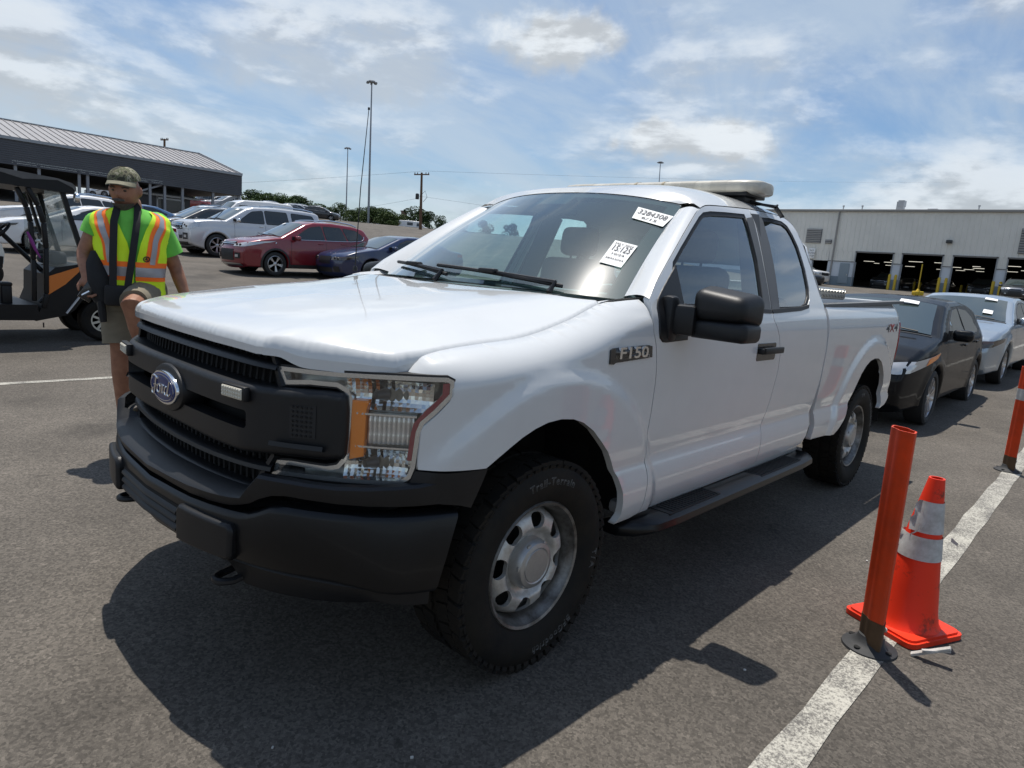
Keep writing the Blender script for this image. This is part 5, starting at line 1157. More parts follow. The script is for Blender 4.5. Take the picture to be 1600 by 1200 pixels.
def wheel_parts(r, w, spokes, rim_k=.68):
    rm = r*rim_k; T = MB().lathe([(rm, w*.36), (rm+.02, w*.48), (r*.90, w*.5), (r*.985, w*.42), (r, w*.25), (r, -w*.25), (r*.985, -w*.42), (r*.9, -w*.5), (rm, -w*.4)], axis='y', n=36, cap=False)
    Rm = MB().lathe([(rm+.006, w*.40), (rm-.006, w*.42), (rm-.016, w*.34), (rm-.03, 0), (rm-.03, -w*.3)], axis='y', n=36, cap=False)
    for k in range(spokes):
        a = 2*math.pi*k/spokes
        for da in (-.11, .11) if spokes <= 6 else (0,):
            p0 = np.array([.05*math.cos(a), w*.30, .05*math.sin(a)]); p1 = np.array([(rm-.012)*math.cos(a+da), w*.36, (rm-.012)*math.sin(a+da)]); Rm.bar(p0, p1, .028 if spokes <= 6 else .022, .030, up=(0, 1, 0))
    Rm.lathe([(.06, w*.2), (.06, w*.34), (.045, w*.38), (0, w*.39)], axis='y', n=16)
    Dk = MB().lathe([(rm-.02, w*.08), (0, w*.08)], axis='y', n=20)
    return T, Rm, Dk
def soft(poly, d=.05, n=3):
    P = np.asarray(poly, float); out = []
    for i in range(len(P)):
        a, b_, c = P[i-1], P[i], P[(i+1) % len(P)]; la, lc = np.linalg.norm(a-b_), np.linalg.norm(c-b_); q0 = b_+(a-b_)/la*min(d, la*.35); q1 = b_+(c-b_)/lc*min(d, lc*.35)
        for t in np.linspace(0, 1, n): out.append((1-t)**2*q0+2*t*(1-t)*b_+t*t*q1)
    return np.array(out)
def car_parts(sp, grid=.05):
    """list of (name, sub_of, V, F, normals or None, material key, side) in car space: x forward from the front axle, z up"""
    W, wb, wr = sp['W']/2, sp['wb'], sp['wr']; prof = np.array(sp['prof'], float); belt = sp.get('belt', 1.0); er = sp.get('er', .05)
    xf, xr = prof[:, 0].max(), prof[:, 0].min(); tum = sp.get('tum', .34); nt_, rt = sp.get('nose', .16), sp.get('tail', .10); sill = sp.get('sill', .24)
    def Y(x, z):
        x = np.asarray(x, float); z = np.asarray(z, float)
        y = W-.035*np.clip((z-.72)/.45, -1.2, 1)**2-.02*sstep(belt-.25, belt, z)-tum*np.maximum(0, z-belt)**1.08
        y = y-nt_*np.clip((x-(xf-.95))/.95, 0, 1)**2.4-rt*np.clip(((xr+.8)-x)/.8, 0, 1)**2.4
        for cx in (0, -wb):
            r = np.hypot(x-cx, z-wr); y = y+.018*(1-sstep(wr+.09, wr+.17, r))*(z < belt)
        return y
    fn = lambda x, z, d: np.stack([x, Y(x, z)-d, z], -1)
    def arch(cx):
        R0 = wr+.055; a0 = math.asin(min(.99, max(-.6, (sill-wr)/R0))); A = np.linspace(math.pi-a0, a0, 16); return [(cx+R0*math.cos(a), wr+R0*math.sin(a)) for a in A]
    bot = [(prof[-1][0], prof[-1][1])]+arch(-wb)+arch(0)+[(prof[0][0], prof[0][1])]
    out = list(map(tuple, prof))+[q for q in bot[1:-1]]
    P = []
    side = panel(out, fn, grid, thick=.05, er=er); sv, sf, sn = side
    # top skin
    pr = resample(prof, grid*1.4, False); t = np.gradient(pr, axis=0); t /= np.linalg.norm(t, axis=1)[:, None]+1e-9; n2 = np.stack([t[:, 1], -t[:, 0]], 1); n2 *= np.where(np.sum(n2*(pr-[(xf+xr)/2, .6]), 1) < 0, -1, 1)[:, None]
    for _ in range(2): n2[1:-1] = (n2[:-2]+2*n2[1:-1]+n2[2:])/4
    n2 /= np.linalg.norm(n2, axis=1)[:, None]; us = np.linspace(-1, 1, 17)
    def top(x, z, nx, nz, u, off=0.):
        ye = float(Y(x, z))-er*.98; c = (1-abs(u)**2.6); bul = .035*abs(nz)+sp.get('bulge', .12)*nx*nx; return (x+nx*(bul*c+off), u*ye, z+nz*(bul*c+off))
    G = [[top(x, z, a, b_, u) for u in us] for (x, z), (a, b_) in zip(pr, n2)]
    m = MB(); m.grid(G); tv, tf = np.array(m.v), m.f
    # outward orientation for skin
    k = len(pr)//2; 
    body = MB(); body.add(sv, sf); body.add(sv*[1, -1, 1], [f[::-1] for f in sf]); body.add(tv, tf); NB = None
    P.append(('body', None, body, 'paint'))
    nf = int(np.argmax(pr[:, 1] >= prof[sp['ws'][0]][1]-1e-6)); zf_ = np.maximum.accumulate(pr[:nf+1, 1])+np.arange(nf+1)*1e-7
    def nose(z, u, off):
        x, nx, nz = np.interp(z, zf_, pr[:nf+1, 0]), np.interp(z, zf_, n2[:nf+1, 0]), np.interp(z, zf_, n2[:nf+1, 1]); return np.array(top(x, z, nx, nz, u, off))
    def zc_n(z, u):
        # parameter height whose surface point lies at height z for that u
        lo, hi = zf_[0], zf_[-1]
        for _ in range(22):
            m_ = (lo+hi)/2
            if nose(m_, u, 0.)[2] < z: lo = m_
            else: hi = m_
        return (lo+hi)/2
    def strip(i0, i1, ua, ub, off, key, name, nu=13, sub='body', edge=None):
        seg = resample(prof[i0:i1+1], .06, False); tt = np.gradient(seg, axis=0); tt /= np.linalg.norm(tt, axis=1)[:, None]+1e-9; nn = np.stack([tt[:, 1], -tt[:, 0]], 1); nn *= np.where(np.sum(nn*(seg-[(xf+xr)/2, .6]), 1) < 0, -1, 1)[:, None]
        q = MB(); q.grid([[top(x, z, a, b_, u, off) for u in np.linspace(ua, ub, nu)] for (x, z), (a, b_) in zip(seg, nn)]); P.append((name, sub, q, key))
    def trim_seg(i0, i1, k0, k1):
        a, b_ = prof[i0], prof[i1]; return np.array([a+(b_-a)*k0, a+(b_-a)*k1])
    def glasspane(i0, i1, k0, k1, um, name, key):
        seg = resample(trim_seg(i0, i1, k0, k1), .08, False); d = seg[-1]-seg[0]; d /= np.linalg.norm(d); nn = np.array([d[1], -d[0]]); nn *= -1 if nn@(seg.mean(0)-[(xf+xr)/2, .6]) < 0 else 1
        q = MB(); q.grid([[top(x, z, nn[0], nn[1], u, .006) for u in np.linspace(-um, um, 13)] for x, z in seg]); P.append((name, 'body', q, key))
    i0, i1 = sp['ws']; glasspane(i0, i1, .03, .97, .93, 'windshield', 'ws')
    glasspane(i0-1, i0, .80, 1.0, .95, 'cowl_strip', 'black')
    if 'rg' in sp: glasspane(sp['rg'][0], sp['rg'][1], .08, .85, .90, 'rear_glass', 'glass')
    for s_ in (1, -1):
        for wdw in sp['win']:
            tp = panel(inset(soft(wdw), -.020), lambda x, z, d: fn(x, z, d-.002), .12, thick=.004); q = MB(); q.add(tp[0]*[1, s_, 1], tp[1] if s_ > 0 else [f[::-1] for f in tp[1]]); P.append(('window_trim', 'body', q, 'black'))
            wp = panel(soft(wdw), lambda x, z, d: fn(x, z, d-.005), .12, thick=.003); q = MB(); V = wp[0]*[1, s_, 1]; q.add(V, wp[1] if s_ > 0 else [f[::-1] for f in wp[1]]); P.append(('side_window', 'body', q, 'glass'))
        for gx in sp.get('gaps', ()):
            q = MB(); pts = [(gx[0], sill+.08), (gx[0]+.03, .55), (gx[0]+.01, belt-.03)]; q.grid([[(x+dx, s_*(float(Y(x, z))+.002), z) for dx in (-.004, .004)] for x, z in resample(pts, .08, False)]); P.append(('door_gap', 'body', q, 'black'))
        for hx, hz in sp.get('handles', ()):
            q = MB(); q.bar((hx, s_*(float(Y(hx, hz))+.022), hz), (hx-.17, s_*(float(Y(hx-.17, hz))+.022), hz+.005), .022, .028, bev=.008); P.append(('door_handle', 'body', q, sp.get('hmat', 'paint')))
        # lamps wrap from nose to flank: lamp = (length along flank, z0 back, z1 back), lampz at the corner, lampi inner
        if 'lamp' in sp:
            ln, zb0, zb1 = sp['lamp']; zc0, zc1 = sp['lampz']; zi0, zi1 = sp['lampi']; u0 = sp.get('lamp_in', .52); g = []; g2 = []
            for k in np.linspace(1, .12, 7):
                row = []
                for j in np.linspace(0, 1, 6):
                    z = (zb0*k+zc0*(1-k))*(1-j)+(zb1*k+zc1*(1-k))*j; xn = np.interp(z, zf_, pr[:nf+1, 0]); x = xn-ln*k; d = min(ln*k, er); dep = er*(1-math.sqrt(max(0, 1-(1-d/er)**2))); row.append((x+.012, s_*(float(Y(x, z))-dep+.015), z))
                g.append(row)
            for k in np.linspace(0, 1, 7):
                u = .995-(.995-u0)*k; row = []
                for j in np.linspace(0, 1, 6):
                    z = (zc0*(1-k)+zi0*k)*(1-j)+(zc1*(1-k)+zi1*k)*j; p_ = nose(zc_n(z, u), u, .020); row.append((p_[0], s_*abs(p_[1]), z))
                g.append(row)
            q = MB(); q.grid(g); P.append(('headlight', 'body', q, sp.get('lampmat', 'lamp')))
            if sp.get('amber'): q = MB(); q.grid([[(x+.003, y_+s_*.004, z*.9+.1*r_[2][2]) for x, y_, z in r_] for r_ in g[0:4]]); P.append(('turn_lens', 'body', q, 'amber'))
            ctr = [np.array(g[9][2])*(1-.0), np.array(g[11][3])]
            q = MB()
            for c_ in ctr: q.lathe([(.0, .016), (.030, .014), (.042, .0), (.046, -.02)], tuple(c_), 'x', 14)
            P.append(('projector', 'body', q, 'black'))
        if 'taill' in sp:
            q = MB(); q.grid([[(x, s_*(float(Y(x, (z0+z1)/2))+.004), z) for z in np.linspace(z0, z1, 4)] for z0, z1, x in sp['taill']]); P.append(('tail_light', 'body', q, 'tail'))
        mx_, mz = sp['mir']; q = MB(); yb = float(Y(mx_, mz)); q.box((mx_-.04, s_*(yb+.135), mz+.03), (.13, .22, .14), bev=.045, seg=3); P.append(('door_mirror', 'body', q, sp.get('mirmat', 'paint')))
        q = MB(); q.bar((mx_, s_*(yb-.02), mz), (mx_-.02, s_*(yb+.06), mz), .05, .05).box((mx_+.0, s_*(yb+.005), mz+.03), (.16, .02, .10)); P.append(('mirror_stalk', 'body', q, 'black'))
        if sp.get('rails'):
            x0, x1, z0 = sp['rails']; zt_ = lambda x: np.interp(-x, -prof[sp['ws'][1]:sp['ws'][1]+5, 0], prof[sp['ws'][1]:sp['ws'][1]+5, 1]); q = MB(); xs_ = np.linspace(x0, x1, 9); q.tube([(x, s_*(float(Y(x, zt_(x)))-.08), zt_(x)+.035+.045*math.sin(math.pi*min(1, max(0, k/8)))**.4) for k, x in enumerate(xs_)], .022, 6); P.append(('roof_rail', 'body', q, 'chrome'))
        if sp.get('clad'):
            for cx in (0, -wb):
                q = MB(); q.grid([[(cx+r_*math.cos(a), s_*(float(Y(cx+r_*math.cos(a), wr+r_*math.sin(a)))+.007), wr+r_*math.sin(a)) for r_ in (wr+.058, wr+.085, wr+.115)] for a in np.linspace(-.25, math.pi+.25, 22)]); P.append(('arch_trim', 'body', q, 'black'))
            q = MB(); q.tube([(x, s_*(float(Y(x, z))+.006), z) for x, z in ((-.62, 1.078), (-1.2, 1.092), (-2.0, 1.105), (-2.6, 1.122), (-3.02, 1.165), (-3.12, 1.22), (-3.14, 1.30))], .010, 6); P.append(('belt_trim', 'body', q, 'chrome'))
        if sp.get('sillm'):
            q = MB(); q.grid([[(x, s_*(float(Y(x, z))+.006), z) for z in (sill+.01, sill+.10)] for x in np.linspace(-wr-.1, -wb+wr+.1, 9)]); P.append(('sill_trim', 'body', q, sp['sillm']))
    for key, name, ua, z0, z1, off, mk in sp.get('nosebits', ()):
        q = MB(); q.grid([[nose(zc_n(z, u), u, off) for u in np.linspace(ua[0], ua[1], 11)] for z in np.linspace(z0, z1, 5)]); P.append((name, 'body', q, mk))
    q = MB(); q.box(((xf+xr)/2, 0, .30), (xf-xr-.5, W*1.6, .16)).box((-.0, 0, .42), (wr*2.6, W*1.5, .40)).box((-wb, 0, .42), (wr*2.6, W*1.5, .40)); P.append(('underbody', None, q, 'under'))
    return P
def build_car(sp, pm, label, cat, name, group=None, detail=True):
    e = thing(name, label, cat, group=group); parts = car_parts(sp, .05 if detail else .12); made = {}
    for nm, sub, q, key in parts:
        m = pm if key == 'paint' else CM[key]
        o = q.build(nm, [m], made.get(sub, e), angle=42); made.setdefault(nm, o)
    T, Rm, Dk = wheel_parts(sp['wr'], sp.get('ww', .22), sp.get('spokes', 5), sp.get('rimk', .68)); tm, rm_, dk = T.mesh('tyre', [CM['tyre']]), Rm.mesh('rim', [sp.get('rimmat', CRIM)]), Dk.mesh('brake', [UNDER])
    for cx in (0, -sp['wb']):
        for s_ in (1, -1):
            w_ = bpy.data.objects.new('wheel', None); w_.empty_display_size = .1; link(w_, e); w_.location = (cx, s_*(sp['W']/2-.12), sp['wr']); w_.rotation_euler = (0, .4*s_+cx, 0 if s_ > 0 else math.pi)
            obj('tyre', tm, w_); obj('rim', rm_, w_); obj('brake', dk, w_)
    return e
def far_car_mesh(sp, name):
    keys = ['paint', 'glass', 'ws', 'black', 'rim', 'lamp', 'tail', 'tyre', 'chrome', 'amber', 'under', 'paper', 'smoke']; M = MB()
    for nm, sub, q, key in car_parts(sp, .14): M.add(q.v, q.f, keys.index(key))
    T, Rm, Dk = wheel_parts(sp['wr'], .22, 5)
    for cx in (0, -sp['wb']):
        for s_ in (1, -1):
            off = np.array([cx, s_*(sp['W']/2-.12), sp['wr']])
            for q, k in ((T, 'tyre'), (Rm, 'rim'), (Dk, 'under')): M.add([(x*s_+off[0], y*s_+off[1], z+off[2]) for x, y, z in q.v], q.f, keys.index(k))
    me = M.mesh(name, [paint('white', (.78, .78, .78))]+[CM[k] for k in keys[1:]], angle=42); return me
SUV = dict(W=1.84, wb=2.69, wr=.345, belt=1.06, prof=[(.80, .24), (.90, .34), (.93, .52), (.93, .66), (.88, .82), (.78, .94), (.45, 1.02), (-.02, 1.09), (-.22, 1.12), (-1.08, 1.55), (-1.35, 1.62), (-2.0, 1.645), (-2.7, 1.60), (-3.12, 1.53), (-3.22, 1.48), (-3.50, 1.06), (-3.57, .92), (-3.58, .58), (-3.50, .34), (-3.40, .28)], ws=(8, 9), rg=(14, 15), tum=.40,
    win=[[(-.62, 1.10), (-1.02, 1.36), (-1.22, 1.46), (-1.60, 1.52), (-1.66, 1.12)], [(-1.73, 1.12), (-1.67, 1.52), (-2.30, 1.51), (-2.45, 1.14)], [(-2.52, 1.145), (-2.38, 1.505), (-2.85, 1.46), (-3.10, 1.30), (-3.02, 1.20)]], gaps=[(-.52,), (-1.70,), (-2.44,)], handles=[(-1.42, .99), (-2.22, 1.02)],
    lamp=(.55, .96, 1.005), lampz=(.80, .945), lampi=(.80, .86), lamp_in=.50, taill=[(.98, 1.08, -3.02), (.90, 1.08, -3.28), (.86, 1.06, -3.44)], mir=(-.62, 1.09), rails=(-1.45, -2.95, 0), spokes=5, clad=True,
    nosebits=[(0, 'grille', (-.52, .52), .84, .93, .012, 'black'), (0, 'grille_bar', (-.50, .50), .90, .918, .02, 'chrome'), (0, 'grille_bar', (-.50, .50), .858, .876, .02, 'chrome'), (0, 'lower_grille', (-.55, .55), .40, .72, .010, 'black'), (0, 'fog_bezel', (.64, .92), .46, .62, .010, 'black'), (0, 'fog_bezel', (-.92, -.64), .46, .62, .010, 'black'), (0, 'fog_lamp', (.68, .84), .50, .57, .02, 'lamp'), (0, 'fog_lamp', (-.84, -.68), .50, .57, .02, 'lamp'), (0, 'chin_trim', (-.9, .9), .26, .33, .012, 'rim')], sillm='black')
BIG = dict(W=2.03, wb=3.11, wr=.40, belt=1.24, tum=.26, er=.06, nose=.12, prof=[(.78, .34), (.90, .42), (.95, .60), (.95, .80), (.93, 1.00), (.88, 1.14), (.75, 1.22), (.2, 1.28), (-.35, 1.31), (-1.15, 1.78), (-1.45, 1.87), (-2.4, 1.92), (-3.6, 1.90), (-4.1, 1.86), (-4.22, 1.80), (-4.36, 1.25), (-4.40, .98), (-4.40, .60), (-4.30, .42)], ws=(8, 9), rg=(14, 15),
    win=[[(-.80, 1.29), (-1.22, 1.60), (-1.38, 1.70), (-1.80, 1.76), (-1.82, 1.29)], [(-1.92, 1.29), (-1.88, 1.77), (-2.78, 1.77), (-2.85, 1.30)], [(-3.02, 1.31), (-2.98, 1.77), (-3.9, 1.73), (-4.12, 1.32)]], gaps=[(-.66,), (-1.87,), (-2.90,)], handles=[(-1.6, 1.17), (-2.6, 1.18)], hmat='chrome',
    lamp=(.30, 1.02, 1.17), lampz=(.92, 1.14), lampi=(.92, 1.14), lamp_in=.63, lampmat='lamp', taill=[(1.0, 1.5, -4.20), (1.0, 1.5, -4.34)], mir=(-.70, 1.32), rails=(-1.7, -4.0, 0), spokes=6, mirmat='chrome',
    nosebits=[(0, 'grille', (-.62, .62), .90, 1.15, .010, 'black')]+[(0, 'grille_bar', (-.60, .60), z, z+.03, .03, 'chrome') for z in (.93, .985, 1.04, 1.095)]+[(0, 'lower_grille', (-.6, .6), .58, .70, .010, 'black'), (0, 'fog_bezel', (.66, .95), .56, .78, .012, 'black'), (0, 'fog_bezel', (-.95, -.66), .56, .78, .012, 'black'), (0, 'fog_lamp', (.74, .9), .62, .71, .02, 'lamp'), (0, 'fog_lamp', (-.9, -.74), .62, .71, .02, 'lamp'), (0, 'chin_trim', (-.9, .9), .36, .47, .008, 'black')], sillm='black')
HATCH = dict(W=1.80, wb=2.65, wr=.325, belt=.98, tum=.44, prof=[(.76, .20), (.86, .27), (.90, .42), (.90, .56), (.86, .70), (.76, .80), (.50, .90), (.05, .985), (-.12, 1.02), (-1.02, 1.385), (-1.30, 1.435), (-1.9, 1.45), (-2.5, 1.41), (-2.95, 1.34), (-3.05, 1.30), (-3.32, .98), (-3.40, .86), (-3.42, .55), (-3.36, .32), (-3.28, .26)], ws=(8, 9), rg=(14, 15),
    win=[[(-.60, 1.01), (-1.00, 1.22), (-1.30, 1.335), (-1.62, 1.36), (-1.64, 1.02)], [(-1.71, 1.02), (-1.69, 1.36), (-2.20, 1.335), (-2.50, 1.25), (-2.62, 1.08), (-2.52, 1.05)]], gaps=[(-.50,), (-1.68,), (-2.45,)], handles=[(-1.42, .90), (-2.25, .92)],
    lamp=(.62, .80, .86), lampz=(.63, .77), lampi=(.63, .70), lamp_in=.48, amber=True, taill=[(.78, .98, -3.08), (.74, .98, -3.30)], mir=(-.60, 1.02), spokes=10, rimk=.72,
    nosebits=[(0, 'lower_grille', (-.55, .55), .30, .56, .010, 'black'), (0, 'grille', (-.4, .4), .66, .72, .012, 'black'), (0, 'fog_lamp', (.7, .86), .36, .43, .012, 'black'), (0, 'fog_lamp', (-.86, -.7), .36, .43, .012, 'black')])
SEDAN = dict(W=1.85, wb=2.80, wr=.335, belt=.98, tum=.44, prof=[(.82, .20), (.92, .28), (.97, .44), (.97, .58), (.93, .72), (.84, .80), (.55, .90), (.0, .985), (-.25, 1.015), (-1.18, 1.37), (-1.50, 1.425), (-2.05, 1.43), (-2.45, 1.39), (-3.20, 1.10), (-3.32, 1.07), (-3.72, 1.03), (-3.80, .98), (-3.86, .70), (-3.82, .40), (-3.70, .28)], ws=(8, 9), rg=(12, 13),
    win=[[(-.72, 1.01), (-1.15, 1.22), (-1.42, 1.315), (-1.75, 1.345), (-1.77, 1.02)], [(-1.84, 1.02), (-1.82, 1.345), (-2.25, 1.315), (-2.62, 1.20), (-2.85, 1.08), (-2.80, 1.04)]], gaps=[(-.60,), (-1.80,), (-2.62,)], handles=[(-1.55, .90), (-2.45, .92)],
    lamp=(.42, .74, .80), lampz=(.64, .755), lampi=(.645, .72), lamp_in=.48, lampmat='smoke', taill=[(.80, .98, -3.5), (.78, .98, -3.76)], mir=(-.72, 1.02), spokes=10, rimk=.72,
    nosebits=[(0, 'grille', (-.42, .42), .52, .74, .012, 'black'), (0, 'lower_grille', (-.5, .5), .28, .42, .010, 'black'), (0, 'fog_bezel', (.62, .92), .30, .46, .010, 'black'), (0, 'fog_bezel', (-.92, -.62), .30, .46, .010, 'black')])
PICK = dict(W=1.98, wb=3.6, wr=.39, belt=1.22, tum=.30, er=.05, nose=.10, prof=[(.78, .36), (.88, .46), (.92, .70), (.92, .98), (.86, 1.10), (.6, 1.17), (-.3, 1.28), (-.5, 1.30), (-1.2, 1.75), (-1.5, 1.84), (-2.5, 1.85), (-2.75, 1.78), (-2.85, 1.30), (-4.7, 1.30), (-4.78, 1.25), (-4.78, .60), (-4.7, .5)], ws=(7, 8), win=[[(-.95, 1.27), (-1.3, 1.58), (-1.5, 1.68), (-1.85, 1.72), (-1.86, 1.27)], [(-1.96, 1.27), (-1.95, 1.72), (-2.6, 1.70), (-2.68, 1.28)]],
    lamp=(.28, .94, 1.06), lampz=(.9, 1.06), lampi=(.9, 1.06), lamp_in=.66, taill=[(.9, 1.25, -4.66), (.9, 1.25, -4.77)], mir=(-.9, 1.3), nosebits=[(0, 'grille', (-.6, .6), .8, 1.05, .01, 'black')])
VAN = dict(W=1.98, wb=3.3, wr=.35, belt=1.30, tum=.10, er=.08, nose=.2, prof=[(.75, .3), (.9, .45), (.92, .8), (.85, 1.0), (.55, 1.18), (.3, 1.25), (-.45, 1.95), (-.9, 2.12), (-2.5, 2.18), (-4.3, 2.12), (-4.45, 2.0), (-4.5, 1.2), (-4.5, .6), (-4.4, .4)], ws=(5, 6), win=[[(-.1, 1.25), (-.6, 1.78), (-1.15, 1.80), (-1.18, 1.25)], [(-1.9, 1.35), (-1.9, 1.85), (-2.9, 1.85), (-2.9, 1.35)]], sillm='black',
    lamp=(.3, .9, 1.02), lampz=(.8, .98), lampi=(.8, .9), lamp_in=.6, taill=[(1.0, 1.5, -4.3), (1.0, 1.5, -4.48)], mir=(-.1, 1.32), nosebits=[(0, 'grille', (-.5, .5), .55, .8, .01, 'black')])
def put(e, px, py, depth, view, dz=0.):
    """stand a vehicle on the terrain; view = heading turned from picture-left towards the camera, in degrees"""
    p = at(px, py, depth); left = np.array([-_r[0], -_r[1]]); left /= np.linalg.norm(left); tow = -np.array([_d[0], _d[1]]); tow /= np.linalg.norm(tow)
    h = left*math.cos(R_(view))+tow*math.sin(R_(view)); a = math.atan2(h[1], h[0]); zz = []
    L = e.get('_wb', 2.7); f = p[:2]; r_ = f-h*L; zf, zr = gz(*f), gz(*r_)
    e.location = (f[0], f[1], zf-.01+dz); e.rotation_euler = (0, -math.atan2(zf-zr, L), a); return e
red = build_car(SUV, paint('ruby_red', (.20, .010, .020), .15, .28), 'dark red compact SUV with silver roof rails parked in the lot', 'SUV', 'parked_suv'); red['_wb'] = 2.69; put(red, 408, 416, 20.3, 47.6)
MB().tube([(.01, .93, .94), (-.02, .94, .96)], .02, 6).build('badge', [CHROME], red)
exp = build_car(BIG, paint('silver', (.58, .59, .61), .35, .3), 'large silver full-size SUV with chrome grille, behind the dark red SUV', 'SUV', 'parked_suv'); exp['_wb'] = 3.11; put(exp, 322, 388, 25.0, 47.6)
MB().tube([(.05, .80, 1.28), (-.25, .86, 1.62), (-.33, .87, 1.70)], .012, 6).build('antenna', [SEAL], exp)
foc = build_car(HATCH, mat('paint_gloss_black', (.003, .004, .006), .45, coat=.42, spec=.08), 'black hatchback with orange turn lens waiting directly behind the white pickup', 'hatchback', 'waiting_hatchback'); foc.location = (-7.25, -.11, gz(-7.2, 0)+.0); foc.rotation_euler = (0, .006, 0)
slv = build_car(SEDAN, paint('ice_blue', (.36, .42, .48), .55, .28), 'silver-blue sedan waiting in line behind the black hatchback', 'sedan', 'waiting_sedan'); slv.location = (-12.25, -.05, gz(-12.25, 0)); slv.rotation_euler = (0, .025, -.02)
for car_, sp_c in ((red, SUV), (exp, BIG), (foc, HATCH), (slv, SEDAN)):
    a_, b2 = np.array(sp_c['prof'][sp_c['ws'][0]]), np.array(sp_c['prof'][sp_c['ws'][1]])
    for y0_, y1_ in ((.10, .62), (-.55, .02)):
        MB().tube([(a_[0]+.07, y1_, a_[1]+.055), (a_[0]+.03+.02, (y0_+y1_)/2, a_[1]+.085), (a_[0]-.02+.05, y0_, a_[1]+.10)], .010, 5).build('wiper', [SEAL], car_)
def wlabel(car, sp, px_list):
    """white paper tags on the inside of a windshield; u across, k up the glass"""
    i0, i1 = sp['ws']; a, b_ = np.array(sp['prof'][i0]), np.array(sp['prof'][i1]); d = (b_-a)/np.linalg.norm(b_-a); n = np.array([-d[1], d[0]]); n *= 1 if n[0] > 0 else -1; n = np.array([abs(n[0]), abs(n[1])])
    for u, k, w_, h_ in px_list:
        q = MB(); g = []
        for kk in np.linspace(k, k+h_, 3):
            c = a+(b_-a)*kk; ye = sp['W']/2-.09-sp['tum']*max(0, c[1]-sp['belt'])**1.08-.05
            g.append([(c[0]+n[0]*(.012+.075*(1-abs(uu)**2.6)), uu*ye, c[1]+n[1]*(.012+.075*(1-abs(uu)**2.6))) for uu in np.linspace(u, u+w_, 3)])
        q.grid(g); q.build('paper_tag', [PAPER], car)
wlabel(foc, HATCH, [(.30, .83, .36, .10)]); wlabel(slv, SEDAN, [(.45, .85, .30, .09), (.52, .22, .20, .16)]); wlabel(exp, BIG, [(.5, .80, .25, .12)]); wlabel(red, SUV, [(-.6, .8, .25, .1)])
FAR = {k: far_car_mesh(v, n) for k, v, n in (('suv', SUV, 'far_suv'), ('hatch', HATCH, 'far_hatchback'), ('sedan', SEDAN, 'far_sedan'), ('pick', PICK, 'far_pickup'), ('van', VAN, 'far_van'))}
PC = {'white': (.78, .78, .78), 'silver': (.45, .46, .48), 'black': (.012, .013, .016), 'grey': (.09, .10, .115), 'red': (.34, .02, .02), 'navy': (.012, .022, .075), 'tan': (.20, .13, .09), 'blue': (.05, .12, .25), 'charcoal': (.03, .032, .036)}
NM = {'suv': ('distant_suv', 'SUV', 2.69), 'hatch': ('distant_hatchback', 'hatchback', 2.65), 'sedan': ('distant_sedan', 'sedan', 2.8), 'pick': ('distant_pickup', 'pickup truck', 3.6), 'van': ('delivery_van', 'van', 3.3)}
def far(kind, colr, px, py, depth, view, label, group=None):
    o = obj(NM[kind][0], FAR[kind]); o.material_slots[0].link = 'OBJECT'; o.material_slots[0].material = paint(colr, PC[colr]); tag(o, label, NM[kind][1], group); o['_wb'] = NM[kind][2]; put(o, px, py, depth, view); return o
far('sedan', 'white', 48, 388, 19.5, 47.6, 'white sedan parked right behind the golf cart')
far('suv', 'white', 38, 370, 24.5, 47.6, 'white SUV whose roof shows above the white sedan behind the golf cart')
far('sedan', 'blue', 150, 368, 31, 47.6, 'blue-grey car roof showing behind the white sedan')
far('suv', 'charcoal', 268, 378, 29, 47.6, 'charcoal crossover parked between the worker and the silver SUV')
far('sedan', 'grey', 292, 365, 33, 47.6, 'grey sedan parked beyond the charcoal crossover')
far('suv', 'white', 276, 358, 36.5, 47.6, 'white crossover parked beyond the grey sedan')
far('van', 'white', 352, 345, 44, 47.6, 'white van top showing behind the silver SUV')
far('sedan', 'navy', 556, 398, 20.9, 47.6, 'navy blue sedan parked right of the dark red SUV')
far('hatch', 'silver', 470, 356, 46, 227.6, 'silver hatchback parked behind the far end of the silver SUV')
far('sedan', 'white', 505, 352, 50, 227.6, 'white sedan parked behind the far end of the silver SUV')
for i, (px, py, dep, kd, cl) in enumerate(((312, 336, 74, 'sedan', 'red'), (322, 331, 82, 'suv', 'black'), (336, 336, 76, 'pick', 'white'), (352, 331, 84, 'suv', 'grey'), (364, 335, 80, 'sedan', 'white'), (378, 331, 88, 'sedan', 'silver'), (388, 333, 84, 'sedan', 'white'), (398, 332, 90, 'suv', 'white'), (408, 335, 86, 'sedan', 'silver'), (420, 333, 92, 'hatch', 'white'), (432, 334, 88, 'sedan', 'grey'), (446, 335, 92, 'suv', 'white'), (345, 326, 96, 'suv', 'white'), (372, 325, 98, 'sedan', 'black'), (460, 336, 94, 'sedan', 'white'), (478, 338, 92, 'suv', 'silver'))):
    lab = {'red': 'bright red sedan in the rows parked on the rise', 'black': 'black car in the rows parked on the rise', 'grey': 'dark grey car in the rows parked on the rise', 'silver': 'silver car in the rows parked on the rise', 'white': 'white car in the rows parked on the rise'}[cl]
    if kd == 'pick': lab = 'white pickup in the rows parked on the rise'
    far(kd, cl, px, py, dep, 47.6 if i % 3 else 227.6, lab, 'cars parked in rows on the rise')
for i, (px, py, dep, cl) in enumerate(((148, 326, 88, 'silver'), (158, 324, 92, 'blue'), (166, 326, 86, 'white'))): far('sedan', cl, px, py, dep, 20, cl+' car glimpsed through the open shed bays', 'cars seen through the shed')
far('suv', 'black', 519, 338, 88, 185, 'black SUV parked alone on the rise below the light masts')
far('van', 'white', 624, 352, 128, 180, 'white cargo van left of the wooden utility pole on the rise')
far('van', 'white', 662, 356, 122, 180, 'white cargo van directly behind the wooden utility pole')
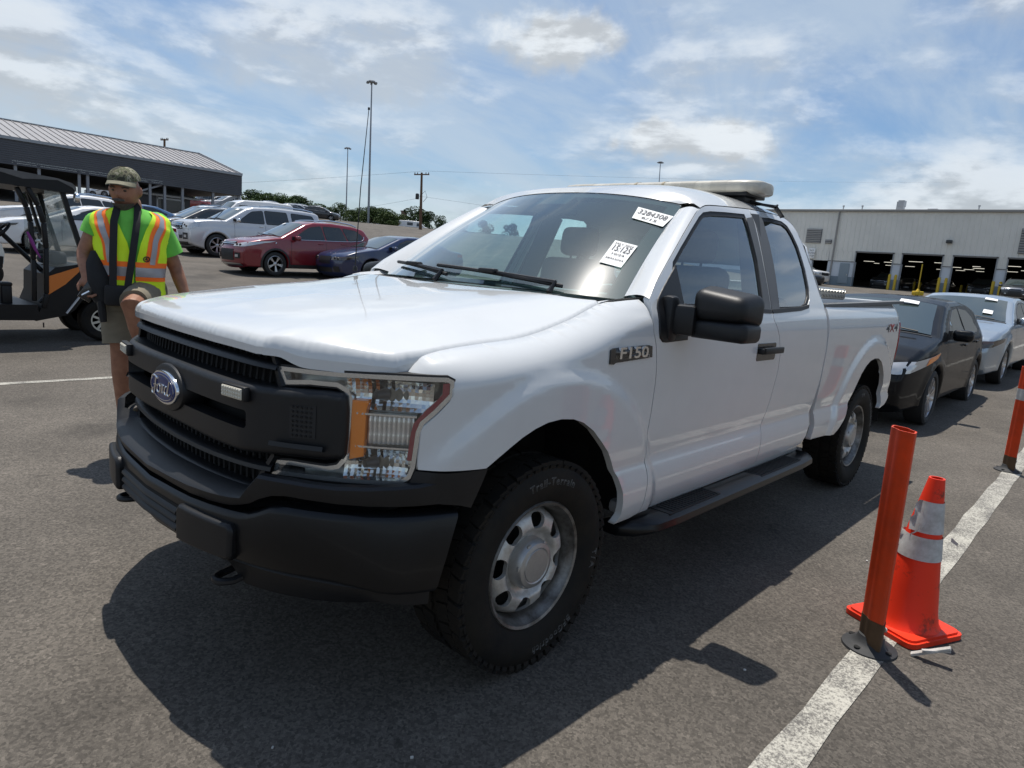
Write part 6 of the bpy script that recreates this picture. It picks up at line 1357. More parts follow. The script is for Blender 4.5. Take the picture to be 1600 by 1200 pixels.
far('pick', 'white', 641, 350, 140, 190, 'white pickup parked between the two cargo vans')
b = MB(); P = at(634, 352, 116); b.box((P[0], P[1], gz(P[0], P[1])+.3), (.9, .6, .6), bev=.2); o = b.build('loader_bucket', [YEL]); tag(o, 'small yellow object on the ground before the white vans', 'equipment')
def wcar(kind, colr, x, y, z, rz, label, group=None):
    o = obj(NM[kind][0], FAR[kind]); o.material_slots[0].link = 'OBJECT'; o.material_slots[0].material = paint(colr, PC[colr]); tag(o, label, NM[kind][1], group); o.location = (x, y, z); o.rotation_euler = (0, 0, rz); return o
for x, y, kd, cl, lb_ in ((-66, -15.1, 'suv', 'charcoal', 'charcoal SUV inside the bay next to the warehouse side door'), (-69, -11.4, 'sedan', 'black', 'black sedan inside the bay behind the yellow flag stand'), (-67, -7.8, 'suv', 'charcoal', 'charcoal SUV in the open bay below the wall light'), (-71, -14.6, 'sedan', 'grey', 'grey sedan deeper in the hall behind the charcoal SUV by the side door'), (-74, -8.6, 'suv', 'grey', 'grey SUV deeper in the hall behind the bay below the wall light')): wcar(kd, cl, x, y, 2.06, .0, lb_)
wcar('suv', 'black', -58.0, -4.35, gz(-58, -4.35), .05, 'black SUV parked outside the warehouse bay door by bollards')
wcar('pick', 'white', -58.6, -18.6, gz(-58.6, -18.6), R_(75), 'white pickup parked beside the warehouse side door')
wcar('sedan', 'black', -54.5, -17.6, gz(-54.5, -17.6), R_(60), 'black car parked in front of the white pickup by the warehouse')
# =================================================================== delineator posts and traffic cone
ORNG = mat('post_orange', (.78, .062, .010), .45, noise=.5, nscale=5, spec=.3, var=(.46, .05, .015))
CONE = mat('cone_orange', (.86, .045, .012), .45, noise=.3, nscale=9, spec=.3, var=(.56, .04, .016))
DIRT = mat('grime_brown', (.10, .055, .025), .8, noise=.3, nscale=20)
SLEEVE = mat('reflective_sleeve', (.60, .60, .58), .55, noise=.35, nscale=18, var=(.34, .32, .29))
BASEB = mat('rubber_base', (.03, .031, .033), .7, noise=.3, nscale=9, bump=.2, bscale=60)
def post(loc, label, lean, band=False, rz=0.):
    e = thing('delineator_post', label, 'delineator post', loc, rz); n = 32
    def sec(z, k=1.):
        # flattened tube with a ridge down each face
        out = []
        for t in np.linspace(0, 2*math.pi, n, endpoint=False):
            r = 1+.10*math.cos(2*t)+.07*math.cos(6*t); out.append((.061*k*r*math.cos(t)+lean[0]*z, .036*k*r*math.sin(t)+lean[1]*z, z))
        return out
    zs = [.14, .18, .4, .7, .93, .955]; V = []; F = []
    for z in zs: V += sec(z)
    for i in range(len(zs)-1): F += [(i*n+k, i*n+(k+1) % n, (i+1)*n+(k+1) % n, (i+1)*n+k) for k in range(n)]
    V += sec(.955, .86); V += sec(.5, .86); m_ = len(zs); F += [((m_-1)*n+k, (m_-1)*n+(k+1) % n, m_*n+(k+1) % n, m_*n+k) for k in range(n)]+[(m_*n+k, m_*n+(k+1) % n, (m_+1)*n+(k+1) % n, (m_+1)*n+k) for k in range(n)]
    tb_ = MB().add(V, F).build('tube', [ORNG], e, angle=50)
    V = []; F = []; zs = [.02, .06, .145]
    for z in zs: V += sec(z, 1.04)
    for i in range(len(zs)-1): F += [(i*n+k, i*n+(k+1) % n, (i+1)*n+(k+1) % n, (i+1)*n+k) for k in range(n)]
    V += [V[-n:][k] for k in range(n)]; F.append(tuple(2*n+k for k in range(n)))
    MB().add(V, F).build('boot', [DIRT], e, angle=50)
    for sg in (1, -1): MB().lathe([(.012, 0), (.012, .006), (.006, .010), (0, .011)], (.045*sg, 0, 0), 'x', 8).v
    for dx in (-.02, .022):
        b = MB(); b.lathe([(.010, 0), (.010, .005), (0, .008)], (0, 0, 0), 'y', 10); b.v = [(x+dx+lean[0]*.1, y+.034, z+.10) for x, y, z in b.v]; b.build('rivet', [SATIN], e)
    MB().lathe([(.107, 0), (.105, .010), (.075, .022), (.055, .034), (.048, .060), (0, .062)], n=36).build('base', [BASEB], e, angle=50)
    for k in range(4):
        a = k*math.pi/2+.5; MB().lathe([(.013, 0), (.013, .004), (0, .006)], (.082*math.cos(a), .082*math.sin(a), .018), n=10).build('anchor_bolt', [DARK], e)
    if band:
        V = []; F = []
        for z in (.66, .76): V += sec(z, 1.03)
        F += [(k, (k+1) % n, n+(k+1) % n, n+k) for k in range(n)]; MB().add(V, F).build('reflective_band', [SLEEVE], e)
    return e
post((-1.21, 1.80, 0.0), 'orange flexible delineator post on black base, standing before the torn cone', (.074, -.067), rz=R_(42))
post((-5.62, 1.76, 0.0), 'orange delineator post with pale reflective band further along the painted line', (.07, -.063), True, R_(42))
# cone
cz_ = thing('traffic_cone', 'orange traffic cone with torn white reflective collars leaning slightly on the line', 'traffic cone', (-1.545, 1.845, 0), R_(-24))
bs = MB(); V = []; n = 8
out = rrect(-.172, -.172, .172, .172, .035, 3); bs.prism([tuple(q) for q in out], lambda u, v, d: (u, v, d), 0.004, .026); bs.prism([tuple(q*.93) for q in out], lambda u, v, d: (u, v, d), .026, .036)
bs.build('base', [CONE], cz_)
LN = (-.02, .03)
def cone_ring(z, r, n=40): return [(r*math.cos(t)+LN[0]*z, r*math.sin(t)+LN[1]*z, z) for t in np.linspace(0, 2*math.pi, n, endpoint=False)]
def crad(z): return float(np.interp(z, [.03, .05, .10, .70], [.150, .135, .122, .031]))
n = 40; zs = [.03, .05, .075, .10, .2, .3, .4, .5, .6, .69, .70]; V = []; F = []
for z in zs: V += cone_ring(z, crad(z))
for i in range(len(zs)-1): F += [(i*n+k, i*n+(k+1) % n, (i+1)*n+(k+1) % n, (i+1)*n+k) for k in range(n)]
V += cone_ring(.70, .024)+cone_ring(.5, .05); i = len(zs)-1; F += [(i*n+k, i*n+(k+1) % n, (i+1)*n+(k+1) % n, (i+1)*n+k) for k in range(n)]+[((i+1)*n+k, (i+1)*n+(k+1) % n, (i+2)*n+(k+1) % n, (i+2)*n+k) for k in range(n)]
def conemat():
    m = bpy.data.materials.new('cone_scuffed'); m.use_nodes = True; nt = m.node_tree; b = nt.nodes['Principled BSDF']; N = nt.nodes.new; L = nt.links.new; tc = N('ShaderNodeTexCoord')
    n_ = N('ShaderNodeTexNoise'); n_.inputs['Scale'].default_value = 9; n_.inputs['Detail'].default_value = 8; n_.inputs['Roughness'].default_value = .72; L(tc.outputs['Object'], n_.inputs['Vector'])
    r = N('ShaderNodeMapRange'); L(n_.outputs['Fac'], r.inputs[0]); r.inputs[1].default_value = .56; r.inputs[2].default_value = .68; mx = N('ShaderNodeMix'); mx.data_type = 'RGBA'; L(r.outputs[0], mx.inputs[0]); mx.inputs[6].default_value = (.86, .042, .012, 1); mx.inputs[7].default_value = (.16, .035, .02, 1); L(mx.outputs[2], b.inputs['Base Color']); b.inputs['Roughness'].default_value = .45; b.inputs['Specular IOR Level'].default_value = .3; return m
MB().add(V, F).build('body', [conemat()], cz_, angle=60)
def sleeve(z0, z1, a0, a1, jag, seed):
    r = np.random.default_rng(seed); A = np.linspace(a0, a1, 40); g = []
    for j in range(7):
        row = []
        for i, a in enumerate(A):
            k = j/6; zt = z1-(jag*abs(r.normal())*.0 if 2 < i < 37 else 0); z = z0+(zt-z0)*k; e = 0
            if i < 3: e = jag*math.sin(j*2.1+seed)*.25
            if i > 36: e = -jag*math.sin(j*1.7+seed)*.25
            aa = a+e; rr = crad(z)+.0035+(.010 if i in (0, 39) else .0); row.append((rr*math.cos(aa)+LN[0]*z, rr*math.sin(aa)+LN[1]*z, z))
        g.append(row)
    MB().grid(g).build('reflective_collar', [SLEEVE], cz_, angle=60)
sleeve(.465, .60, -.35, 4.3, .5, 1); sleeve(.345, .445, -.9, 5.0, .3, 4)
# hanging torn strips
for P, w_ in (([(.062, .012, .585), (.085, .03, .56), (.075, .045, .52), (.088, .04, .49)], .02), ([(.075, .025, .50), (.12, .05, .492), (.15, .055, .485), (.165, .05, .478)], .014), ([(-.03, .10, .455), (-.04, .125, .44), (-.035, .13, .42)], .018)):
    g = [[(p[0]+LN[0]*p[2], p[1]+LN[1]*p[2], p[2]+s_*w_*(1-.25*i)) for s_ in (-.5, .5)] for i, p in enumerate(P)]; MB().grid(g).build('torn_strip', [SLEEVE], cz_)
b = MB(); b.box((0, 0, .012), (.028, .15, .012), Matrix.Rotation(.3, 3, 'X'), bev=.003).box((.008, .02, .020), (.016, .10, .006), Matrix.Rotation(.2, 3, 'Z')); sp_ = b.build('torn_scrap', [SLEEVE]); sp_.location = (-1.30, 2.005, .032); sp_.rotation_euler = (.25, 0, R_(8)); tag(sp_, 'crumpled grey-white torn sleeve scrap lying on the cone base edge', 'debris')
for i, (x, y, s_) in enumerate(((.05, 1.74, .010), (-.15, 2.32, .007), (.62, 1.05, .006), (.9, .75, .005), (-.62, 1.52, .006), (-2.2, 1.52, .008))):
    b = MB(); b.box((x, y, s_*.5), (s_*1.6, s_*1.1, s_), Matrix.Rotation(i*1.3, 3, 'Z'), bev=s_*.2); o = b.build('pebble', [mat('pebble_pale', (.5, .49, .46), .8)]); tag(o, 'tiny pale stone chip lying on the asphalt', 'stone', 'stone chips on the asphalt')
# =================================================================== golf carts
CVB = mat('cart_black_vinyl', (.007, .007, .008), .42, noise=.3, nscale=6, bump=.15, bscale=30, spec=.3)
CVG = mat('cart_roof_top', (.15, .145, .14), .6, noise=.4, nscale=5)
CORG = mat('cart_orange', (.62, .17, .02), .4)
PLAST = glass('cart_clear_plastic', (.86, .88, .87), 1.45, .08, dirt=.10)
CREAM = mat('wheel_cream', (.62, .58, .48), .5, noise=.2, nscale=20)
def cart_wheel(par, x, y, z, r, out):
    e = bpy.data.objects.new('wheel', None); e.empty_display_size = .1; link(e, par); e.location = (x, y, z); e.rotation_euler = (0, .3, 0 if out > 0 else math.pi)
    MB().lathe([(r*.52, .085), (r*.62, .105), (r*.86, .108), (r*.97, .085), (r, .04), (r, -.04), (r*.97, -.085), (r*.86, -.1), (r*.5, -.08)], axis='y', n=32, cap=False).build('tyre', [RUBBER], e)
    b = MB().lathe([(r*.54, .09), (r*.56, .10), (r*.50, .10), (r*.47, .07)], axis='y', n=32, cap=False).lathe([(r*.20, .05), (r*.18, .10), (0, .105)], axis='y', n=16)
    for k in range(9): a = k*2*math.pi/9; b.bar((r*.10*math.cos(a), .085, r*.10*math.sin(a)), (r*.51*math.cos(a), .085, r*.51*math.sin(a)), .028, .02, up=(0, 1, 0))
    b.build('rim', [CREAM], e); MB().lathe([(r*.5, .05), (0, .05)], axis='y', n=20).build('brake', [UNDER], e)
gx0, gy0 = 0., -8.05; g0 = gz(-.5, -8.0)
gc = thing('golf_cart', 'black golf cart with canvas roof and orange side flash beside the worker', 'golf cart', (gx0, gy0, g0))
def poly_side(b, pts, y0, y1, mi=0): return b.prism(pts, lambda u, v, d: (u, d, v), y0, y1, mi)
N_, F_ = .60, -.58
b = MB(); poly_side(b, [(2.3, .29), (2.3, .46), (-.20, .46), (-.30, .46), (-.33, .27), (-.2, .27)], F_, N_); b.build('floor_pan', [CVB], gc, smooth=False)
b = MB(); poly_side(b, [(-.28, .26), (-.40, .58), (-.41, .83), (-.50, .92), (-.78, .98), (-1.10, .93), (-1.30, .84), (-1.33, .70), (-1.32, .56), (-1.20, .545), (-.96, .58), (-.78, .52), (-.70, .40), (-.60, .33)], F_, N_-.01); fb_ = b.build('front_cowl', [CVB], gc, angle=30)
b = MB(); poly_side(b, [(-.42, .81), (-.415, .585), (-.60, .72), (-.755, .885), (-.755, .945)], N_-.008, N_+.006); b.build('orange_flash', [CORG], fb_, smooth=False)
b = MB(); b.bar((-.60, N_+.01, .36), (-.77, N_+.01, .60), .012, .05, up=(0, 1, 0)); b.build('fender_strip', [mat('white_trim', (.6, .6, .6))], fb_)
b = MB(); P = [(-.72, 1.83), (-.74, 1.90), (-.70, 1.95), (-.55, 1.985), (-.2, 2.01), (.4, 2.04), (1.2, 2.06), (2.0, 2.04), (2.1, 1.9), (2.1, 1.86), (.2, 1.86), (-.2, 1.85)]
poly_side(b, P, F_-.04, N_+.03); rf = b.build('roof', [CVB], gc, angle=30)
b = MB(); b.grid([[(x, y, z+.006) for y in (F_-.03, N_+.036)] for x, z in ((-.742, 1.905), (-.70, 1.95), (-.55, 1.987), (-.2, 2.012), (.4, 2.042), (1.2, 2.062))]).grid([[(x, N_+.037, z+dz) for dz in (.006, -.045+.03*math.sin(x*9))] for x, z in ((-.742, 1.905), (-.70, 1.95), (-.55, 1.987), (-.35, 2.0), (-.2, 2.012), (.1, 2.028), (.4, 2.042), (.8, 2.052), (1.2, 2.062))]); b.build('canvas_top', [CVG], rf)
for nm, pts in (('roof_post', [(-.16, 1.84), (-.25, 1.62), (-.285, 1.45), (-.30, 1.0), (-.29, .50)]), ('roof_post', [(-.25, 1.85), (-.35, 1.65), (-.40, 1.45), (-.415, 1.15), (-.40, .60), (-.37, .42)])):
    b = MB()
    for a, c in zip(pts[:-1], pts[1:]): b.bar((a[0], N_-.02 if pts[0][0] < -.2 else N_-.10, a[1]), (c[0], N_-.02 if pts[0][0] < -.2 else N_-.10, c[1]), .05, .075, up=(0, 1, 0), bev=.012)
    b.build(nm, [CVB], gc)
for y, in ((N_-.04,), (F_+.02,)):
    b = MB(); b.bar((-.60, y, 1.88), (-.71, y, 1.45), .05, .06, up=(0, 1, 0)).bar((-.71, y, 1.46), (-.84, y, .98), .05, .07, up=(0, 1, 0)); b.build('windshield_frame', [CVB], gc)
b = MB(); b.bar((-.46, F_+.1, 1.86), (-.60, F_+.1, 1.30), .03, .07, up=(0, 1, 0)); b.build('side_curtain_edge', [CVB], gc)
b = MB(); b.grid([[(x, y, z) for y in (F_+.04, N_-.06)] for x, z in ((-.61, 1.86), (-.71, 1.46), (-.84, .99))]); b.build('windshield', [PLAST], gc)
b = MB(); b.grid([[(x0+(x1-x0)*k, N_-.035, z) for k in np.linspace(0, 1, 4)] for x0, x1, z in ((-.42, -.60, 1.84), (-.43, -.70, 1.45), (-.43, -.80, 1.1), (-.43, -.82, .93))]); b.build('side_curtain', [PLAST], gc)
b = MB(); b.grid([[(x0+(x1-x0)*k, F_+.05, z) for k in np.linspace(0, 1, 4)] for x0, x1, z in ((-.42, -.60, 1.84), (-.43, -.80, 1.1))]); b.build('side_curtain', [PLAST], gc)
b = MB(); ring = [(-.05-.09*math.cos(a)*.9, .18+.19*math.sin(a), 1.30+.10*math.cos(a)) for a in np.linspace(0, 2*math.pi, 25)]; ring = [(-.04-.085*math.cos(a), .2+.18*math.sin(a), 1.31+.10*math.cos(a)) for a in np.linspace(0, 2*math.pi, 25)]
b.tube(ring, .018, 8, cap=False).box((-.04, .2, 1.31), (.10, .10, .05), Matrix.Rotation(-.86, 3, 'Y'), bev=.02).bar((-.04, .04, 1.31), (-.04, .36, 1.31), .03, .02); b.build('steering_wheel', [CVB], gc)
b = MB(); b.tube([(-.04, .2, 1.30), (-.34, .2, .97), (-.50, .2, .80)], .028, 8); b.build('steering_column', [CVB], gc)
b = MB(); b.box((-.03, .38, .54), (.11, .16, .30), bev=.03).box((-.03, .38, .69), (.12, .17, .05), bev=.02); b.build('pedal_box', [CVB], gc)
b = MB(); b.box((.75, 0, .78), (.55, 1.05, .16), bev=.06).box((1.02, 0, 1.08), (.14, 1.05, .50), bev=.05).box((.78, 0, .56), (.60, 1.05, .26)); b.build('seat', [CVB], gc)
b = MB(); b.box((1.6, 0, .66), (1.1, 1.1, .40), bev=.06); b.build('rear_body', [CVB], gc)
b = MB(); 
for y in (N_-.08, F_+.06): b.bar((1.15, y, 1.86), (1.1, y, .8), .05, .05)
b.build('rear_post', [CVB], gc)
b = MB(); b.tube([(-.235, N_-.03, 1.33), (-.27, N_+.0, 1.22), (-.30, N_-.01, 1.14), (-.35, N_+.0, 1.03)], [.012, .022, .018, .007], 7); b.build('purple_strap', [mat('strap_purple', (.22, .03, .20), .7)], gc)
b = MB(); b.box((-.62, .12, 1.02), (.20, .30, .18), bev=.06, seg=3).box((-.56, -.15, 1.0), (.16, .2, .12), bev=.05); b.build('dash_bag', [mat('bag_grey', (.045, .05, .06), .8)], gc)
b = MB(); b.tube([(-.34, N_-.1, .48), (-.46, N_-.1, .64)], .018, 6).tube([(-.36, N_-.02, .24), (-.36, N_-.02, .18)], .008, 5); b.build('brace_rod', [CVB], gc)
b = MB(); b.lathe([(.055, 0), (.06, .02), (.05, .05), (0, .055)], (0, 0, 0), 'x', 16); b.v = [(x-.78, y+N_-.02, z+1.79) for x, y, z in b.v]; b.build('roof_lamp', [CHROME], gc)
cart_wheel(gc, -1.03, .47, .265, .27, 1); cart_wheel(gc, -1.03, -.45, .265, .27, -1); cart_wheel(gc, 1.35, .47, .265, .27, 1); cart_wheel(gc, 1.35, -.45, .265, .27, -1)
c2y = -13.6; g2 = gz(-.7, c2y); gc2 = thing('golf_cart', 'cream golf cart nose and wheel seen beyond the black cart floor', 'golf cart', (0, c2y, g2))
b = MB(); poly_side(b, [(-1.00, .42), (-1.02, .62), (-.98, .78), (-.80, .90), (-.55, .96), (-.35, .94), (-.28, .5), (-.35, .42)], -.5, .5); b.build('front_cowl', [mat('cart_cream', (.66, .64, .58), .4, coat=.5)], gc2, angle=40)
b = MB(); poly_side(b, [(-.98, .34), (-1.0, .55), (-.60, .62), (-.3, .5), (2, .46), (2, .3)], -.48, .505); b.build('chassis', [CVB], gc2)
b = MB(); b.box((.6, 0, .72), (.5, 1.0, .14), bev=.05).box((.85, 0, 1.0), (.12, 1.0, .4), bev=.05); b.build('seat', [CVB], gc2)
b = MB()
for y in (.45, -.45): b.bar((-.45, y, .9), (-.15, y, 1.85), .04, .04).bar((.95, y, .6), (.95, y, 1.85), .04, .04)
b.box((.4, 0, 1.88), (1.6, 1.1, .06), bev=.03); b.build('roof', [CVB], gc2)
cart_wheel(gc2, -.74, .48, .24, .25, 1); cart_wheel(gc2, -.74, -.46, .24, .25, -1); cart_wheel(gc2, 1.2, .48, .24, .25, 1); cart_wheel(gc2, 1.2, -.46, .24, .25, -1)

# =================================================================== worker in hi-vis vest
MD = 4.45
mb = at(192, 560, MD); v_ = np.array([mb[0]-CAM[0], mb[1]-CAM[1]]); v_ /= np.linalg.norm(v_)
TW = np.array([-v_[0], -v_[1], 0.]); RT = np.array([-v_[1], v_[0], 0.])*-1.
if RT @ _r < 0: RT = -RT
MBASE = np.array([mb[0], mb[1], 0.])
def J(px, py, b=0.):
    """local (right, toward, up) of a sight line on the plane b metres nearer the camera than the worker"""
    d = ray(px, py); t = ((MBASE-CAM) @ TW+b)/(d @ TW); P = CAM+d*t-MBASE; return np.array([P @ RT, P @ TW, P[2]])
man = thing('person', 'man in lime T-shirt, hi-vis safety vest, camouflage cap and khaki shorts beside the truck', 'person', tuple(MBASE)); 
man.matrix_world = Matrix(((RT[0], TW[0], 0, MBASE[0]), (RT[1], TW[1], 0, MBASE[1]), (0, 0, 1, 0), (0, 0, 0, 1)))
# the local frame is left-handed when RT x TW points down; keep it right-handed
HAND = np.cross(RT, TW)[2]
if HAND < 0:
    man.matrix_world = Matrix(((-RT[0], TW[0], 0, MBASE[0]), (-RT[1], TW[1], 0, MBASE[1]), (0, 0, 1, 0), (0, 0, 0, 1)))
SX = 1. if HAND > 0 else -1.
def A3(p): return (SX*p[0], p[1], p[2])
SKIN = mat('skin_tanned', (.36, .17, .10), .55, noise=.25, nscale=14, var=(.22, .095, .055))
TEE = mat('lime_tshirt', (.16, .56, .075), .85, noise=.15, nscale=12, bump=.3, bscale=25)
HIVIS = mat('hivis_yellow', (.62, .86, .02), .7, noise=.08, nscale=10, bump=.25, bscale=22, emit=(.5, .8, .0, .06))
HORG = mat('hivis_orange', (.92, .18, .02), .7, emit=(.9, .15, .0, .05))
REFL = mat('reflective_tape', (.36, .36, .38), .4, metal=.3)
KHAKI = mat('khaki_cloth', (.22, .19, .135), .9, noise=.25, nscale=14, bump=.35, bscale=18)
STRAP = mat('black_webbing', (.012, .012, .013), .8)
BEARD = mat('grey_beard', (.10, .085, .072), .95, noise=.5, nscale=60, bump=.6, bscale=140)
def camo():
    m = bpy.data.materials.new('camouflage_cloth'); m.use_nodes = True; nt = m.node_tree; b = nt.nodes['Principled BSDF']; N = nt.nodes.new; L = nt.links.new; tc = N('ShaderNodeTexCoord'); n = N('ShaderNodeTexNoise'); n.inputs['Scale'].default_value = 26; n.inputs['Detail'].default_value = 3; L(tc.outputs['Object'], n.inputs['Vector'])
    r = N('ShaderNodeValToRGB'); r.color_ramp.interpolation = 'CONSTANT'; e = r.color_ramp.elements; e[0].position = 0; e[0].color = (.035, .035, .022, 1); e[1].position = .43; e[1].color = (.15, .14, .085, 1)
    for p_, c in ((.50, (.075, .085, .04, 1)), (.57, (.25, .235, .17, 1)), (.66, (.055, .05, .03, 1))): q = e.new(p_); q.color = c
    L(n.outputs['Fac'], r.inputs[0]); L(r.outputs[0], b.inputs['Base Color']); b.inputs['Roughness'].default_value = .9; return m
CAMO = camo()
hd_ = J(195, 297, .05); neck = J(204, 317, -.02); shR, shL = J(155, 347, .0), J(244, 351, -.02); elR, wrR = J(131, 395, .0), J(134, 428, .10); elL, wrL = J(274, 418, -.06), J(292, 470, .0)
hipR, hipL = J(184, 462, .0), J(228, 458, .0); knL = J(206, 477, .36); anL = knL+np.array([.10, -.16, -.42]); knR = J(187, 538, .05); anR = np.array([knR[0]+.03, -.03, .09])
pel = (hipR+hipL)/2
B_ = MB()
def limb(P, r, n=14): B_.tube([A3(p) for p in P], r, n)
lerp = lambda a, c, k: a*(1-k)+c*k
def ell(c, rx, ry, rz, n=14, target=None):
    m_ = target if target is not None else B_; V = []; F = []
    for i in range(n+1):
        th = math.pi*i/n
        for k in range(18): ph = 2*math.pi*k/18; V.append(A3((c[0]+rx*math.sin(th)*math.cos(ph), c[1]+ry*math.sin(th)*math.sin(ph), c[2]+rz*math.cos(th))))
    for i in range(n):
        for k in range(18): F.append((i*18+k, i*18+(k+1) % 18, (i+1)*18+(k+1) % 18, (i+1)*18+k))
    m_.add(V, F)
# torso, neck, limbs, hands and head fuse into one skin
CH = lerp(pel, neck, .62)
limb([pel+[0, 0, -.06], pel+[0, 0, .08], CH+[0, 0, -.12], CH+[0, 0, .06], neck+[0, 0, -.06]], [.135, .15, .15, .155, .09], 18)
limb([shR, shL], .055); limb([neck+[0, 0, -.08], neck, hd_+[.0, -.02, -.06]], [.075, .062, .055])
limb([shR, lerp(shR, elR, .5), elR, lerp(elR, wrR, .35), wrR], [.062, .054, .042, .043, .029]); limb([shL, lerp(shL, elL, .5), elL, lerp(elL, wrL, .35), wrL], [.062, .054, .044, .043, .030])
limb([hipR, lerp(hipR, knR, .5), knR, lerp(knR, anR, .3), lerp(knR, anR, .55), anR], [.095, .078, .057, .060, .050, .036]); limb([hipL, lerp(hipL, knL, .5), knL, lerp(knL, anL, .3), anL], [.098, .082, .064, .058, .036])
for an in (anR, anL): limb([an+[0, -.05, -.04], an+[0, .06, -.05], an+[0, .17, -.065]], [.04, .042, .03])
def hand(wr, dr, side, curl):
    dr = dr/np.linalg.norm(dr); sx = np.cross(dr, [0, 1, 0]); sx /= np.linalg.norm(sx); nb = np.cross(sx, dr)
    palm = wr+dr*.055; limb([wr, wr+dr*.03, palm, wr+dr*.095], [.028, .034, .040, .034], 12)
    for i, (o, ln) in enumerate(((-.030, .075), (-.010, .085), (.011, .080), (.030, .065))):
        p0 = wr+dr*.09+sx*o*side; p1 = p0+dr*ln*.5+nb*curl*.3*ln; p2 = p1+dr*ln*.25+nb*curl*.55*ln; limb([wr+dr*.06+sx*o*side*.8, p0, p1, p2], [.011, .0105, .0095, .008], 8)
    t0 = wr+dr*.03-sx*.03*side; limb([t0, t0+dr*.03-sx*.03*side+nb*.01, t0+dr*.065-sx*.038*side+nb*.02], [.014, .012, .009], 8)
hand(wrR, J(143, 452, .12)-wrR, 1, .55); hand(wrL, wrL-elL, -1, .4)
# head: turned down and towards picture-left
fd = np.array([-.34, .92, -.16]); fd /= np.linalg.norm(fd); sdx = np.cross(fd, [0, 0, 1]); sdx /= np.linalg.norm(sdx); upx = np.cross(sdx, fd)
H3 = lambda f, s, u: hd_+1.07*(fd*f+sdx*s+upx*u)
def headshape():
    V = []; F = []; n = 22; m_ = 28
    for i in range(n+1):
        th = math.pi*i/n; u = math.cos(th)
        for k in range(m_):
            ph = 2*math.pi*k/m_; f, s = math.cos(ph), math.sin(ph); r = math.sin(th); w_ = .077*(1-.16*max(0, -u-.25)); dpt = .096*(1-.10*max(0, -u-.2))
            x = f*r*dpt; y = s*r*w_; z = u*.118
            if f > 0: x += .012*math.exp(-((u+.85)/.3)**2)*f*(1 if abs(s) < .6 else .3)           # chin
            if f > .55: x += .026*math.exp(-(s/.16)**2)*math.exp(-((u+.16)/.16)**2)-.007*math.exp(-((abs(s)-.38)/.16)**2)*math.exp(-((u-.05)/.10)**2)+.006*math.exp(-((u-.2)/.08)**2)+.006*math.exp(-(s/.3)**2)*math.exp(-((u+.52)/.06)**2)
            V.append(A3(H3(x, y, z)))
    for i in range(n):
        for k in range(m_): F.append((i*m_+k, i*m_+(k+1) % m_, (i+1)*m_+(k+1) % m_, (i+1)*m_+k))
    B_.add(V, F)
headshape()
for s in (1, -1): ell(H3(-.012, s*.079, -.005), .016, .022, .033, 8)
tmp = B_.build('tmp_body', [SKIN], None); rmod = tmp.modifiers.new('r', 'REMESH'); rmod.mode = 'VOXEL'; rmod.voxel_size = .0075; rmod.use_smooth_shade = True
sm = tmp.modifiers.new('s', 'SMOOTH'); sm.factor = .5; sm.iterations = 3
dg = bpy.context.evaluated_depsgraph_get(); dg.update(); bme = bpy.data.meshes.new_from_object(tmp.evaluated_get(dg)); bpy.data.objects.remove(tmp); bme.name = 'body'
bme.polygons.foreach_set('use_smooth', np.ones(len(bme.polygons), bool)); bme.materials.clear(); bme.materials.append(SKIN); body_o = obj('body', bme, man)
def mloft(rows, name, m, par=man, closed=True, angle=80, flip=False):
    n = len(rows[0]); q = MB(); V = [A3(p) for r in rows for p in r]; F = []
    for i in range(len(rows)-1):
        for k in range(n if closed else n-1): F.append((i*n+k, i*n+(k+1) % n, (i+1)*n+(k+1) % n, (i+1)*n+k))
    q.add(V, F); return q.build(name, [m], par, angle=angle)
def ringp(c, ax, ra, rb, n=24, wob=0., seed=0., bdir=None):
    ax = np.array(ax, float); ax /= np.linalg.norm(ax); bd = np.array([0, 1., 0]) if bdir is None else bdir; s = np.cross(bd, ax); s /= np.linalg.norm(s); f = np.cross(ax, s)
    return [c+s*ra*(1+wob*math.sin(5*t+seed))*math.cos(t)+f*rb*(1+wob*math.sin(4*t+seed*2))*math.sin(t) for t in np.linspace(0, 2*math.pi, n, endpoint=False)]
# torso surface shared by shirt and vest
zb_t, zt_t = pel[2]-.02, neck[2]-.015
def TC(h):
    c = lerp(pel, neck, h); return np.array([np.interp(h, [0, .5, 1], [pel[0], lerp(pel, neck, .5)[0], neck[0]]), .01+.02*math.sin(math.pi*h), zb_t+(zt_t-zb_t)*h])
def TR(h): return float(cub([0, .2, .5, .70, .80, .88, .94, .975, 1.0], [.178, .176, .188, .208, .216, .214, .186, .128, .068], h)), float(cub([0, .3, .6, .8, .92, 1.], [.135, .138, .138, .125, .095, .065], h))
def TS(th, h, off=0.):
    """th 0 = towards the camera, + to picture-right"""
    c = TC(h); ra, rb = TR(h); e = .82; s_, c_ = math.sin(th), math.cos(th)
    wr_ = .004*math.sin(h*23+th*3)+.003*math.sin(th*7+h*11)
    return c+np.array([(ra+off+wr_)*math.copysign(abs(s_)**e, s_), (rb+off+wr_)*math.copysign(abs(c_)**e, c_), .02*(h > .7)*0-(.02 if h > .8 else 0)*abs(s_)])
TH = np.linspace(0, 2*math.pi, 40, endpoint=False)
shirt = mloft([[TS(t, h, .004) for t in TH] for h in np.linspace(-.06, .985, 22)], 'shirt', TEE)
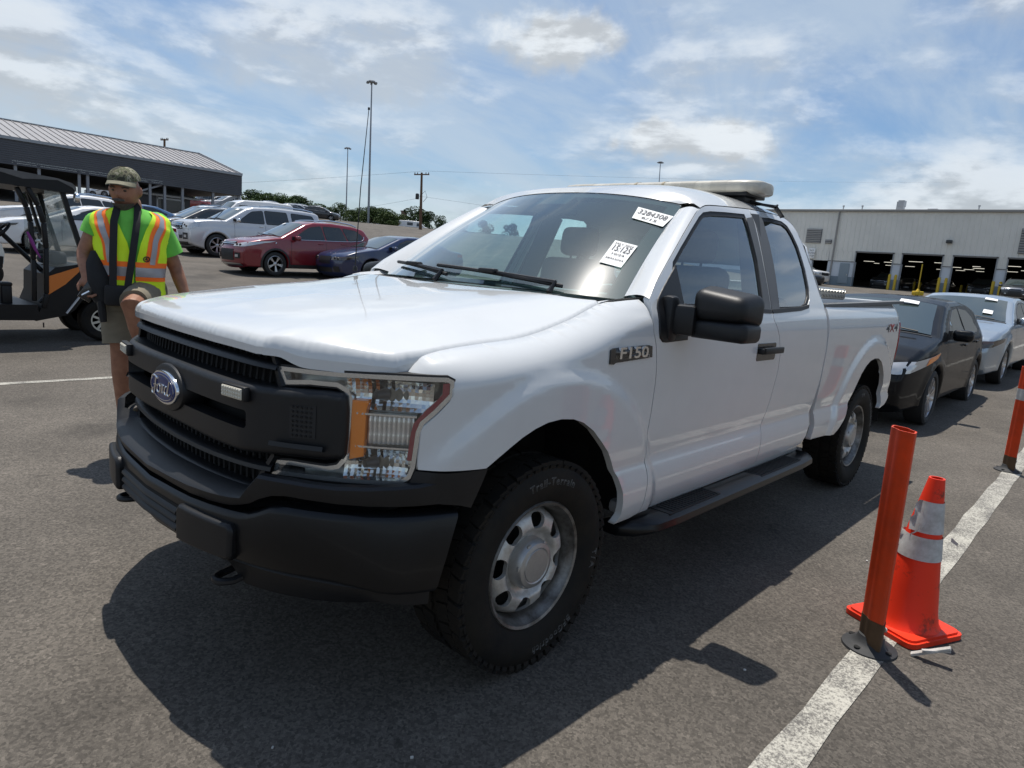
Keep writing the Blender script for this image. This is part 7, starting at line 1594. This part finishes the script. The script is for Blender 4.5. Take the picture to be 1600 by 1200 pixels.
def sleeve_(sh, el, k, r0, r1, name, m): 
    ax = el-sh; rows = []
    for q, kr in ((-.27, .15), (-.24, .45), (-.18, .72), (-.09, .92), (0, 1.), (k*.35, 1.), (k*.7, 1.), (k, 1.)): rows.append(ringp(sh+ax*q, ax, (r0+(r1-r0)*max(q, 0)/k)*kr, (r0+(r1-r0)*max(q, 0)/k)*kr, 20, .03, q*9))
    rows.append(ringp(sh+ax*k, ax, r1*.8, r1*.8, 20)); return mloft(rows, name, m, shirt)
sleeve_(shR, elR, .44, .078, .076, 'sleeve', TEE); sleeve_(shL, elL, .70, .084, .086, 'sleeve', TEE)
# vest shell: open V at the front, arm holes at the sides
def vgap(h): return float(np.interp(h, [0, .38, .60, .85, 1], [.02, .03, .12, .34, .60]))
vest = None
for s in (1, -1):
    rows = []
    for h in np.linspace(-.05, .965, 26):
        t0 = vgap(h)*s+.05; t1 = (math.pi if True else 0)*s; tm_ = t1
        row = []
        for k in np.linspace(0, 1, 22): row.append(TS(t0+(t1-t0+.05 if False else t1-t0)*k, h, .014+(.010 if h < .1 else 0)))
        rows.append(row)
    # cut the arm hole by pulling the side strip in above the chest
    q = MB(); n = 22; V = [A3(p) for r in rows for p in r]; F = []
    for i in range(len(rows)-1):
        for k in range(n-1):
            hh = -.05+1.015*i/25; tt = (k+.5)/21*math.pi
            if hh > .62 and 1.25 < tt < 1.95: continue
            F.append((i*n+k, i*n+k+1, (i+1)*n+k+1, (i+1)*n+k))
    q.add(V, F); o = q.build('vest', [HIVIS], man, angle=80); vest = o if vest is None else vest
    def band(f, name, m, off):
        q = MB(); q.grid([[A3(TS(*f(u, v), off)) for u in np.linspace(0, 1, 12)] for v in np.linspace(0, 1, 16)]); q.build(name, [m], o, angle=80)
    # waist stripe: orange edge, silver tape, orange edge
    for (h0, h1, m_, off) in ((.20, .40, HORG, .0165), (.245, .345, REFL, .0195)):
        band(lambda u, v, h0=h0, h1=h1: (s*(.06+v*(math.pi-.06)), h0+(h1-h0)*u+.03*(1 if s < 0 else -1)*0), 'waist_stripe', m_, off)
    # braces over the chest
    for (w0, w1, m_, off) in ((.0, .46, HORG, .0165), (.13, .33, REFL, .0195)):
        band(lambda u, v, w0=w0, w1=w1: (s*((vgap(.38+.58*v)+.16+(.46 if v < .5 else .46)*0)+w0+(w1-w0)*u+.12*(1-v)), .38+.585*v), 'shoulder_stripe', m_, off)
# dark emblem on the chest
q = MB(); c0 = TS(.36, .40, .018); q.grid([[A3(TS(.26+.16*u, .41+.055*v, .0185)) for u in np.linspace(0, 1, 5)] for v in np.linspace(0, 1, 5)])
V = [A3(TS(.34+.085*math.cos(a), .437+.026*math.sin(a), .020)) for a in np.linspace(0, 2*math.pi, 21)]; q = MB().tube(V, .0035, 5, cap=False); q.tube([A3(TS(.30, .43, .020)), A3(TS(.34, .452, .020)), A3(TS(.37, .425, .020)), A3(TS(.32, .437, .020))], .004, 5); q.build('chest_emblem', [INK], vest)
# shorts
sh_top = [[TS(t, h, .006)*[1, 1, 1]+np.array([0, 0, -.02]) for t in TH] for h in (.06, .0, -.10)]
waist = mloft(sh_top, 'shorts', KHAKI)
def leg_cloth(hp, kn, k, r0, r1): 
    ax = kn-hp; rows = [ringp(hp+ax*q, ax, (r0+(r1-r0)*q/k)*(1+.02*math.sin(q*20)), r0+(r1-r0)*q/k, 24, .035, q*7, bdir=np.array([1., .2, 0]) if abs(ax[1]) > .2 else None) for q in np.linspace(-.12, k, 9)]; rows.append(ringp(hp+ax*k*.985, ax, r1*.66, r1*.66, 24, bdir=np.array([1., .2, 0]) if abs(ax[1]) > .2 else None)); mloft(rows, 'shorts_leg', KHAKI, waist)
leg_cloth(hipR, knR, .98, .118, .096); leg_cloth(hipL, knL, .84, .122, .084)
# cap with brim, beard, brows
capr = []
for i, u in enumerate(np.linspace(.46, 1.0, 10)):
    r = math.sqrt(max(0, 1-((u-.40)/.62)**2)) if i else 1.0; capr.append([H3(.100*r*math.cos(t)-.004, .086*r*math.sin(t), 1.30*(.105*u)-.004) for t in np.linspace(0, 2*math.pi, 26, endpoint=False)])
cap_o = mloft(capr, 'cap', CAMO)
q = MB(); g = []
for v in np.linspace(0, 1, 5): g.append([A3(H3(.088*math.cos(a)*(1+.0*v)+.058*v*math.cos(a)**.7 if math.cos(a) > 0 else 0, .084*math.sin(a)*(1+.02*v), .062-.016*v-.014*abs(math.sin(a))**2*(.5+v))) for a in np.linspace(-1.25, 1.25, 15)])
q.grid(g); q.grid([[(x, y, z-.006) for x, y, z in r] for r in g]); q.build('brim', [mat('brim_khaki', (.23, .215, .15), .9, noise=.4, nscale=40)], cap_o)
q = MB(); bg = []
for u in np.linspace(-.40, -1.02, 8):
    row = []
    for ph in np.linspace(-1.35, 1.35, 19):
        r = math.sqrt(max(0, 1-u*u*.92)); f_, s_ = math.cos(ph), math.sin(ph); row.append(A3(H3((.098*r*f_+.016+.012*f_)*(1 if u > -.95 else .9), .079*r*s_, .118*u-.010*(u < -.9))))
    bg.append(row)
q.grid(bg[2:]); q.build('beard', [BEARD], man, angle=80)
q = MB(); q.tube([A3(H3(.108, s*.03, -.048)) for s in (-1.1, -.5, 0, .5, 1.1)], [.006, .009, .010, .009, .006], 8); q.build('moustache', [BEARD], man)
for s in (1, -1):
    q = MB(); q.tube([A3(H3(.092, s*.018, .020)), A3(H3(.090, s*.035, .024)), A3(H3(.076, s*.052, .018))], [.004, .005, .003], 6); q.build('eyebrow', [BEARD], man)
    q = MB(); ell(H3(.084, s*.031, .004), .010, .010, .006, 8, q); q.build('eye', [mat('eye_dark', (.05, .04, .035), .2)], man)
# lanyard straps and shoulder bag
bag = thing('shoulder_bag', 'black shoulder bag with webbing straps hanging at the worker side', 'bag', tuple(MBASE)); bag.matrix_world = man.matrix_world.copy()
def ribbon(P, w_, par, nm='strap'):
    q = MB(); g = []
    for i, p in enumerate(P):
        p = np.array(p); t = np.array(P[min(i+1, len(P)-1)])-np.array(P[max(i-1, 0)]); sd = np.cross(t, [0, 1, 0]); sd /= np.linalg.norm(sd)+1e-9; g.append([A3(p+sd*w_*k) for k in (-.5, .5)])
    q.grid(g); q.grid([[(x, y-.004, z) for x, y, z in r] for r in g]); q.build(nm, [STRAP], par)
ribbon([J(196, 316, .03), J(184, 322, .10), J(178, 345, .180), J(176.5, 400, .205), J(176.5, 452, .205)], .042, bag); ribbon([J(208, 316, .03), J(215, 324, .10), J(214, 348, .180), J(207, 400, .205), J(199, 452, .205)], .040, bag)
q = MB(); c1 = J(186, 462, .19); q.box(A3(c1), (.16, .05, .13), bev=.02); q.build('tablet_pouch', [STRAP], bag)
q = MB(); V = []
prof_b = [J(151, 394, .06), J(150, 410, .08), J(156, 440, .10), J(164, 470, .10)]; q.tube([A3(p) for p in prof_b], [.035, .055, .085, .06], 14); q.build('bag_body', [mat('bag_cloth', (.014, .015, .017), .85, noise=.3, nscale=12, bump=.4, bscale=20)], bag)
q = MB(); q.tube([A3(J(158, 470, .14)), A3(J(160, 490, .15)), A3(J(162, 503, .15))], [.022, .024, .018], 8); q.build('loose_strap', [STRAP], bag)
ph = thing('phone', 'small dark handheld phone in the worker right hand', 'phone', tuple(MBASE)); ph.matrix_world = man.matrix_world.copy(); q = MB(); q.box(A3(J(141, 452, .15)), (.075, .012, .15), Matrix.Rotation(.55*SX, 3, 'Y'), bev=.006); q.build('case', [BLKGL], ph)
q = MB(); q.tube([A3(J(128, 461, .15)), A3(J(140, 455, .16))], .008, 6); q.build('metal_edge', [CHROME], ph)
# shoes
for an in (anR, anL): q = MB(); q.tube([A3(an+[0, -.07, -.045]), A3(an+[0, .03, -.05]), A3(an+[0, .13, -.06]), A3(an+[0, .19, -.065])], [.045, .05, .044, .03], 12); q.build('shoe', [mat('shoe_grey', (.09, .085, .08), .8)], man)
for o_ in list(bpy.data.objects):
    if '_wb' in o_: del o_['_wb']
